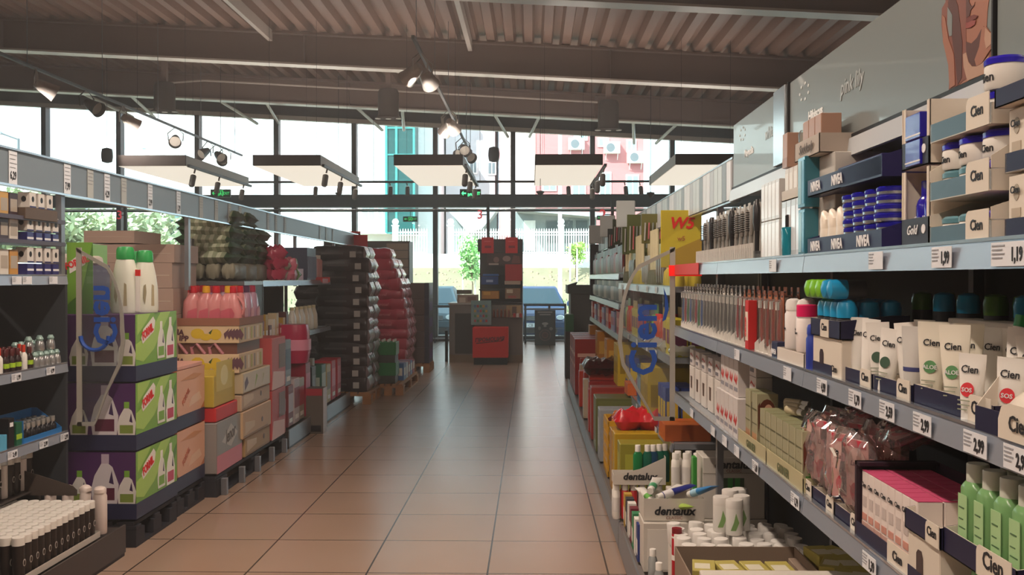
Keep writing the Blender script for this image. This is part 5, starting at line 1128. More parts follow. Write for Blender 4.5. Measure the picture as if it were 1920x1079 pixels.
# half height case and small navy tray (front, leaning out)
b = B(); b.box(-.075, .075, -.05, .05, 0, .105, mat('#d6ccbd', .5)); q = B(); q.dec(rect(-.075, -.0, 0, .035), NAVY, 'f', -.0505); q.dec([(-.03, .035), (.0, .035), (.0, .065), (-.008, .078), (-.022, .078), (-.03, .07)], mat('#4a3a38', .6), 'f', -.0512)
place(Kit('display_case', 'box', [('carton', b.mesh('carton', .002, smooth=0)), ('printed_front', q.mesh('printed_front', smooth=0)), ('lettering', text('Cien', .02, INK, x=.045, y=-.053, z=.012))]), (.80, 1.895 - .015, L1), 'cream case with dark hand hole right of the pink cartons', RIGHT)
place(k_tray(.17, .13, .04, .055, tab=(.06, .042, .05), ts=.024, slope=True), (.81, 1.875, L1 + .107), 'navy tray with cream tab on the cream case', RIGHT)
# green bottles
gb = mat('#86b878', .12, trans=.25); gl = mat('#a6cc94', .25)
gbt = k_bottle(r=.026, h=.165, ch=.032, cr=.019, body=gb, cap=mat('#c9cdbf', .35), label=None, sq=.7, name='lotion_bottle', shoulder=.012)
q = B(); q.dec(rect(-.017, .017, .03, .11), gl, 'f', -.0268); q.dec(rect(-.012, .008, .085, .0875), mat('#4d6f48', .5), 'f', -.0275); q.dec(rect(-.012, .012, .05, .052), mat('#4d6f48', .5), 'f', -.0275); q.dec(rect(-.012, .004, .065, .067), mat('#4d6f48', .5), 'f', -.0275); gbt.parts.append(('label', q.mesh('label', smooth=0)))
gt = k_tray(.27, .16, .045, .06, tab=(.12, .052, .06), ts=.04)
for r_ in range(2):
    for k in range(4): place(gbt, (.79 + .06 * r_, 1.555 + .062 * k, L1 + .108 + .003), 'clear green lotion bottle in the upper tray, %s, %s' % (('front row', 'back row')[r_], ORD[k]), RIGHT, 'green lotion bottles')
place(gt, (.83, 1.655, L1 + .106), 'navy tray of green bottles with a wide cream tab', RIGHT)
for r_ in range(2):
    for k in range(4): place(gbt, (.80 + .06 * r_, 1.56 + .062 * k, L1 + .003), 'clear green lotion bottle under the upper tray, %s, %s' % (('front row', 'back row')[r_], ORD[k]), RIGHT, 'green lotion bottles', sc=.62)
pbt = k_bottle(r=.026, h=.12, ch=.05, cr=.018, body=mat('#e8ddd8', .3), cap=mat('#d8688c', .35)); 
for k in range(2): place(pbt, (.775, 1.44 + .06 * k, L1 + .003), 'white bottle with pink pump cap at the right edge, %s' % ORD[k], RIGHT)

# ================================================================ RIGHT RACK, BASE
BS = .166
def fb(x, Y): return X(x, Y)
dl = mat('#cfc8bd', .5)
def dent_tray(w_, d_, hf, hb, tri=False):
    b = B(); b.box(-w_ / 2, w_ / 2, -d_ / 2, d_ / 2, 0, .002, dl)
    if tri: b.prism([(-w_ / 2, 0), (w_ / 2, 0), (w_ / 2, hb), (0, hf + .03), (-w_ / 2 + .01, hf), (-w_ / 2, hf - .01)], -d_ / 2 - .001, -d_ / 2 + .001, dl, 'y')
    else: b.box(-w_ / 2, w_ / 2, -d_ / 2 - .001, -d_ / 2 + .001, 0, hf, dl)
    for s_ in (-1, 1): b.box(min(s_ * w_ / 2, s_ * w_ / 2 - s_ * .002), max(s_ * w_ / 2, s_ * w_ / 2 - s_ * .002), -d_ / 2, d_ / 2, 0, hf if s_ < 0 else (hb if tri else hf), dl)
    b.box(-w_ / 2, w_ / 2, d_ / 2 - .002, d_ / 2, 0, hf, dl)
    return [('tray', b.mesh('tray', smooth=0)), ('lettering', text('dentalux', .052, INK, y=-d_ / 2 - .003, z=.028, shear=.18, bold=.035))]
def dent(kk, classic):
    p = dent_tray(*kk)
    if classic: p.append(('lettering', text('CLASSIC', .02, mat('#9a6a5c', .5), x=0, y=-kk[1] / 2 - .003, z=.008, bold=.0)))
    return Kit('display_tray', 'tray', p)
# first stack: mouthwash above white capped bottles
Y1 = 5.28
wb = k_bottle(r=.021, h=.185, ch=.03, cr=.017, body=WHITE, cap=WHITE, label=mat('#d8d4d0', .4), shoulder=.01)
wr = k_bottle(r=.021, h=.185, ch=.03, cr=.017, body=mat('#c22a2c', .35), cap=WHITE, shoulder=.01)
for r_ in range(2):
    for k in range(6): place(wr if 1 <= k < 3 else wb, (X(1156, Y1) + .046 * k, Y1 + .0 + .05 * r_, BS), '%s white capped bottle under the mouthwash tray, %s, %s from the left' % ('red' if 1 <= k < 3 else 'plain', ('front row', 'back row')[r_], ORDW[k]), 0, 'white capped bottles below')
place(dent((.28, .13, .055, .15, True), False), (X(1198, Y1), Y1 + .03, BS + .19), 'white tray with black italic letters under the green mouthwash')
mw = lambda c, c2: k_bottle(r=.026, h=.205, ch=.035, cr=.015, body=mat(c, .08, trans=.3), cap=WHITE, label=None, sq=.75, flat=.7, shoulder=.02, name='mouthwash_bottle')
m1, m2, m3 = mw('#1c8a4c', 0), mw('#127058', 0), mw('#1a4e74', 0)
for kk, x, dy, lb in ((m1, 1196, .005, 'bright green mouthwash bottle standing in the tray corner'), (m2, 1214, .01, 'teal green mouthwash bottle, second in the tray'), (m3, 1225, .015, 'blue green mouthwash bottle, third in the tray'), (m2, 1237, .03, 'dark green mouthwash bottle at the right of the tray'), (m2, 1248, .04, 'dark green mouthwash bottle behind the tray edge')):
    place(kk, (X(x, Y1), Y1 + dy, BS + .193), lb)
# products along the front edge
for k in range(7):
    b = B(); b.box(-.03, .03, -.02, .02, 0, .17, (mat('#2b3a78', .4), WHITE, mat('#3a8a5c', .4), mat('#7a2c3c', .4), WHITE, DGREY, mat('#c8a040', .4))[k]); b.box(-.03, .03, -.0205, -.02, .03, .1, WHITE)
    tag(link('toothpaste_carton', b.mesh('toothpaste_carton', .002, smooth=0), None, (.505, 4.5 + .105 * k, BS), (0, 0, RIGHT)), 'thin upright toothpaste carton along the base edge, %s' % ORD[k], 'box')
# second stack
Y2 = 4.42
b = B(); b.box(-.135, .135, -.1, .1, 0, .215, dl); b.box(-.12, .08, -.102, -.1, .01, .19, mat('#e0dad0', .5))
place(Kit('display_case', 'box', [('carton', b.mesh('carton', .002, smooth=0)), ('lettering', text('de', .075, INK, x=.02, y=-.105, z=.06, shear=.18, bold=.035))]), (X(1258, Y2), Y2 + .0, BS), 'white case with the letters de behind the red tube')
place(dent((.27, .17, .10, .10), True), (X(1260, Y2), Y2 + .02, BS + .218), 'white tray with black italic letters holding loose toothpaste tubes')
def paste(c1, c2, L=.17):
    b = B(); b.loft([(.017, .017, 0), (.02, .016, .05), (.024, .009, L * .8), (.026, .0012, L)], mat(c1, .3), 14); s_ = B(); s_.loft([(.0175, .0175, .004), (.0202, .0168, .05)], mat(c2, .3), 14); c = B(); c.lathe([(.015, -.028), (.016, 0)], WHITE, 14)
    return Kit('toothpaste_tube', 'tube', [('tube', b.mesh('tube')), ('printed_band', s_.mesh('printed_band')), ('cap', c.mesh('cap'))])
for kk, x, y, z, rx, rz, lb in ((paste('#28307c', '#e4e0e0'), 1243, 930, .0, -1.35, -1.15, 'dark blue toothpaste tube lying slanted over the white tray'), (paste('#2c7ab8', '#a8d0e4'), 1300, 925, .0, 1.2, .5, 'light blue toothpaste tube hanging over the tray edge'), (paste('#a8c84c', '#e8ecd8'), 1275, 950, -.0, 1.35, .1, 'lime green toothpaste tube in the white tray'), (paste('#d8d4cc', '#4c9c6c'), 1222, 918, 0, -1.45, -.3, 'white toothpaste tube with its cap to the front, left'), (paste('#e0dcd4', '#3f9c84'), 1236, 938, 0, -1.3, -.8, 'white toothpaste tube with its cap to the front, middle'), (paste('#e0dcd4', '#6cac54'), 1222, 938, 0, -1.45, .2, 'white toothpaste tube with big round cap, front left')):
    place(kk, (X(x, Y2 - .02), Y2 + .0, Z(y, Y2)), lb, rz, rx=rx)
for k, yy in enumerate((3.7, 3.95, 4.15)):
    wf = k_bottle(r=.02, h=.15, ch=.03, cr=.014, body=clear('clear_bottle', '#dfe4e4', .35, .1), cap=WHITE); place(wf, (.515, yy, BS), 'small clear bottle with white cap on the base edge, %s' % ORD[k])
b = B(); b.box(-.03, .03, -.004, .004, 0, .19, mat('#2878b8', .3)); tag(link('blue_packet', b.mesh('blue_packet', .002), None, (.535, 3.55, BS), (0, .15, .5)), 'blue and green packet standing at the base edge', 'packet')
# classic cases
Y3 = 4.75
b = B(); b.box(-.15, .15, -.1, .1, 0, .30, dl); q = B(); q.dec([(-.05, .12), (.05, .12), (.05, .2), (-.05, .2)], mat('#3a5a34', .5), 'f', -.1005); q.dec(rect(-.03, -.005, .125, .2), mat('#3f9c3c', .4), 'f', -.102); q.dec(rect(.005, .03, .125, .2), mat('#3f9c3c', .4), 'f', -.102); q.dec(rect(-.15, .15, .222, .225), mat('#a8a094', .5), 'f', -.102)
place(Kit('display_case', 'box', [('carton', b.mesh('carton', .003, smooth=0)), ('printed_front', q.mesh('printed_front', smooth=0)), ('lettering', text('dentalux', .055, INK, x=.0, y=-.104, z=.248, shear=.18, bold=.035)), ('lettering', text('CLASSIC', .02, mat('#9a6a5c', .5), x=0, y=-.104, z=.228))]), (X(1375, Y3), Y3 + .1, BS + .13), 'large white case with green window and italic letters below the lower shelf')
b = B(); b.box(-.16, .16, -.11, .11, 0, .128, dl); tag(link('plain_case', b.mesh('plain_case', .003, smooth=0), None, (X(1375, Y3), Y3 + .1, BS)), 'plain white case carrying the large white case', 'box')
for k in range(3):
    for r_ in range(2): place(wb, (X(1266 + 20 * k + 8 * r_, 4.95), 4.95 + .06 * r_, BS + .23), 'white capped bottle left of the large white case, %s, %s from left' % (('front row', 'back row')[r_], ORDW[k]), 0, 'white bottles between')
b = B(); b.box(-.1, .1, -.07, .07, 0, .228, dl); tag(link('plain_case', b.mesh('plain_case', .003, smooth=0), None, (X(1290, 4.95), 4.98, BS)), 'plain white case under the white capped bottles', 'box')
gpk = B(); gpk.box(-.01, .01, -.03, .03, 0, .16, mat('#3f9c3c', .35)); tag(link('green_packet', gpk.mesh('green_packet', .002), None, (X(1306, 4.7), 4.78, BS + .27)), 'narrow green packet left of the large white case', 'packet')
# white rolls pile and big brown box near the bottom edge
roll = B(); roll.lathe([(.026, 0), (.0275, .004), (.0275, .078), (.026, .082)], mat('#dcd8d2', .5), 18); rk = Kit('deodorant_roll', 'bottle', [('roll', roll.mesh('roll'))])
rg = Kit('lotion_can', 'bottle', [('can', B().lathe([(.03, 0), (.032, .004), (.032, .10)], mat('#dedbd4', .4), 18).mesh('can')), ('cap', B().lathe([(.0325, .10), (.0325, .128), (.03, .132)], mat('#d6d1ca', .4), 18).mesh('cap')), ('printed_leaf', B().dec([(-.02, .02), (.0, .02), (.012, .05), (.0, .085), (-.008, .05)], mat('#7ca060', .4), 'f', -.0322).mesh('printed_leaf'))])
Y4 = 3.3
b = B(); bc = mat('#8b7868', .7, noise=(4, .08)); w_, d_, h_ = .42, .62, .36
b.box(-w_ / 2, w_ / 2, -d_ / 2, d_ / 2, 0, .004, bc)
for s_ in (-1, 1): b.box(min(s_ * w_ / 2, s_ * (w_ / 2 - .004)), max(s_ * w_ / 2, s_ * (w_ / 2 - .004)), -d_ / 2, d_ / 2, 0, h_, bc)
b.box(-w_ / 2, w_ / 2, d_ / 2 - .004, d_ / 2, 0, h_, bc); b.box(-w_ / 2, w_ / 2, -d_ / 2, -d_ / 2 + .004, 0, .26, bc)
tag(link('cardboard_box', b.mesh('cardboard_box', smooth=0), None, (X(1380, 3.5) - .02, 3.12, BS)), 'big open brown box with yellow cartons near the bottom edge', 'box')
b = B(); b.box(-.24, .24, -.24, .24, 0, .235, dl); tag(link('plain_case', b.mesh('plain_case', .003, smooth=0), None, (.79, 3.70, BS)), 'plain grey case under the white rolls', 'box')
n_ = 0
for r_ in range(6):
    for k in range(7):
        n_ += 1; place(rk, (.575 + .069 * k + R.uniform(-.006, .006), 3.51 + .075 * r_, BS + .238 + R.uniform(0, .012)), 'white roll behind the brown box, %s row, %s from the left' % (ORDW[r_], ORDW[k]), R.uniform(0, 3), 'white rolls behind the brown box', rx=R.uniform(-.08, .08))
for (x, z, dy, lb) in ((1352, 987, 0, 'tall white can with green leaf standing on the rolls, left'), (1371, 990, -.05, 'tall white can standing on the rolls, middle front'), (1392, 985, .02, 'tall white can with green leaf standing on the rolls, right'), (1380, 985, .12, 'tall white can standing on the rolls, back left'), (1400, 985, .14, 'tall white can standing on the rolls, back right')):
    place(rg, (X(x, 3.75), 3.75 + dy, BS + .333), lb)
yk = k_box(.075, .13, .045, mat('#b5a858', .45), [('t', rect(-.03, .02, -.04, .02), mat('#d6d0b8', .5)), ('f', rect(-.03, .03, .01, .03), mat('#dcd6c0', .5))], name='yellow_carton')
for k in range(14): place(yk, (X(1380, 3.5) - .02 - .14 + .085 * (k % 4), 2.95 + .15 * ((k // 4) % 3), BS + .262 + .03 * (k // 8) + R.uniform(0, .01)), 'small yellow carton in the big brown box', R.uniform(-.35, .35), 'yellow cartons in the brown box')
for k in range(6): place(yk, (.98 + .05 * (k % 2), 3.05 + .13 * (k // 2), BS + .335 + .0 * k), 'small yellow carton on the pile at the bottom right', R.uniform(-.5, .5), 'yellow cartons at the bottom right')
b = B(); b.box(-.15, .15, -.25, .25, 0, .33, bc); tag(link('plain_case', b.mesh('plain_case', .003, smooth=0), None, (1.04, 3.15, BS)), 'brown closed case under the lower shelf at the bottom right', 'box')
b = B(); b.box(-.19, .19, -.28, .28, 0, .255, mat('#7c6a5c', .6)); tag(link('inner_case', b.mesh('inner_case', .003, smooth=0), None, (X(1380, 3.5) - .02, 3.12, BS + .005)), 'plain inner case inside the big brown box', 'box')
b = B(); b.box(-.195, .195, -.2, .2, 0, .475, dl); tag(link('plain_case', b.mesh('plain_case', .003, smooth=0), None, (.67, 2.57, BS)), 'pale case whose top shows at the bottom edge', 'box')
b = B(); b.lathe([(.019, 0), (.02, .003), (.02, .2), (.018, .203)], mat('#a81c28', .3), 18); b.lathe([(.0195, .203), (.0195, .222)], mat('#7c1420', .3), 18); q = B(); q.lathe([(.0204, .10), (.0204, .12)], WHITE, 18); q.lathe([(.0204, .185), (.0204, .192)], WHITE, 18)
place(Kit('hairspray_can', 'spray can', [('can', b.mesh('can')), ('printed_band', q.mesh('printed_band'))]), (X(1262, 3.85), 3.75, BS + .12), 'red spray can standing between the white case and brown box')
b = B(); b.box(-.06, .06, -.05, .05, 0, .12, dl); tag(link('plain_case', b.mesh('plain_case', .003, smooth=0), None, (X(1262, 3.85) + .01, 3.75, BS)), 'small plain case under the red spray can', 'box')

# base products of the far racks: seen end on, one after the other away from the camera
def slab(x, y, w_, d_, h_, c, label, art=(), name='packed_box', cat='box', z=BS, rz=0, rough=.4):
    b = B(); b.box(-w_ / 2, w_ / 2, -d_ / 2, d_ / 2, 0, h_, mat(c, rough)); parts = [('carton', b.mesh('carton', .004, smooth=0))]
    if art:
        q = B()
        for k, (poly, m_) in enumerate(art): q.dec(poly, mat(m_, .4), 'f', -d_ / 2 - .0006 - .0004 * k); q.dec([(-u * d_ / w_ * .9, v) for u, v in poly], mat(m_, .4), 'l', -w_ / 2 - .0006 - .0004 * k)
        parts.append(('printed_front', q.mesh('printed_front', smooth=0)))
    return place(Kit(name, cat, parts), (x, y, z), label, rz)
slab(.68, 5.62, .36, .16, .36, '#8f8a2c', 'large olive yellow pack behind the mouthwash tray', [(rect(-.15, .0, .05, .3), '#a8a83c')])
slab(.66, 5.85, .34, .14, .38, '#b39018', 'mustard yellow pack, second behind the mouthwash tray')
b = B(); b.bag(.36, .26, .10, mat('#b81c28', .25), seed=8, wr=.016); tag(link('red_bag', b.mesh('red_bag', smooth=60), None, (.68, 6.0, BS + .385)), 'crumpled bright red bag lying on the yellow packs', 'bag')
slab(.66, 6.05, .34, .16, .37, '#a87a18', 'amber pack carrying the crumpled red bag')
# yellow basket
b = B(); yb = mat('#c8961c', .4); w_, d_, h_ = .40, .34, .36
for z0 in (0, .08, .16, .24, .33): 
    for s_ in (-1, 1): b.box(-w_ / 2, w_ / 2, s_ * d_ / 2 - .006, s_ * d_ / 2 + .006, z0, z0 + .035, yb); b.box(s_ * w_ / 2 - .006, s_ * w_ / 2 + .006, -d_ / 2, d_ / 2, z0, z0 + .035, yb)
for k in range(9):
    for s_ in (-1, 1): b.box(-w_ / 2 + k * w_ / 8 - .006, -w_ / 2 + k * w_ / 8 + .006, s_ * d_ / 2 - .005, s_ * d_ / 2 + .005, 0, h_, yb); b.box(s_ * w_ / 2 - .005, s_ * w_ / 2 + .005, -d_ / 2 + k * d_ / 8 - .006, -d_ / 2 + k * d_ / 8 + .006, 0, h_, yb)
b.box(-w_ / 2, w_ / 2, -d_ / 2, d_ / 2, 0, .01, yb)
tag(link('yellow_basket', b.mesh('yellow_basket', smooth=0), None, (.70, 6.55, BS)), 'yellow plastic basket on the right base shelf', 'basket')
for k in range(7):
    c_, n_ = (('#9c2430', 'red'), ('#d8a050', 'tan'), ('#5c1c24', 'dark red'), ('#b86428', 'orange'))[k % 4]
    b = B(); b.bag(.16, .12, .06, mat(c_, .3), seed=20 + k, wr=.005); tag(link('sponge_packet', b.mesh('sponge_packet', smooth=60), None, (.60 + .1 * (k % 3), 6.45 + .12 * (k // 3), BS + .30 + .03 * (k % 2)), (R.uniform(-.4, .4), R.uniform(-.4, .4), R.uniform(0, 3))), '%s packet heaped in the yellow basket, %s' % (n_, ORD[k]), 'packet')
slab(.66, 7.0, .36, .2, .37, '#8a8f94', 'grey printed pack wrapped in film beyond the yellow basket', [(rect(-.15, .1, .1, .3), '#b4b8b8')])
slab(.68, 7.45, .40, .3, .40, '#5c6034', 'dull olive box topping the base row', [(rect(-.18, .18, .03, .38), '#666a3a')])
slab(.66, 7.95, .36, .2, .42, '#8c2c24', 'brick red box beyond the olive box', [(rect(-.15, .15, .05, .38), '#a03a2c')])
b = B(); b.bag(.4, .5, .12, mat('#3a1418', .2), seed=9, wr=.014); tag(link('dark_packet', b.mesh('dark_packet', smooth=60), None, (.66, 8.9, BS + .44)), 'dark maroon bag with white rim lying over the red boxes', 'bag')
for k in range(9):
    c_ = ('#a02a20', '#8a1c1c', '#b83424', '#b8a890')[k % 4]; n_ = ('brick red', 'dark red', 'bright red', 'pale grey')[k % 4]
    slab(.64 + .02 * (k % 3), 8.3 + .27 * k, .32, .16, .36 + .04 * (k % 3), c_, '%s upright box on the far right base shelf, %s' % (n_, ORD[k]), [(rect(-.12, .1, .1, .28), ('#c85a48', '#a83030', '#d86450', '#d8ccb8')[k % 4])])
for k in range(4): slab(.66, 11.0 + .36 * k, .36, .3, .62, ('#9c1c1c', '#a82020', '#8c1818', '#a01c1c')[k], 'tall deep red carton at the far end of the right base, %s' % ORD[k], [(rect(-.15, .12, .42, .46), '#e0b8a8'), (rect(-.1, .14, .3, .33), '#d8a090')], name='red_carton')

# shelves of the far right racks
def hangpack(c1, c2, w_=.1, h=.22, d=.03):
    b = B(); b.box(-w_ / 2, w_ / 2, .004, .007, 0, h, mat(c1, .4)); q = B(); q.loft([(w_ * .42, d * .4, .015), (w_ * .44, d * .5, h * .3), (w_ * .4, d * .5, h * .6), (w_ * .3, d * .3, h * .72)], mat(c2, .3), 12, cy=-.006, p=.7)
    return Kit('hanging_packet', 'packet', [('card', b.mesh('card', smooth=0)), ('content', q.mesh('content'))])
def row(y0, y1, z, items, x=.80, rz=RIGHT, where='', deep=1):
    """items: (kit, pitch, count, colour words)"""
    y = y0; used = {}
    i = 0
    while y < y1:
        kk, pitch, cnt, wd_ = items[i % len(items)]; i += 1
        used[wd_] = used.get(wd_, 0) + 1
        for c in range(cnt):
            if y > y1: break
            s_ = 1 if rz == RIGHT else -1
            for q in range(deep): place(kk, (x + s_ * .09 * q, y, z + .002), '%s %s, %s%s batch, %s' % (wd_, where, 'back row, ' if q else '', ORDW[min(13, used[wd_] - 1)], ORD[c]), rz + (0 if kk.name in ('hanging_packet',) else 0), wd_ + ' ' + where if len(wd_ + where) < 70 else wd_)
            y += pitch
brm = lambda c: Kit('long_brush', 'brush', [('handle', B().tube([(0, 0, .08), (0, 0, .36)], .009, mat('#d9d0a8', .4), 8).mesh('handle')), ('brush_head', B().loft([(.03, .03, 0), (.035, .03, .03), (.03, .025, .08), (.01, .01, .1)], mat(c, .5), 12).mesh('brush_head'))])
bx = lambda c, c2, w_, h, d=.08: k_box(w_, d, h, mat(c, .4), [('f', rect(-w_ * .4, w_ * .4, h * .3, h * .7), mat(c2, .4)), ('r', rect(-d * .4, d * .4, h * .3, h * .7), mat(c2, .4))])
yb_, gb_, wb_ = brm('#c8b43c'), brm('#6a6c50'), brm('#e0dcd0')
row(5.32, 8.35, 1.42, [(yb_, .085, 6, 'yellow long brush'), (hangpack('#a8a23c', '#5c5a44', .11, .26), .10, 4, 'olive carded packet'), (gb_, .08, 5, 'grey long brush'), (hangpack('#b8b0a0', '#8c8474', .1, .2), .1, 4, 'beige carded packet')], where='on top of the second right rack', deep=2)
row(5.32, 8.35, 1.04, [(bx('#c8b82c', '#7c2c58', .13, .2), .14, 3, 'yellow violet box'), (hangpack('#b89c28', '#c04838', .1, .25), .1, 3, 'yellow and red packet'), (k_bottle(r=.03, h=.2, body=mat('#b84828', .3), cap=RED), .07, 3, 'orange bottle'), (hangpack('#4c8c3c', '#8cb848', .1, .26), .1, 2, 'green packet'), (hangpack('#5c584c', '#3a3834', .1, .24), .1, 3, 'charcoal packet'), (bx('#24449c', '#c83c3c', .1, .24), .11, 3, 'blue red box')], where='inside the second right rack', deep=2)
row(5.35, 8.35, .58, [(k_box(.12, .16, .09, mat('#c8642c', .45), name='orange_packet'), .13, 2, 'flat orange packet'), (bx('#28489c', '#d8c03c', .1, .26), .11, 3, 'blue upright box'), (bx('#b89c20', '#8c7418', .05, .34, .2), .065, 6, 'tall yellow folder'), (hangpack('#b8b48c', '#989478', .1, .2), .11, 3, 'pale packet'), (bx('#245c8c', '#8cb4c8', .1, .27), .11, 4, 'blue pack'), (hangpack('#a8a8b4', '#8c4c70', .1, .2), .1, 3, 'grey and pink packet')], where='low in the second right rack', deep=2)
for k in range(9):
    b = B(); b.bag(.2, .16, .06, clear('film_bag', '#dfe2e0', .35, .05), seed=40 + k, wr=.006); tag(link('film_packet', b.mesh('film_packet', smooth=60), None, (.82 + .03 * (k % 2), 5.3 + .14 * k, (1.045, .585)[k % 2] + .0), (0, 0, R.uniform(0, 3))), 'clear film packet spilling over the second right rack, %s' % ORD[k], 'packet')
row(8.5, 12.5, 1.50, [(hangpack('#3a2422', '#6c2c28', .12, .26), .13, 3, 'dark red carded tool'), (hangpack('#4a4744', '#8c8880', .1, .26), .1, 3, 'charcoal and grey carded tool'), (hangpack('#5c1c1c', '#a83a30', .12, .28), .13, 2, 'maroon carded tool')], where='on top of the far right rack')
row(8.5, 12.5, 1.24, [(hangpack('#3c3a38', '#b8b0a4', .09, .2), .09, 4, 'pale and dark carded packet'), (hangpack('#8c8880', '#4a4744', .09, .2), .09, 3, 'grey carded packet'), (hangpack('#d0c8bc', '#6c6860', .09, .2), .09, 3, 'pale carded packet')], where='high in the far right rack')
row(8.5, 12.5, .97, [(bx('#b03028', '#d8a08c', .1, .2), .11, 3, 'red box with pink print'), (k_bottle(r=.03, h=.21, body=mat('#3c3c50', .3), cap=RED), .07, 4, 'dark bottle with red cap'), (bx('#8c8cb0', '#b43c3c', .1, .18), .11, 3, 'lilac box with red print'), (hangpack('#c85c3c', '#d8b49c', .1, .2), .1, 3, 'orange packet')], where='midway in the far right rack')
row(8.5, 12.5, .55, [(bx('#8c2430', '#c86c74', .11, .2), .12, 2, 'wine red box'), (hangpack('#a8a0a8', '#7c3c58', .1, .2), .11, 4, 'grey and plum packet'), (bx('#b87818', '#d8a83c', .14, .34, .2), .16, 2, 'amber carton'), (bx('#28488c', '#a8b8c8', .1, .2), .11, 3, 'navy and white box')], where='low in the far right rack')
# tall hanging display at the top: bouquet of silver tools, dark folders
for k, (y, z, c, h, w_, lb) in enumerate(((7.6, 1.66, '#56602c', .30, .2, 'olive header card with silver tools, right one'), (8.0, 1.66, '#4e5a2a', .3, .2, 'olive header card with silver tools, middle one'), (9.2, 1.78, '#2c3c24', .24, .16, 'dark green header card above the far right rack'), (9.8, 1.76, '#24302c', .2, .16, 'blackish header card above the far right rack'), (6.6, 1.70, '#6c6a34', .2, .2, 'khaki header card above the yellow brushes'))):
    b = B(); b.box(-w_ / 2, w_ / 2, -.004, .004, 0, h, mat(c, .5)); q = B()
    for j in range(7): xx = -w_ * .4 + j * w_ * .13; q.tube([(xx, -.014, .02 + .01 * (j % 3)), (xx + .004, -.018, h * .7)], .006, mat(('#b8b8b4', '#c86c74', '#8c9490')[j % 3], .3), 6)
    st2 = B(); st2.box(-.006, .006, .0, .01, -(z - (1.42 if y < 8.4 else 1.5)), 0, STEEL)
    place(Kit('header_card', 'display card', [('card', b.mesh('card', .002, smooth=0)), ('tool', q.mesh('tool')), ('stand', st2.mesh('stand'))]), (.84, y, z), lb)

# ================================================================ LEFT NEAR RACK
def lx(x, Xf): return Xf * F / (VX - x)
# level 1.48 : cartons with round marks, wedge trays and dark packs
S1 = 1.48
wcm = mat('#d6d0c8', .45)
def mark(w_, d_, h_, c=wcm, base='#2c2a5c'):
    return k_box(w_, d_, h_, c, [('f', ell(0, h_ * .55, w_ * .2, w_ * .24), BLACK), ('f', rect(-w_ / 2, w_ / 2, 0, h_ * .1), mat(base, .4)), ('l', ell(0, h_ * .55, d_ * .2, d_ * .24), BLACK)], name='lamp_carton')
mk = mark(.06, .06, .075)
for lv in range(3):
    zt = S1 + .004 + (.155, .155, .135)[lv] * lv
    nmv = ('lowest', 'middle', 'topmost')[lv]
    for k in range(4):
        if lv == 2 and k == 3: continue
        place(mk, (-2.48 - .0, 4.98 - .085 * k - (.06 if lv == 2 else 0), zt + .06), 'small white carton with a black round mark, %s tier of the left rack, %s' % (nmv, ORD[(2 if lv == 2 else 3) - k]), LEFT, 'white cartons with round marks')
        place(k_box(.06, .06, .055, mat('#28286a', .35), [('f', rect(-.03, .03, .02, .03), PAPER)], name='blue_carton'), (-2.48, 4.98 - .085 * k - (.06 if lv == 2 else 0), zt), 'flat blue carton under the white marked one, %s tier, %s' % (nmv, ORD[(2 if lv == 2 else 3) - k]), LEFT, 'blue cartons under the marked ones') if lv < 2 else None
    if lv == 2:
        b = B(); b.box(-.16, .16, -.05, .05, 0, .055, mat('#5c4c40', .5)); tag(link('brown_carton', b.mesh('brown_carton', .002, smooth=0), None, (-2.48, 4.8, zt + .0), (0, 0, LEFT)), 'flat brown carton under the topmost marked cartons', 'box')
    t = B(); t.box(-.34, .34, -.09, .09, 0, .003, mat('#4c4450', .4)); t.prism([(-.09, 0), (.09, 0), (.09, .05), (-.09, .02)], -.342, -.34, mat('#3c3440', .4), 'x'); t.box(-.34, .34, -.092, -.09, 0, .02, mat('#4c4450', .4))
    if lv: tag(link('display_tray', t.mesh('display_tray', smooth=0), None, (-2.53, 4.72, zt - .006), (0, 0, LEFT)), 'dark tray between the carton tiers of the left rack, %s' % ('lower one' if lv == 1 else 'upper one'), 'tray')
    for k in range(5):
        c_, n_ = (('#b8843c', 'amber'), ('#d0c8bc', 'cream'), ('#3c2c34', 'black'), ('#c89c54', 'golden'), ('#5c4440', 'brown'))[(k + lv) % 5]
        kk = k_box(.075, .07, .12, mat(c_, .4), [('f', rect(-.03, .03, .03, .09), mat('#a89c8c', .4)), ('l', rect(-.03, .03, .03, .09), mat('#8c8478', .4))], name='tea_carton')
        place(kk, (-2.50, 4.60 - .085 * k, zt), '%s carton beside the marked cartons, %s tier, %s' % (n_, nmv, ORD[4 - k]), LEFT, 'mixed cartons on the left top shelf')
b = B(); b.box(-.12, .12, -.1, .1, 0, .15, mat('#3c2c54', .4)); b.loft([(.1, .09, .15), (.11, .095, .17), (.1, .09, .2), (.02, .02, .205)], mat('#cfc6bc', .4), 18, p=.6)
tag(link('violet_case', b.mesh('violet_case', .004), None, (X(125, 5.25), 5.32, S1)), 'violet case with white tub lid above the green boxes at left', 'box') if False else None
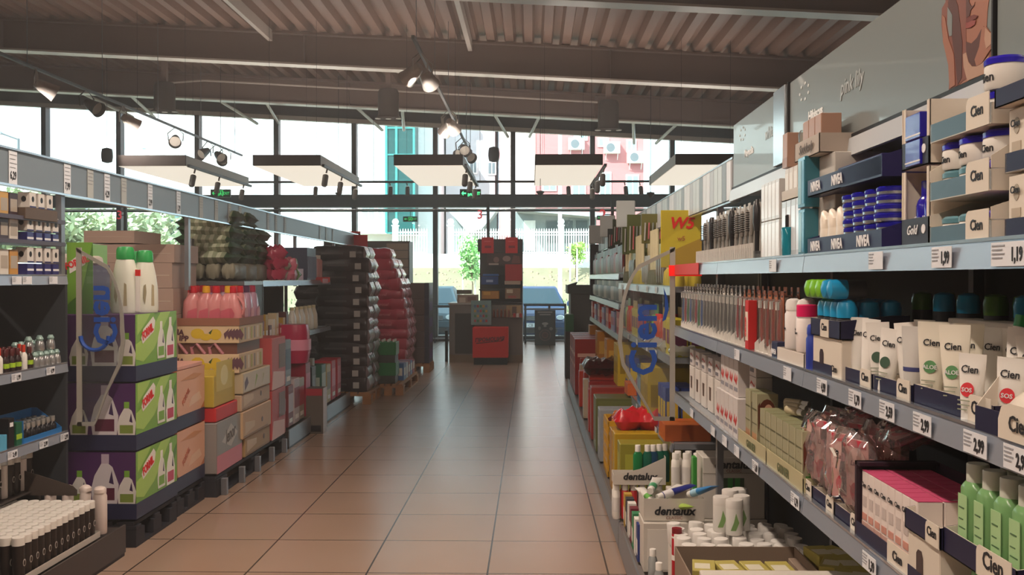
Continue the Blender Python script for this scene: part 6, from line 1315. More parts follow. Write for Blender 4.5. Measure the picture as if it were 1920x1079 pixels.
# level 1.02 : bottles with lime labels and silver jars
S2 = 1.02
lime = mat('#9cc030', .35)
rb = Kit('mini_bottle', 'bottle', [('bottle', B().lathe([(.017, 0), (.018, .003), (.018, .06), (.01, .075)], mat('#2c1c1c', .2), 14).mesh('bottle')), ('cap', B().lathe([(.011, .075), (.011, .105), (.009, .108)], mat('#4c1414', .3), 14).mesh('cap')), ('label', B().lathe([(.0186, .02), (.0186, .042)], lime, 14).mesh('label'))])
sb = Kit('silver_jar', 'jar', [('jar', B().lathe([(.02, 0), (.024, .01), (.02, .04), (.016, .05)], mat('#b9b9b8', .15, .7), 14).mesh('jar')), ('lid', B().lathe([(.014, .05), (.018, .06), (.01, .075)], mat('#8ca8a0', .2), 14).mesh('lid'))])
tlt = Kit('dropper_bottle', 'bottle', [('bottle', B().lathe([(.017, 0), (.018, .003), (.018, .07), (.008, .085)], mat('#d8d4cc', .25), 14).mesh('bottle')), ('cap', B().lathe([(.009, .085), (.009, .12)], mat('#c8402c', .3), 14).mesh('cap'))])
for r_ in range(3):
    for k in range(13):
        kk, nn = ((rb, 'dark lime labelled bottle'), (rb, 'dark lime labelled bottle'), (tlt, 'white red tipped bottle'), (rb, 'dark lime labelled bottle'))[(k + r_) % 4] if k > 4 else (sb, 'round silver jar')
        place(kk, (-2.475 - .05 * r_, 5.02 - .052 * (12 - (12 - k)) if False else 5.03 - .055 * k, S2 + .003 + (.05 if k < 5 and r_ == 2 else 0)), '%s on the left second shelf, %s, %s from far end' % (nn, ('front row', 'second row', 'third row')[r_], ORDW[k]), LEFT, nn + 's')
for k in range(5): place(sb, (-2.49 - .03 * (k % 2), 5.0 - .055 * k, S2 + .08), 'round silver jar on top of the jar heap, %s from far end' % ORDW[k], LEFT, 'silver jars on top')
cl_ = k_bottle(r=.024, h=.17, ch=.03, cr=.02, body=mat('#cfc8c0', .3), cap=WHITE, dome=1)
run(cl_, 3, 4.15, .06, -2.49, S2, 'tall pale bottle at the left edge of the second shelf', rz=LEFT)
# level .66 : blue tray of black bulbs, green/blue goods
S3 = .66
bt = mat('#2470b0', .3)
b = B(); b.box(-.19, .19, -.08, .08, 0, .003, bt); b.box(-.19, .19, -.082, -.08, 0, .03, bt); b.box(-.192, -.19, -.08, .08, 0, .115, bt); b.prism([(-.08, 0), (.08, 0), (.08, .13), (.05, .13), (-.08, .03)], .19, .192, bt, 'x'); b.box(-.19, .19, .078, .08, 0, .13, bt)
tag(link('blue_tray', b.mesh('blue_tray', smooth=0), None, (-2.54, 4.86, S3), (0, 0, LEFT)), 'bright blue cardboard tray of dark round bottles on the third left shelf', 'tray')
bb = Kit('round_bottle', 'bottle', [('bottle', B().lathe([(.016, 0), (.022, .02), (.022, .045), (.012, .06)], mat('#1c1c20', .15), 14).mesh('bottle')), ('cap', B().lathe([(.012, .06), (.016, .07), (.014, .09)], mat('#a8a8a4', .2, .5), 14).mesh('cap'))])
for r_ in range(3):
    for k in range(7): place(bb, (-2.49 - .048 * r_, 5.01 - .05 * k, S3 + .004), 'dark round bottle with metal cap in the blue tray, %s, %s from far end' % (('front row', 'middle row', 'back row')[r_], ORDW[k]), LEFT, 'dark bottles in the blue tray')
for k in range(6):
    kk, nn = ((k_box(.05, .05, .11, mat('#1c5c40', .35), [('f', rect(-.025, .025, .03, .055), lime)]), 'green carton with lime band'), (k_box(.05, .05, .14, BLACK, [('f', rect(-.015, .015, .1, .12), PAPER)]), 'black carton with white mark'), (k_box(.06, .05, .07, mat('#58a8c8', .35)), 'pale blue carton'))[k % 3]
    place(kk, (-2.49, 4.64 - .07 * k, S3 + .003), '%s beside the blue tray, %s' % (nn, ORD[5 - k]), LEFT)
# base : spray bottles, pump pack, grey wedge box and the tray of white capped bottles
blk = mat('#241d1b', .25)
can = k_bottle(r=.026, h=.19, ch=.035, cr=.0262, body=blk, cap=mat('#e2ddd4', .35), dome=0, shoulder=.004, name='spray_can', cat='spray can')
q = B(); q.dec(ell(0, .08, .012, .016, 12), mat('#a8a098', .4), 'f', -.0265); q.dec(ell(0, .08, .008, .011, 12), blk, 'f', -.0272); can.parts.append(('printed_ring', q.mesh('printed_ring', smooth=0)))
canw = k_bottle(r=.026, h=.20, ch=.035, cr=.0262, body=mat('#cfc4bc', .3), cap=mat('#d8e0e4', .35), shoulder=.004, name='spray_can', cat='spray can')
for r_ in range(11):
    for k in range(13):
        place(can, (-2.20 - .056 * r_, 4.80 - .056 * k + .0 * r_, .168), 'black bottle with white cap on the left base, %s row, %s from far end' % (ORDW[r_], ORDW[k]), LEFT, 'white capped bottles on the left base')
b = B(); b.box(-.39, .39, -.31, .31, 0, .002, WHITE); b.box(-.39, .39, -.312, -.31, 0, .03, mat('#c9c2b8', .4)); b.box(.39, .392, -.31, .31, 0, .03, mat('#c9c2b8', .4)); b.box(-.392, -.39, -.31, .31, 0, .03, mat('#c9c2b8', .4))
tag(link('display_tray', b.mesh('display_tray', smooth=0), None, (-2.48, 4.46, .166), (0, 0, LEFT)), 'low pale tray under the block of white capped bottles', 'tray')
b = B(); b.box(-.33, .33, -.28, .28, 0, .003, BLACK); b.box(-.33, .33, -.1, .28, 0, .0, BLACK)
b = B(); b.box(.0, .34, -.24, .24, 0, .004, CARD); b.prism([(-.24, 0), (.24, 0), (.24, .17), (.2, .17), (-.24, .04)], .0, .004, mat('#3a322e', .5), 'x')
tier = B(); tier.box(-.36, .36, -.2, .2, 0, .006, mat('#3a322e', .5)); 
for s_ in (-1, 1):
    for t_ in (-1, 1): tier.box(s_ * .34 - .01, s_ * .34 + .01, t_ * .18 - .01, t_ * .18 + .01, -.2, 0, mat('#3a322e', .5))
tag(link('wire_tier', tier.mesh('wire_tier', smooth=0), None, (-2.74, 4.66, .378), (0, 0, LEFT)), 'dark raised tier behind the white capped bottles', 'tray')
for r_ in range(4):
    for k in range(10):
        nn = 'pink spray bottle' if (k + r_) % 3 == 1 else 'black spray bottle'
        place(canw if (k + r_) % 3 == 1 else can, (-2.60 - .06 * r_, 4.97 - .06 * k, .386), '%s with white cap on the raised tier, %s, %s from far end' % (nn, ('front row', 'second row', 'third row', 'back row')[r_], ORDW[k]), LEFT, 'spray bottles on the raised tier')
b = B(); b.prism([(-.16, 0), (.16, 0), (.16, .03), (.14, .05), (-.12, .13), (-.16, .12)], -.002, .002, mat('#4b403a', .5), 'y'); b.box(-.16, .16, .002, .006, 0, .03, mat('#4b403a', .5))
tag(link('wedge_panel', b.mesh('wedge_panel', smooth=0), None, (-2.47, 4.9, .362 - .0)), 'dark slanted side of a display tray among the spray bottles', 'tray')
for k in range(4):
    s_b = k_bottle(r=.034, h=.24, ch=.03, cr=.03, body=mat('#d3c4bb', .35), cap=mat('#d3c4bb', .35), dome=1, sq=.8, flat=.7)
    if k == 0: place(s_b, (-2.19, 4.90, .17), 'large pale pink pouch bottle at the corner of the left base')
    else: place(s_b, (-2.19 - .09 * k, 4.93, .17), 'pale pink pouch bottle behind the corner one, %s' % ORD[k], LEFT)

# ================================================================ PALLET DISPLAYS ON THE LEFT
WOOD_ = WOOD; DKP = mat('#26262e', .6)
FG = mat('#78a83c', .35); FGD = mat('#4f8030', .35); PUR = mat('#4e2a5c', .35); NVB = mat('#282a48', .4)
def pallet(x0, x1, y0, y1, label, h=.14):
    WOOD = DKP if 'dark' in label else WOOD_
    b = B(); w_, d_ = x1 - x0, y1 - y0
    for k in range(5): b.box(w_ * k / 5 + .012, w_ * (k + 1) / 5 - .012, 0, d_, h - .022, h, WOOD)
    for k in range(3): b.box(0, w_, d_ * k * .44, d_ * k * .44 + d_ * .12, h - .044, h - .022, WOOD)
    for i in range(3):
        for k in range(3): b.box((w_ - .1) * i / 2, (w_ - .1) * i / 2 + .1, (d_ - .12) * k / 2, (d_ - .12) * k / 2 + .12, .02, h - .044, WOOD)
        b.box((w_ - .1) * i / 2, (w_ - .1) * i / 2 + .1, 0, d_, 0, .02, WOOD)
    return tag(link('wooden_pallet', b.mesh('wooden_pallet', .002, smooth=0), None, (x0, y0, 0)), label, 'pallet')
def jugprint(b, f, at, cx, cz, s_, body, lab, cap):
    b.dec([(cx - .35 * s_, cz), (cx + .35 * s_, cz), (cx + .4 * s_, cz + .55 * s_), (cx + .22 * s_, cz + 1.05 * s_), (cx + .1 * s_, cz + 1.15 * s_), (cx - .1 * s_, cz + 1.15 * s_), (cx - .3 * s_, cz + .8 * s_), (cx - .4 * s_, cz + .4 * s_)], body, f, at)
    sg = -1 if f in 'fl' else 1
    b.dec(rect(cx - .1 * s_, cx + .12 * s_, cz + 1.15 * s_, cz + 1.42 * s_), cap, f, at); b.dec([(cx + .12 * s_, cz + .6 * s_), (cx + .26 * s_, cz + .55 * s_), (cx + .2 * s_, cz + .95 * s_)], mat('#3c2850', .4), f, at + sg * .0006); b.dec(rect(cx - .28 * s_, cx + .28 * s_, cz + .1 * s_, cz + .45 * s_), lab, f, at + sg * .0006)
XA, YA, YB = -2.15, 5.25, 5.86          # aisle corner of the green display
pallet(-2.75, XA, YA, YB, 'dark low pallet under the green and violet detergent display')
TIERS = [(.145, .33), (.47, .33), (.79, .33)]
TZ = (.145, .535, .91); TH = .355
for i, z0 in enumerate((.155, .53, .905)):
    w_, d_, h_ = YB - YA, .6, .365
    b = B(); b.box(-.6, 0, 0, w_, 0, h_, PUR)
    parts = [('carton', b.mesh('carton', .004, smooth=0))]
    q = B(); q.prism(rect(.0, w_, .085, h_), .0, .0012, FG, 'x')
    for pts in ([(0, .12), (.1, .1), (.25, .16), (.42, .3), (.5, .365), (.35, .365), (.2, .25), (0, .2)], [(.3, .09), (.45, .14), (.58, .25), (.6, .32), (.45, .2), (.3, .13)], [(.02, .25), (.16, .33), (.2, .362), (.02, .362)]): q.prism([(u * w_ / .6, v) for u, v in pts], .0014, .0024, mat('#a4c85c', .35) if len(pts) != 6 else FGD, 'x')
    jugprint(q, 'r', .003, .36, .1, .15, mat('#e4e2d8', .35), FG, mat('#e8e6dc', .4)); jugprint(q, 'r', .0034, .50, .09, .17, mat('#eceae0', .35), mat('#c04060', .4), mat('#e8e6dc', .4))
    q.prism([(.09, .2), (.25, .26), (.27, .32), (.24, .345), (.1, .28), (.07, .23)], .0036, .0042, WHITE, 'x')
    parts.append(('printed_side', q.mesh('printed_side', smooth=0), None, [('lettering', text('FORMIL', .062, RED, x=.0056, y=.165, z=.245, face='r', roll=.33, bold=.05, sx=.75))]))
    q = B(); jugprint(q, 'f', -.001, -.17, .085, .19, mat('#cfc9cc', .35), mat('#5a2038', .4), mat('#b8a8b8', .4)); jugprint(q, 'f', -.0014, -.45, .085, .19, mat('#cfc9cc', .35), mat('#5a2038', .4), mat('#b8a8b8', .4)); jugprint(q, 'f', -.0018, -.05 + .0, .08, .13, mat('#d6d2cc', .35), mat('#7a8c3c', .4), FG); jugprint(q, 'f', -.0022, -.31, .08, .13, mat('#d6d2cc', .35), mat('#7a8c3c', .4), FG)
    parts.append(('printed_front', q.mesh('printed_front', smooth=0)))
    q = B(); q.box(-.602, .0045, -.0045, w_, 0, .085, NVB); parts.append(('navy_base', q.mesh('navy_base', smooth=0)))
    place(Kit('detergent_display', 'box', parts), (XA, YA, z0), 'green and violet detergent display carton, %s tier' % ('bottom', 'middle', 'top')[i])
# open green carton with bottles on top
b = B(); b.box(-.36, -.22, -.002, .002, 0, .39, FGD); b.prism([(-.36, .05), (-.28, .12), (-.24, .3), (-.22, .39), (-.36, .39)], -.0035, -.002, FG, 'y'); b.prism([(-.345, .22), (-.26, .27), (-.25, .32), (-.275, .34), (-.35, .28)], -.006, -.0045, WHITE, 'y'); b.box(-.362, -.36, -.002, .5, 0, .39, FG)
place(Kit('printed_panel', 'box', [('panel', b.mesh('panel', smooth=0)), ('lettering', text('FORMIL', .05, RED, x=-.3, y=-.008, z=.265, roll=.35, bold=.04, sx=.8))]), (XA - .02, YA + .02, 1.272), 'upright torn green carton panel on the detergent display')
fb_ = Kit('detergent_bottle', 'bottle', [('bottle', B().loft([(.075, .05, 0), (.08, .055, .02), (.078, .052, .14), (.066, .048, .22), (.05, .042, .29), (.045, .04, .30)], mat('#d8dacb', .35), 22, p=.85).mesh('bottle')), ('cap', B().loft([(.047, .043, .30), (.05, .045, .31), (.048, .043, .355), (.04, .036, .37), (.015, .015, .373)], mat('#2f9c50', .3), 22).mesh('cap'))])
q = B(); q.dec([(-.03, .05), (-.02, .12), (-.025, .17), (-.038, .16), (-.042, .09)], mat('#8c8468', .5), 'f', -.0535); q.dec([(.01, .04), (.03, .04), (.028, .16), (.015, .17)], mat('#a89c7c', .5), 'f', -.0535); fb_.parts.append(('printed_front', q.mesh('printed_front', smooth=0)))
Yb = 5.45
place(fb_, (X(229, Yb), Yb, 1.272), 'white detergent bottle with green cap, left one on the display'); place(fb_, (X(266, Yb + .06), Yb + .06, 1.272), 'white detergent bottle with green cap, right one on the display', sc=.95, rz=.9)
place(fb_, (X(240, Yb + .06) - .05, Yb + .28, 1.272), 'white detergent bottle half hidden behind the two front ones', sc=.95)
b = B(); b.box(-.012, .012, -.003, .003, 0, .22, WHITE); b.box(-.014, .014, -.004, .004, .2, .235, RED); tag(link('paper_strip', b.mesh('paper_strip', smooth=0), None, (X(250, 5.4), 5.42, 1.28)), 'thin white strip with a red top between the detergent bottles', 'sign')
# carton stack behind
ck = mat('#a48d80', .6, noise=(5, .08))
for k, (xa, xb, yt, yb2, Y, lb) in enumerate(((150, 246, 432, 455, 6.9, 'long pale cardboard box on top of the stack behind the detergent'), (160, 322, 458, 492, 6.9, 'wide cardboard box, second layer behind the detergent'), (185, 318, 493, 540, 6.9, 'cardboard box, third layer behind the detergent'), (185, 320, 541, 590, 6.9, 'cardboard box, fourth layer behind the detergent'), (190, 322, 591, 680, 6.9, 'cardboard box at the bottom of the stack behind the detergent'))):
    b = B(); x0, x1 = X(xa, Y), X(xb, Y); zt, zb = Z(yt, Y), Z(yb2 + .5, Y); b.box(0, x1 - x0, 0, .5, 0, zt - zb, ck); b.box(.02, x1 - x0 - .02, -.001, 0, (zt - zb) * .48, (zt - zb) * .52, mat('#b8a898', .5))
    tag(link('cardboard_box', b.mesh('cardboard_box', .004, smooth=0), None, (x0, Y - .02 * k - .0 - (.45 if k else .4), zb)), lb, 'box') if False else tag(link('cardboard_box', b.mesh('cardboard_box', .004, smooth=0), None, (x0, Y, zb)), lb, 'box')
b = B(); b.box(0, .62, 0, .5, 0, Z(681, 6.9) if Z(681, 6.9) > .1 else .5, ck); tag(link('cardboard_box', b.mesh('cardboard_box', .004, smooth=0), None, (X(190, 6.9), 6.9, 0)), 'large cardboard box on the floor under the stack behind the detergent', 'box')
b = B(); b.box(-.16, .16, -.12, .12, 0, .26, mat('#4a3458', .4)); q = B(); q.loft([(.14, .11, .26), (.15, .115, .27), (.145, .11, .30), (.12, .09, .32), (.02, .02, .325)], mat('#cbbfb4', .45), 20, p=.55)
bz = 1.272
place(Kit('detergent_tub', 'tub', [('tub', b.mesh('tub', .006)), ('lid', q.mesh('lid'))]), (X(128, 5.6), 5.62, 1.285), 'violet washing powder tub with pale lid between rack and green panel')
b = B(); b.box(-.13, .13, -.1, .1, 0, .012, STEEL); b.box(-.02, .02, -.02, .02, -.9, 0, STEEL)
sup = B(); sup.box(-.17, .17, -.2, .2, 0, 1.283, PUR); tag(link('violet_carton', sup.mesh('violet_carton', .004, smooth=0), None, (X(128, 5.6) - .0, 5.62, 0)), 'tall violet carton column left of the detergent display', 'box')

# orange cream fabric softener cartons
pallet(-2.72, -2.17, 5.92, 6.42, 'low dark pallet under the cream softener cartons')
OC = mat('#d8a688', .4)
for i, z0 in enumerate((.155, .53)):
    w_ = .5; b = B(); b.box(-.55, 0, 0, w_, 0, .365, mat('#b86a40', .4)); parts = [('carton', b.mesh('carton', .004, smooth=0))]
    q = B(); q.prism([(.02, .085), (.42, .085), (w_, .13), (w_, .365), (0, .365), (0, .11)], 0, .0015, OC, 'x')
    q.prism([(.05, .3), (.3, .33), (.45, .31), (.3, .29)], .002, .0028, mat('#c88c60', .4), 'x'); q.prism([(.2, .12), (.44, .15), (.4, .2), (.25, .18)], .002, .0028, mat('#e0bca0', .4), 'x')
    parts.append(('printed_side', q.mesh('printed_side', smooth=0), None, [('lettering', text('FORMIL', .055, mat('#c0583c', .5), x=.004, y=.16, z=.18, face='r', roll=.6, bold=.0, sx=.8))]))
    q = B(); q.box(-.55, .003, -.003, w_ * .99, 0, .085, NVB); parts.append(('navy_base', q.mesh('navy_base', smooth=0)))
    place(Kit('softener_display', 'box', parts), (-2.17, 5.92, z0), 'cream orange softener display carton, %s tier' % ('bottom', 'upper')[i])
b = B(); b.box(-.5, -.0, 0, .45, 0, .025, mat('#d8a090', .4)); tag(link('flat_carton', b.mesh('flat_carton', .003, smooth=0), None, (-2.17, 5.93, .897)), 'flat pink carton on the cream softener cartons', 'box')
# printed fabric softener tower (front face to the camera)
FX0, FX1, FY = -2.66, -2.10, 6.96
pallet(-2.68, -2.12, 6.52, 8.1, 'long dark pallet under the softener tower') if False else None
BRC = mat('#8a5a44', .6); CRM = mat('#c9b08e', .5)
def softband(z0, h_, y0, lb, sil=False, lean=0):
    b = B(); w_ = .56; dd = .62; b.box(-w_, 0, 0, dd, 0, h_, CRM); q = B()
    fl = [ell(-.30, h_ * .55, .05, h_ * .3, 10), ell(-.17, h_ * .5, .045, h_ * .32, 10), ell(-.24, h_ * .35, .04, h_ * .2, 10)]
    for k, e_ in enumerate(fl): q.dec(e_, mat('#c8a828', .5), 'f', -.001 - .0004 * k)
    for k in range(5): q.dec([(-.1 + .03 * k, h_ * .2), (-.085 + .03 * k, h_ * .5), (-.07 + .02 * k, h_ * .85), (-.11 + .02 * k, h_ * .55)], mat('#5c3c48', .5), 'f', -.003 - .0004 * k)
    q.dec([(-.22, h_ * .6), (-.19, h_ * .8), (-.205, h_ * .5)], mat('#3c5028', .5), 'f', -.003)
    for k in range(7): q.dec(rect(.05 + .08 * k, .09 + .08 * k, h_ * .15, h_ * .85), mat(('#a8a048', '#8a7c70', '#d8ccb8')[k % 3], .4), 'r', .001 + .0004 * (k % 4))
    if sil: q.dec(rect(.0, dd, .0, h_), mat('#b8aea0', .25, .4), 'r', .0008)
    parts = [('carton', b.mesh('carton', .003, smooth=0)), ('printed_front', q.mesh('printed_front', smooth=0)), ('lettering', text('VIA', h_ * .42, mat('#4c2030', .5), x=-.44, y=-.003, z=h_ * .5, bold=.04, roll=-.08)), ('lettering', text('IPP', h_ * .42, mat('#4c2030', .5), x=-.40, y=-.003, z=h_ * .14, bold=.04, roll=-.08))]
    place(Kit('softener_tray', 'tray', parts), (FX1, y0, z0), lb)
zt = Z(645, FY); zt2 = Z(612, FY)
softband(zt, zt2 - zt, FY, 'printed softener tray with flowers, topmost'); z2, z2t = Z(702, FY), Z(666, FY)
softband(z2, z2t - z2, FY, 'printed softener tray with flowers, second from the top')
b = B(); b.box(-.56, 0, 0, .62, 0, .004, BRC); b.box(-.57, .0, -.004, 0, 0, .055, BRC); b.box(0, .004, -.004, .62, 0, .055, BRC); b.box(-.56, -.556, 0, .62, 0, .055, BRC); tag(link('brown_tray', b.mesh('brown_tray', smooth=0), None, (FX1, FY, zt2)), 'open brown tray holding the pink softener bottles', 'tray')
b = B(); b.box(-.54, -.02, .02, .6, 0, zt - z2t, mat('#6c4438', .5)); 
q = B()
for k in range(3): q.tube([(-.47 + .13 * k, .012, .0), (-.48 + .13 * k, .01, (zt - z2t) * .6), (-.44 + .13 * k, .01, (zt - z2t) * .97), (-.38 + .13 * k, .012, .0)], .012, mat('#b07078', .35), 8)
place(Kit('softener_layer', 'box', [('carton', b.mesh('carton', smooth=0)), ('bottle_shoulders', q.mesh('bottle_shoulders'))]), (FX1, FY, z2t), 'recessed layer of softener bottles between the two printed trays')
def jug(c, cap, s_=1.0, tr=.15):
    bm = mat(c, .22, trans=tr)
    b = B(); b.loft([(.07, .045, 0), (.075, .05, .02), (.074, .05, .1), (.06, .045, .17, -.008), (.035, .035, .215, .0), (.022, .022, .23, .0)], bm, 20, p=.85)
    h = B(); h.tube([(.02, 0, .205), (.055, 0, .19), (.085, 0, .15), (.09, 0, .11), (.072, 0, .07)], .011, bm, 8)
    c_ = B(); c_.lathe([(.028, .23), (.029, .235), (.027, .275), (.02, .28)], mat(cap, .35), 16)
    q = B(); q.dec([(-.05, .03), (.03, .03), (.045, .08), (.02, .12), (-.04, .1)], mat('#c05a68', .35), 'f', -.0508)
    for m_ in (): pass
    return Kit('softener_bottle', 'bottle', [('bottle', b.mesh('bottle')), ('handle', h.mesh('handle')), ('cap', c_.mesh('cap')), ('label', q.mesh('label', smooth=0))])
jp, jl, jy = jug('#d98c8c', '#c01c2c'), jug('#b892a8', '#9c2444'), jug('#d98c8c', '#d8a020')
JX = [(358, jp, 'pink', 'red'), (383, jy, 'pink', 'yellow'), (402, jp, 'pink', 'red'), (425, jy, 'pink', 'yellow'), (436, jp, 'pink', 'red'), (458, jp, 'pink', 'red'), (474, jug('#b892a8', '#4c2448'), 'lilac', 'violet'), (488, jl, 'lilac', 'red')]
for k, (xx, kk, c1, c2) in enumerate(JX):
    yy = FY + .09 + (.0 if k < 5 else .16 * (k - 4)); place(kk, (min(X(xx, yy), FX1 - .07), yy, zt2 + .006), '%s softener bottle with %s cap in the brown tray, %s from the left' % (c1, c2, ORDW[k]), R.uniform(-.3, .5) if k < 5 else PI / 2)
for k in range(8):
    kk = (jp, jl, jy)[k % 3]; place(kk, (-2.55 + .15 * (k % 3), FY + .26 + .15 * (k // 3), zt2 + .006), '%s softener bottle in the rear of the brown tray, %s' % (('pink', 'lilac', 'yellow capped pink')[k % 3], ORD[k]), .2, 'softener bottles in the rear')
# lower boxes of the tower
def pbox(name, x0, x1, y0, y1, z0, z1, c, label, art=None, txt=None, bev=.006):
    b = B(); b.box(x0 - x1, 0, 0, y1 - y0, 0, z1 - z0, mat(c, .45)); parts = [('carton', b.mesh('carton', bev, smooth=0))]
    if art:
        q = B()
        for k, (f, poly, c2) in enumerate(art): q.dec(poly, mat(c2, .4), f, (-.001 - .0004 * k) if f == 'f' else .001 + .0004 * k)
        parts.append(('printed_side', q.mesh('printed_side', smooth=0)))
    if txt: parts += txt
    return place(Kit(name, 'box', parts), (x1, y0, z0), label)
z3 = Z(735, 7.2)
pbox('silver_wrap_tray', -2.62, -2.08, 6.98, 7.72, z3, z2 - .004, '#b8a888', 'tray with crinkled silver flower print, third from the top', [('r', rect(.02, .7, .01, z2 - z3 - .01), '#c4b8a4'), ('r', [(.05, .02), (.14, .07), (.1, .12), (.04, .08)], '#5c4450'), ('r', [(.3, .02), (.38, .1), (.34, .12)], '#8c9c44'), ('r', [(.5, .03), (.56, .1), (.52, .11)], '#a8a074'), ('f', ell(-.12, .07, .05, .04), '#5c4450')])
pbox('yellow_softener_pack', -2.62, -2.12, 6.46, 6.92, .60, z2 + .03, '#b8a038', 'mustard yellow softener pack right of the cream cartons', [('r', rect(.05, .4, .1, .3), '#c8b454'), ('r', ell(.22, .2, .08, .07), '#d8cc8c')])
pbox('red_carton', -2.6, -2.11, 6.47, 6.95, .50, .596, '#c02c30', 'bright red flat carton under the yellow pack')
pbox('grey_softener_carton', -2.66, -2.1, 6.46, 7.02, .155, .496, '#8a8480', 'grey and pink softener carton at the bottom with script letters', [('r', rect(0, .56, 0, .12), '#c8707c'), ('r', [(0, .12), (.56, .12), (.56, .34), (0, .34)], '#8c8a86'), ('r', [(.1, .2), (.3, .3), (.45, .22), (.3, .14)], '#b4b0a8')], [('lettering', text('lenor', .13, mat('#5c5654', .5), x=.004, y=.29, z=.19, face='r', roll=.15, shear=.3, sx=.8))])
pallet(-2.68, -2.1, 6.46, 8.28, 'long dark pallet under the softener tower and the pink packs')
zA = [.155, .30, .50, z3 - .004]
for k in range(3): pbox('cream_carton', -2.6, -2.09 + .01 * (k == 1), 7.06 if k == 0 else 6.98, 7.74, zA[k] , zA[k + 1] - .004, ('#a8885c', '#bc9c78', '#b89c80')[k], 'cream fruit print carton in the softener tower, %s layer' % ('bottom', 'middle', 'upper')[k], [('r', rect(.02, .66, .01, .02), '#8c6c4c'), ('r', [(.05, .03), (.3, .06), (.3, .1), (.05, .12)], '#c8b090'), ('r', ell(.5, .08, .02, .02), '#5c4a44')])
for k in range(2): pbox('pink_pack', -2.28, -2.09, 7.80, 8.24, (.155, .56)[k], (.555, .98)[k], ('#b04444', '#b85050')[k], 'pink red pack with pale corners at the far end of the pallet, %s' % ('lower', 'upper')[k], [('r', [(.0, 0), (.4, .0), (.4, .12), (.05, .15)], '#d8b0a8'), ('r', rect(.22, .42, .16, .36), '#6c3c24')])
for k in range(5):
    b = B(); b.box(-.02, .02, -.02, .02, 0, .115, STEEL); tag(link('pallet_foot', b.mesh('pallet_foot', .003), None, (-2.078, 6.55 + .4 * k, 0)), 'short grey metal foot at the edge of the low pallets, %s' % ORD[k], 'foot')

# ================================================================ LEFT MIDDLE RACK (from 7.0 to 11.1)
TL = 1.44
b = B(); b.box(-.55, 0, 0, .52, 0, 1.44, mat('#3a3d42', .5)); q = B(); q.box(-.555, .004, -.004, .52, 1.41, 1.44, STEEL); place(Kit('end_cabinet', 'cabinet', [('body', b.mesh('body', .003, smooth=0)), ('top_edge', q.mesh('top_edge', smooth=0))]), (-2.3, 7.76, 0), 'dark end cabinet of the middle left rack under the green bags')
b = B(); b.box(-.03, .03, -.03, .03, 0, 1.78, STEEL); tag(link('rack_post', b.mesh('rack_post', smooth=0), None, (X(350, 7.7), 7.71, 0)), 'grey upright post left of the green bag pile', 'post')
gg = mat('#929a7e', .4); dg = mat('#2e4c30', .35)
def band(u, v, sd): return dg if u < .2 or (u > .86) else (mat('#c0c4ac', .35) if int(u * 14) % 2 else gg)
for j in range(6):
    for r_ in range(3):
        b = B(); b.bag(.46, .40, .10, gg, band=band, seed=60 + j * 3 + r_, wr=.007); o = link('diaper_bag', b.mesh('diaper_bag', smooth=60), None, (-2.66 + .02 * (j % 2), 7.98 + .40 * r_ + .01 * j, TL + .15 + .068 * j), (R.uniform(-.05, .05), R.uniform(-.05, .05), R.uniform(-.08, .08)))
        if r_ == 2 and j > 3: bpy.data.objects.remove(o); continue
        tag(o, 'green and grey bag in the tall pile at left, %s pile, %s' % (('front', 'second', 'rear')[r_], ORDW[j] + ' from below'), 'bag', 'green and grey bags')
for k in range(4):
    b = B(); b.bag(.11, .15, .12, mat('#8c8874', .5), seed=90 + k, wr=.004); tag(link('grey_bag', b.mesh('grey_bag', smooth=60), None, (-2.83 + .13 * k, 7.86, TL + .02)), 'small ribbed grey green bag under the bag pile, %s from the left' % ORDW[k], 'bag')
for k in range(5):
    b = B(); b.box(-.2, .2, -.15, .15, 0, .145, mat('#7c7868', .5)); tag(link('grey_pack', b.mesh('grey_pack', .02, smooth=60), None, (-2.62, 8.1 + .32 * k, TL + .003), ), 'grey green pack under the bag pile, %s' % ORD[k], 'box') if k < 3 else None
for k in range(9):
    c_, n_ = (('#b83c5c', 'magenta'), ('#a8a088', 'beige'), ('#d87890', 'pink'), ('#7c9c58', 'green'))[k % 4]
    b = B(); b.bag(.2, .2, .1, mat(c_, .25), seed=100 + k, wr=.012); tag(link('tissue_packet', b.mesh('tissue_packet', smooth=60), None, (-2.38 - .03 * (k % 2), 9.0 + .2 * (k % 4), TL + .01 + .1 * (k // 4)), (R.uniform(-.2, .2), R.uniform(-.2, .2), R.uniform(0, 3))), '%s crinkled packet beyond the green bags, %s layer, %s' % (n_, ('lower', 'middle', 'upper')[k // 4], ORD[k % 4]), 'packet')
pk2 = k_box(.25, .2, .12, mat('#c86c84', .35)); place(pk2, (-2.42, 9.75, TL + .0), 'flat pink pack behind the crinkled packets', LEFT)
for k in range(3): place(k_bottle(r=.05, h=.3, ch=.06, cr=.03, body=mat(('#b8b8c0', '#c0c0c8', '#b8b498')[k], .3), cap=mat('#d8d8e0', .3)), (-2.62, 9.4 + .13 * k, TL), 'pale bottle behind the pink packets, %s' % ORD[k], LEFT)
b = B(); b.box(-.2, .2, -.15, .15, 0, .34, mat('#3c4660', .4))
for k in range(7): b.tube([(-.17 + .055 * k, -.155, .03), (-.17 + .055 * k, -.155, .25)], .012, mat('#8090a8', .25), 6)
tag(link('bottle_case', b.mesh('bottle_case', smooth=0), None, (-2.46, 10.2, TL), (0, 0, LEFT)), 'dark blue case with upright silver bottles on the left top shelf', 'box')
for k in range(4): place(k_bottle(r=.05, h=.28, ch=.04, cr=.03, body=mat('#d89c98', .3), cap=WHITE), (-2.40, 10.55 + .12 * k, TL), 'pale pink bottle at the far end of the left top shelf, %s' % ORD[k], LEFT)
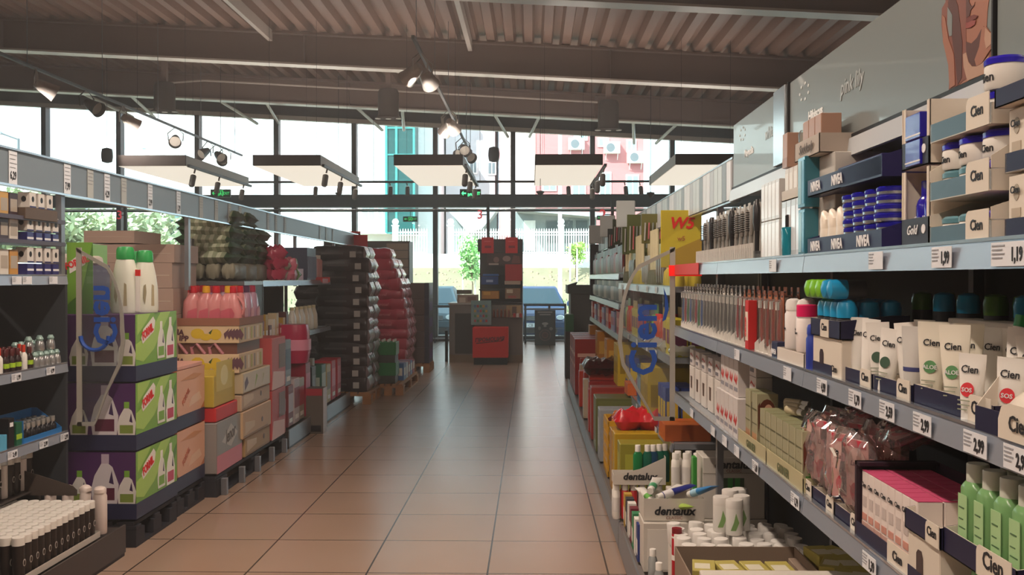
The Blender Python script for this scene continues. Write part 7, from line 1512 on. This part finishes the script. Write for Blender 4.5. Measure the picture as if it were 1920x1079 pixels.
b = B(); b.box(-.24, .02, -.004, .004, -.02, .035, mat('#c82c30', .4)); b.box(.0, .004, -.3, 0, -.03, .02, mat('#c82c30', .4)); tag(link('red_tag', b.mesh('red_tag', smooth=0), None, (-2.22, 10.6, TL + .0)), 'red tongue tag sticking out of the left top shelf', 'tag')
for k in range(6):
    c_, n_ = (('#e0dcd0', 'white'), ('#d8ccb4', 'cream'))[k % 2]
    place(Kit('cleaner_bottle', 'bottle', [('bottle', B().loft([(.06, .04, 0), (.065, .045, .02), (.06, .04, .15), (.03, .025, .2), (.02, .02, .22)], mat(c_, .35), 16, p=.85).mesh('bottle')), ('handle', B().tube([(.01, 0, .21), (.05, 0, .2), (.075, 0, .15), (.06, 0, .09)], .01, mat(c_, .35), 8).mesh('handle')), ('cap', B().lathe([(.022, .22), (.022, .25)], mat('#d8cca0', .35), 12).mesh('cap'))]), (-2.37, 9.6 + .19 * k, .925), '%s handled bottle on the left middle shelf, %s' % (n_, ORD[k]), LEFT)
for k in range(10):
    c_, n_ = (('#c8b490', 'beige'), ('#a83c34', 'red'), ('#b89038', 'golden'), ('#5c3430', 'maroon'), ('#d8ccb8', 'cream'))[k % 5]
    place(k_box(.08, .08, .12 + .05 * (k % 3), mat(c_, .4), [('f', rect(-.03, .03, .03, .08), WHITE)]), (-2.37, 8.3 + .12 * k, .925), '%s small carton on the left middle shelf, %s' % (n_, ORD[k]), LEFT)
place(k_box(.14, .1, .1, mat('#c89c38', .35)), (-2.40, 9.1, .925 + .235), 'golden carton raised at the back of the left middle shelf', LEFT) if False else None
# base of the middle rack: washing powder packs
def powder(y, w_, d_, h_, c, c2, lb, x=-2.22, z=.166):
    b = B(); b.box(-w_ / 2, w_ / 2, -d_ / 2, d_ / 2, 0, h_, mat(c, .4)); q = B(); q.dec(rect(-w_ * .45, w_ * .45, h_ * .35, h_ * .8), mat(c2, .4), 'f', -d_ / 2 - .001); q.dec(rect(-d_ * .4, d_ * .4, h_ * .4, h_ * .7), mat(c2, .4), 'l', -w_ / 2 - .001); q.dec(rect(-w_ * .3, w_ * .3, h_ * .1, h_ * .2), WHITE, 'f', -d_ / 2 - .0016)
    place(Kit('washing_powder', 'box', [('carton', b.mesh('carton', .006, smooth=0)), ('printed_front', q.mesh('printed_front', smooth=0))]), (x, y, z), lb, LEFT)
for k, (y, w_, d_, h_, c, c2, lb) in enumerate(((8.5, .18, .22, .36, '#7a3a40', '#b8b0b8', 'dark red powder pack at the near end of the left base'), (8.72, .2, .22, .40, '#b8a8a8', '#8c2c3c', 'silver pink powder pack on the left base'), (8.95, .2, .2, .38, '#9c9080', '#a83c4c', 'grey powder pack on the left base'), (9.2, .2, .2, .5, '#8c1c34', '#c05070', 'magenta powder pack on the left base'), (9.45, .18, .2, .44, '#24262c', '#5c5c60', 'black tall pack on the left base'), (9.9, .2, .2, .42, '#2c5c4c', '#a8b4a8', 'green pack on the left base'), (10.15, .2, .2, .4, '#b8a878', '#7c7058', 'straw coloured pack on the left base'), (10.4, .2, .2, .42, '#b83040', '#d87080', 'red pack on the left base, near'), (10.7, .2, .2, .42, '#b02838', '#d06474', 'red pack on the left base, far'), (9.66, .1, .1, .5, '#8c8478', '#b8b4a8', 'tall grey carton on the left base'))): powder(y, w_, d_, h_, c, c2, lb)
powder(8.45, .2, .24, .40, '#7e8894', '#4c5c74', 'steel blue pack standing on the dark red one', z=.53, x=-2.24)
b = B(); b.loft([(.15, .12, 0), (.17, .14, .1), (.16, .13, .3), (.15, .12, .36)], mat('#b01c4c', .3), 18, p=.7); b.loft([(.175, .145, .12), (.175, .145, .22)], mat('#e090a8', .4), 18, p=.7); tag(link('powder_bucket', b.mesh('powder_bucket', .0), None, (-2.26, 9.15, .67)), 'magenta bucket pack with pale band under the left middle shelf', 'bucket')
place(Kit('washing_powder', 'box', [('carton', B().box(-.1, .1, -.08, .08, 0, .43, mat('#5c544c', .45)).mesh('carton', .005, smooth=0)), ('printed_front', B().dec(rect(-.09, .09, .36, .425), mat('#a02838', .4), 'f', -.081).dec(rect(-.08, .08, .02, .08), BLACK, 'f', -.081).mesh('printed_front', smooth=0)), ('pale_side', B().box(.1, .102, -.08, .08, 0, .43, mat('#c8bcb8', .4)).mesh('pale_side', smooth=0))]), (X(594, 9.35), 9.2, 0), 'tall grey and white pack standing on the floor by the left base')

# ================================================================ CHARCOAL BAG PALLETS
pallet(-2.62, -1.86, 11.25, 12.0, 'wooden pallet under the black bag stack')
cb_ = mat('#1c1e24', .3); cb2 = mat('#2a1a1e', .3); stk = mat('#b8b4b0', .5)
def cband(main, end, sticker=True):
    return lambda u, v, sd: (mat('#8c7c7c', .25) if v > .93 or v < .0 else main)
bagsB = []
for s_ in range(4):
    b = B(); b.bag(.64, .40, .178, cb_, band=lambda u, v, sd: mat('#8a7a7c', .2) if u > .93 else cb_ if u < .5 else cb2, seed=200 + s_, wr=.004, nx=20, ny=12, pw=16)
    m_ = b.mesh('bag', smooth=60); q = B(); q.box(.13, .20, -.206, -.198, .045, .115, stk); q.box(-.2, .05, -.205, -.198, .08, .1, mat('#4a4448', .4)); bagsB.append(Kit('charcoal_bag', 'bag', [('bag', m_), ('printed_label', q.mesh('printed_label', smooth=0))]))
for j in range(12):
    for r_ in range(2):
        place(bagsB[(j + r_) % 4], (-2.19 + R.uniform(-.02, .02) - (.06 if j == 11 else 0), 11.45 + .375 * r_, .142 + .138 * j), 'black bag with small pale label, %s pile, %s from below' % (('front', 'rear')[r_], ORDW[j]), R.uniform(-.03, .03), 'black bags on the near pallet')
# second black pile to its left on the rack end
for j in range(11):
    place(bagsB[j % 4], (-2.66 + R.uniform(-.02, .02), 12.35, .142 + .15 * j), 'black bag in the pile behind the near pallet, %s from below' % ORDW[j], .1, 'black bags behind')
pallet(-3.0, -2.35, 12.1, 12.7, 'wooden pallet under the black bags behind')
redm = mat('#a0223a', .25)
bagsR = []
for s_ in range(4):
    b = B(); b.bag(.72, .50, .185, redm, band=lambda u, v, sd: mat('#b87880', .2) if u > .94 else redm, seed=230 + s_, wr=.006, nx=20, ny=12, pw=14)
    m_ = b.mesh('bag', smooth=60); m_t = text('charcoal', .06, mat('#c86c74', .4), x=.0, y=-.253, z=.075, shear=.25); bagsR.append(Kit('charcoal_bag', 'bag', [('bag', m_), ('lettering', m_t)]))
pallet(-2.9, -1.82, 13.85, 15.0, 'wooden pallet under the red bag stack')
for j in range(12):
    for r_ in range(2):
        if j == 11 and r_ == 1: continue
        place(bagsR[(j + r_) % 4], (-2.16 + (.06 * math.sin(j * .5)) - (.0 if j < 9 else .05 * (j - 8)), 14.12 + .5 * r_, .142 + .142 * j), 'dark red bag with pale script, %s pile, %s from below' % (('front', 'rear')[r_], ORDW[j]), R.uniform(-.04, .04), 'red bags on the far pallet')
for j in range(3): place(bagsR[j % 4], (-2.25, 12.6 + .0 * j, .142 + .13 * j), 'red bag low between the stacks, %s from below' % ORDW[j], .05) if False else None
# red sheet tag on the bags
b = B(); b.box(-.12, .12, -.004, .004, 0, .28, mat('#d8202c', .5)); tag(link('red_tag', b.mesh('red_tag', smooth=0), None, (X(672, 13.4), 13.4, Z(472, 13.4) - .05)), 'red paper sheet standing above the red bags', 'tag')
# green crates and small packs
pallet(-1.98, -1.60, 12.12, 13.75, 'narrow wooden pallet with the green crates')
gc = mat('#1d7a3c', .35)
for i, z0 in enumerate((.142, .40)):
    b = B(); w_, d_, h_ = .27, .30, .16
    b.box(-w_ / 2, w_ / 2, -d_ / 2, d_ / 2, 0, .01, gc)
    for s_ in (-1, 1): b.box(-w_ / 2, w_ / 2, s_ * d_ / 2 - .006, s_ * d_ / 2 + .006, 0, h_, gc); b.box(s_ * w_ / 2 - .006, s_ * w_ / 2 + .006, -d_ / 2, d_ / 2, 0, h_, gc)
    zc = z0 + .10
    c_ = tag(link('green_crate', b.mesh('green_crate', .003, smooth=0), None, (-1.84, 12.32, zc)), 'green crate of small bottles, %s' % ('lower', 'upper')[i], 'crate')
    q = B(); q.box(-.13, .13, -.15, .15, 0, .098, mat('#3a3c34', .5)); tag(link('dark_carton', q.mesh('dark_carton', .003, smooth=0), None, (-1.84, 12.32, z0)), 'dark carton under the %s green crate' % ('lower', 'upper')[i], 'box')
    for k in range(12):
        place(Kit('small_bottle', 'bottle', [('bottle', B().lathe([(.022, 0), (.022, .13), (.01, .15)], gc, 10).lathe([(.011, .15), (.011, .18)], WHITE, 10).mesh('bottle'))]), (-1.945 + .07 * (k % 4), 12.21 + .1 * (k // 4), zc + .012), 'small green bottle with pale tip in the %s crate' % ('lower', 'upper')[i], 0, 'bottles in the %s crate' % ('lower', 'upper')[i])
for k in range(5):
    c_, n_ = (('#3c6ca8', 'blue'), ('#b8c4d0', 'silver'), ('#8c3440', 'red'), ('#5c88b8', 'pale blue'), ('#a84850', 'rosy'))[k]
    place(k_box(.2, .2, .22 - .01 * k, mat(c_, .35), [('f', rect(-.08, .08, .06, .16), WHITE), ('r', rect(-.08, .08, .06, .16), WHITE)]), (-1.75, 12.65 + .24 * k, .142), '%s wrapped pack behind the green crates, %s' % (n_, ORD[k]), 0)
# dark cartons with violet edge
pallet(-2.1, -1.58, 15.05, 15.75, 'wooden pallet under the brown carton column')
for k in range(5):
    b = B(); b.box(-.26, .2, -.3, .3, 0, .245, mat('#5a4640', .6)); q = B(); q.box(.2, .27, -.302, .3, 0, .248, mat('#22203c', .4)); q.box(.262, .272, -.2, .2, .06, .2, mat('#4c2c7c', .4))
    place(Kit('stacked_carton', 'box', [('carton', b.mesh('carton', .004, smooth=0)), ('violet_side', q.mesh('violet_side', smooth=0))]), (-1.86, 15.38, .142 + .25 * k), 'brown carton with dark violet side, %s from below' % ORDW[k])
# tall dark gondola behind
b = B(); b.box(-.4, .4, 0, .5, 0, 2.08, mat('#4a4846', .5)); q = B()
q.box(.02, .38, -.01, .0, 1.5, 2.04, mat('#8c7c6c', .5))
for k in range(4): q.box(.0, .4, -.02, 0, 1.5 + .14 * k, 1.51 + .14 * k, DGREY)
place(Kit('dark_cabinet', 'cabinet', [('body', b.mesh('body', .004, smooth=0)), ('open_shelves', q.mesh('open_shelves', smooth=0))]), (X(722, 16.2), 16.2, 0), 'tall dark cabinet rising behind the red bags')

# ================================================================ CHECKOUT COUNTER AND SHELF TOWER
CY = 16.9
g1, g2 = mat('#7c726a', .5), mat('#3a3432', .5); tanb = mat('#857058', .55)
x0, x1 = X(842, CY), X(980, CY)
b = B(); b.box(0, x1 - x0, 0, .9, .13, 1.0, g1); kb_ = B(); kb_.box(-.0, x1 - x0, -.003, .9, 0, .13, tanb); in_ = B(); in_.box(.10, .44, -.006, 0, .15, .85, g2); tp_ = B(); tp_.box(-.02, .62, -.02, .9, 1.0, 1.03, mat('#a09a94', .4))
place(Kit('checkout_counter', 'counter', [('body', b.mesh('body', .004, smooth=0)), ('kick_board', kb_.mesh('kick_board', smooth=0)), ('dark_inset', in_.mesh('dark_inset', smooth=0)), ('counter_top', tp_.mesh('counter_top', .004, smooth=0))]), (x0, CY, 0), 'grey checkout counter with dark inset and tan kick board')
tx0, tx1 = X(898, CY), X(980, CY); TW = tx1 - tx0
b = B(); b.box(0, TW, .30, .34, 1.0, 2.14, g2); b.box(TW - .02, TW, -.02, .34, 1.0, 2.1, g2)
sh = []
for k, zz_ in enumerate((1.02, 1.25, 1.52)):
    q = B(); q.box(0, TW - .02, -.04, .3, zz_, zz_ + .02, g2); sh.append(('shelf', q.mesh('shelf', smooth=0)))
hd = B(); hd.box(-.02, TW + .0, -.02, .02, 1.86 + .06, 2.14, mat('#3a3034', .5)); ar = B(); ar.box(.14, TW, -.012, .0, 1.68, 1.9, mat('#4c3c3c', .5)); ar.dec(ell(.3, 1.78, .05, .05), mat('#8c6c64', .5), 'f', -.014); ar.dec(ell(.48, 1.8, .07, .05), mat('#a08078', .5), 'f', -.014); ar.dec(rect(.17, .34, 1.69, 1.72), mat('#b8a8a0', .5), 'f', -.015); ar.dec([(.56, 1.72), (.72, 1.72), (.7, 1.84), (.6, 1.86)], mat('#7c4c48', .5), 'f', -.014)
place(Kit('shelf_tower', 'display shelf', [('back_panel', b.mesh('back_panel', smooth=0))] + sh + [('header', hd.mesh('header', smooth=0)), ('printed_poster', ar.mesh('printed_poster', smooth=0))]), (tx0, CY + .02, 0), 'dark snack shelf tower standing on the checkout counter')
for i, xx in enumerate((914, 959)):
    b = B(); b.box(-.105, .105, -.003, .003, 0, .275, mat('#d41c24', .5)); q = B(); q.dec(rect(-.05, .06, .09, .13), mat('#8c1420', .5), 'f', -.004); q.dec(rect(-.06, .05, .2, .21), mat('#e87070', .5), 'f', -.004)
    place(Kit('red_notice', 'sign', [('sheet', b.mesh('sheet', smooth=0)), ('printed_text', q.mesh('printed_text', smooth=0))]), (X(xx, 16.8), 16.86, Z(475, 16.8)), 'red notice sheet on the shelf tower header, %s' % ('left', 'right')[i])
def gbox(xa, xb, ya, yb, c, lb, d=.18, Y=16.86, name='snack_box', cat='box', art=()):
    b = B(); xx0, xx1 = X(xa, Y), X(xb, Y); z0_, z1_ = Z(yb, Y), Z(ya, Y); b.box(0, xx1 - xx0, 0, d, 0, z1_ - z0_, mat(c, .45)); parts = [('carton', b.mesh('carton', .006, smooth=0))]
    if art:
        q = B()
        for k, (a0, a1, b0, b1, c2) in enumerate(art): q.dec(rect(a0 * (xx1 - xx0), a1 * (xx1 - xx0), b0 * (z1_ - z0_), b1 * (z1_ - z0_)), mat(c2, .45), 'f', -.001 - .0004 * k)
        parts.append(('printed_front', q.mesh('printed_front', smooth=0)))
    place(Kit(name, cat, parts), (xx0, Y, z0_), lb)
gbox(947, 979, 496, 527, '#b02020', 'red carton on the upper right tower shelf'); gbox(946, 976, 527, 534, '#b8a08c', 'flat pale carton under the red one on the tower')
gbox(902, 934, 519, 534, '#24488c', 'blue carton on the upper left tower shelf', art=[(.3, .7, .3, .6, '#a8b8d8')]); gbox(905, 935, 514, 518, '#3c6cb0', 'thin blue lid carton on the blue carton')
gbox(903, 936, 546, 561, '#b87c24', 'amber carton on the middle tower shelf', art=[(.1, .5, .5, .9, '#d8a040')]); gbox(947, 976, 541, 561, '#8c6444', 'tan carton with white label on the middle tower shelf', art=[(.1, .5, .55, .9, '#c8b89c'), (.2, .7, .1, .3, '#a83c2c')])
gbox(949, 977, 573, 596, '#b09068', 'cream carton with brown letters lower in the tower', art=[(.4, .7, .2, .9, '#5c3c28')])
for k in range(5):
    place(Kit('snack_bottle', 'bottle', [('bottle', B().lathe([(.02, 0), (.02, .08), (.01, .12)], mat('#7c3c24', .3), 10).lathe([(.011, .12), (.011, .14)], mat('#b86c3c', .4), 10).mesh('bottle'))]), (X(926 + 7 * k, 16.8), 16.78, 1.046 - .26), 'small brown bottle on the counter front, %s from the left' % ORDW[k])
b = B(); b.box(X(922, 16.8), X(978, 16.8), 16.72, 16.88, .78, .785, g2); tag(link('bottle_ledge', b.mesh('bottle_ledge', smooth=0)), 'thin dark ledge carrying the small brown bottles on the counter', 'shelf')
for k in range(3): gbox(962 + 6 * k, 967 + 6 * k, 588, 596.4, ('#c83030', '#d8c8c0', '#b82828')[k], 'tiny %s packet at the right counter edge' % ('red', 'white', 'crimson')[k], d=.04, Y=16.8, name='gum_packet', cat='packet')
gbox(857, 896, 553, 571, '#9c8474', 'beige printed carton lying on the counter', Y=16.95, art=[(.1, .4, .2, .7, '#c8b8a8'), (.5, .9, .3, .8, '#7c5c54')]); gbox(856, 884, 544, 552, '#6c6450', 'olive flat carton on the beige one', Y=17.0)
# colourful card board and the big red cube
gbox(883, 921, 564, 610, '#7c9c9c', 'grey green card display with rows of coloured dots', d=.05, Y=16.72, name='card_board', cat='display', art=[(.15 + .14 * (k % 5), .25 + .14 * (k % 5), .12 + .2 * (k // 5), .22 + .2 * (k // 5), ('#b84c4c', '#4c8c5c', '#c8a04c', '#5c7ca8')[k % 4]) for k in range(20)])
b = B(); b.box(-.30, .30, 0, .4, .12, .63, mat('#e01a10', .5)); q = B(); q.box(-.28, .28, .02, .38, 0, .12, BLACK)
u = B(); u.prism([(-.24, .355), (.2, .40), (.2, .408), (-.24, .37)], -.004, -.001, mat('#3a0c0c', .5), 'y')
place(Kit('promo_cube', 'bin', [('cube', b.mesh('cube', .006, smooth=0)), ('base', q.mesh('base', smooth=0)), ('lettering', text('ПРОМОЦИЯ', .088, mat('#3a0c0c', .5), x=-.01, y=-.003, z=.40, shear=.15, bold=.03, sx=.95, roll=.06)), ('underline', u.mesh('underline', smooth=0))]), (X(919.5, 16.45), 16.4, 0), 'bright red promotion cube in front of the checkout counter')
b = B(); b.box(0, .05, 0, .05, .0, .55, BLACK); tag(link('bin_post', b.mesh('bin_post', .004, smooth=0), None, (X(834, 17), 17.0, 0)), 'narrow black post left of the checkout counter', 'post')
# trolley barrier, poster board, right cabinets
BY = 21.9
b = B()
xa, xb = X(982, BY), X(1062, BY)
b.tube([(xa, 0, Z(572, BY)), (xb, 0, Z(572, BY))], .03, DGREY, 8); b.tube([(xa, 0, Z(580, BY)), (xb, 0, Z(580, BY))], .02, STEEL, 8)
for xx in (985, 1030, 1060): b.tube([(X(xx, BY), 0, 0), (X(xx, BY), 0, Z(572, BY))], .025, DGREY, 8)
b.tube([(xa, 0, .06), (xb, 0, .06)], .02, STEEL, 8)
tag(link('barrier_rail', b.mesh('barrier_rail'), None, (0, BY, 0)), 'dark metal barrier rail by the window right of the counter', 'barrier')
b = B(); xa, xb = X(700, BY), X(850, BY); b.tube([(xa, 0, Z(575, BY)), (xb, 0, Z(575, BY))], .03, DGREY, 8); b.tube([(xa, 0, .1), (xb, 0, .1)], .02, STEEL, 8)
for xx in (815, 848): b.tube([(X(xx, BY), 0, 0), (X(xx, BY), 0, Z(575, BY))], .02, DGREY, 8)
tag(link('barrier_rail', b.mesh('barrier_rail'), None, (0, BY, 0)), 'dark metal barrier rail by the window left of the counter', 'barrier')
PY = 21.2; pw, ph = X(1042, PY) - X(1003, PY), Z(582, PY) - Z(648, PY)
b = B(); b.box(-pw / 2, pw / 2, -.01, .01, 0, ph, mat('#3a302c', .5)); q = B()
for r1, c2 in ((.13, '#6c5044'), (.105, '#4a3a34'), (.07, '#7c4c3c'), (.05, '#5c342c')): q.dec(ell(0, .22, r1, r1, 20), mat(c2, .5), 'f', -.011 - (.13 - r1) * .02)
q.dec(ell(0, .47, .07, .03), mat('#b8aca4', .5), 'f', -.012); q.dec(rect(-.03, .03, .40, .46), mat('#a89c94', .5), 'f', -.012); q.dec(rect(-.16, .16, ph - .06, ph - .03), mat('#a89c94', .5), 'f', -.012); q.dec(rect(-.12, .12, ph - .11, ph - .085), mat('#a89c94', .5), 'f', -.012); q.dec(ell(-.12, .37, .03, .04), mat('#8c7c74', .5), 'f', -.012); q.dec(ell(.13, .36, .04, .035), mat('#8c7c74', .5), 'f', -.012)
ft = B(); ft.box(-.15, -.12, .0, .3, 0, .02, DGREY); ft.box(.12, .15, .0, .3, 0, .02, DGREY)
place(Kit('poster_board', 'poster stand', [('board', b.mesh('board', .003, smooth=0)), ('printed_art', q.mesh('printed_art', smooth=0)), ('foot', ft.mesh('foot'))]), (X(1022, PY), PY, 0), 'dark brown poster board with ring print standing near the window')
QY = 14.6
b = B(); b.box(X(1070, QY) - .0, X(1135, QY), 0, .8, 0, Z(551, QY), mat('#4c4a48', .5)); q = B(); q.box(X(1064, QY), X(1140, QY), -.04, .84, Z(551, QY), Z(535, QY), mat('#3a3e3c', .5)); q.prism([(X(1064, QY), Z(535, QY)), (X(1080, QY), Z(535, QY)), (X(1083, QY), Z(529, QY))], 0, .3, mat('#3a3e3c', .5), 'y')
place(Kit('checkout_cabinet', 'cabinet', [('body', b.mesh('body', .004, smooth=0)), ('top', q.mesh('top', smooth=0))]), (0, QY, 0), 'dark grey cabinet with overhanging top beyond the right racks')
gbox(1060, 1076, 590, 622, '#1c5c34', 'dark green carton beside the right cabinet', d=.3, Y=14.2); 
b = B(); b.box(X(1060, 14.2), X(1076, 14.2) + .3, 14.15, 14.55, 0, Z(622, 14.2), g2); tag(link('low_stand', b.mesh('low_stand', .004, smooth=0)), 'low black stand under the dark green carton', 'stand')
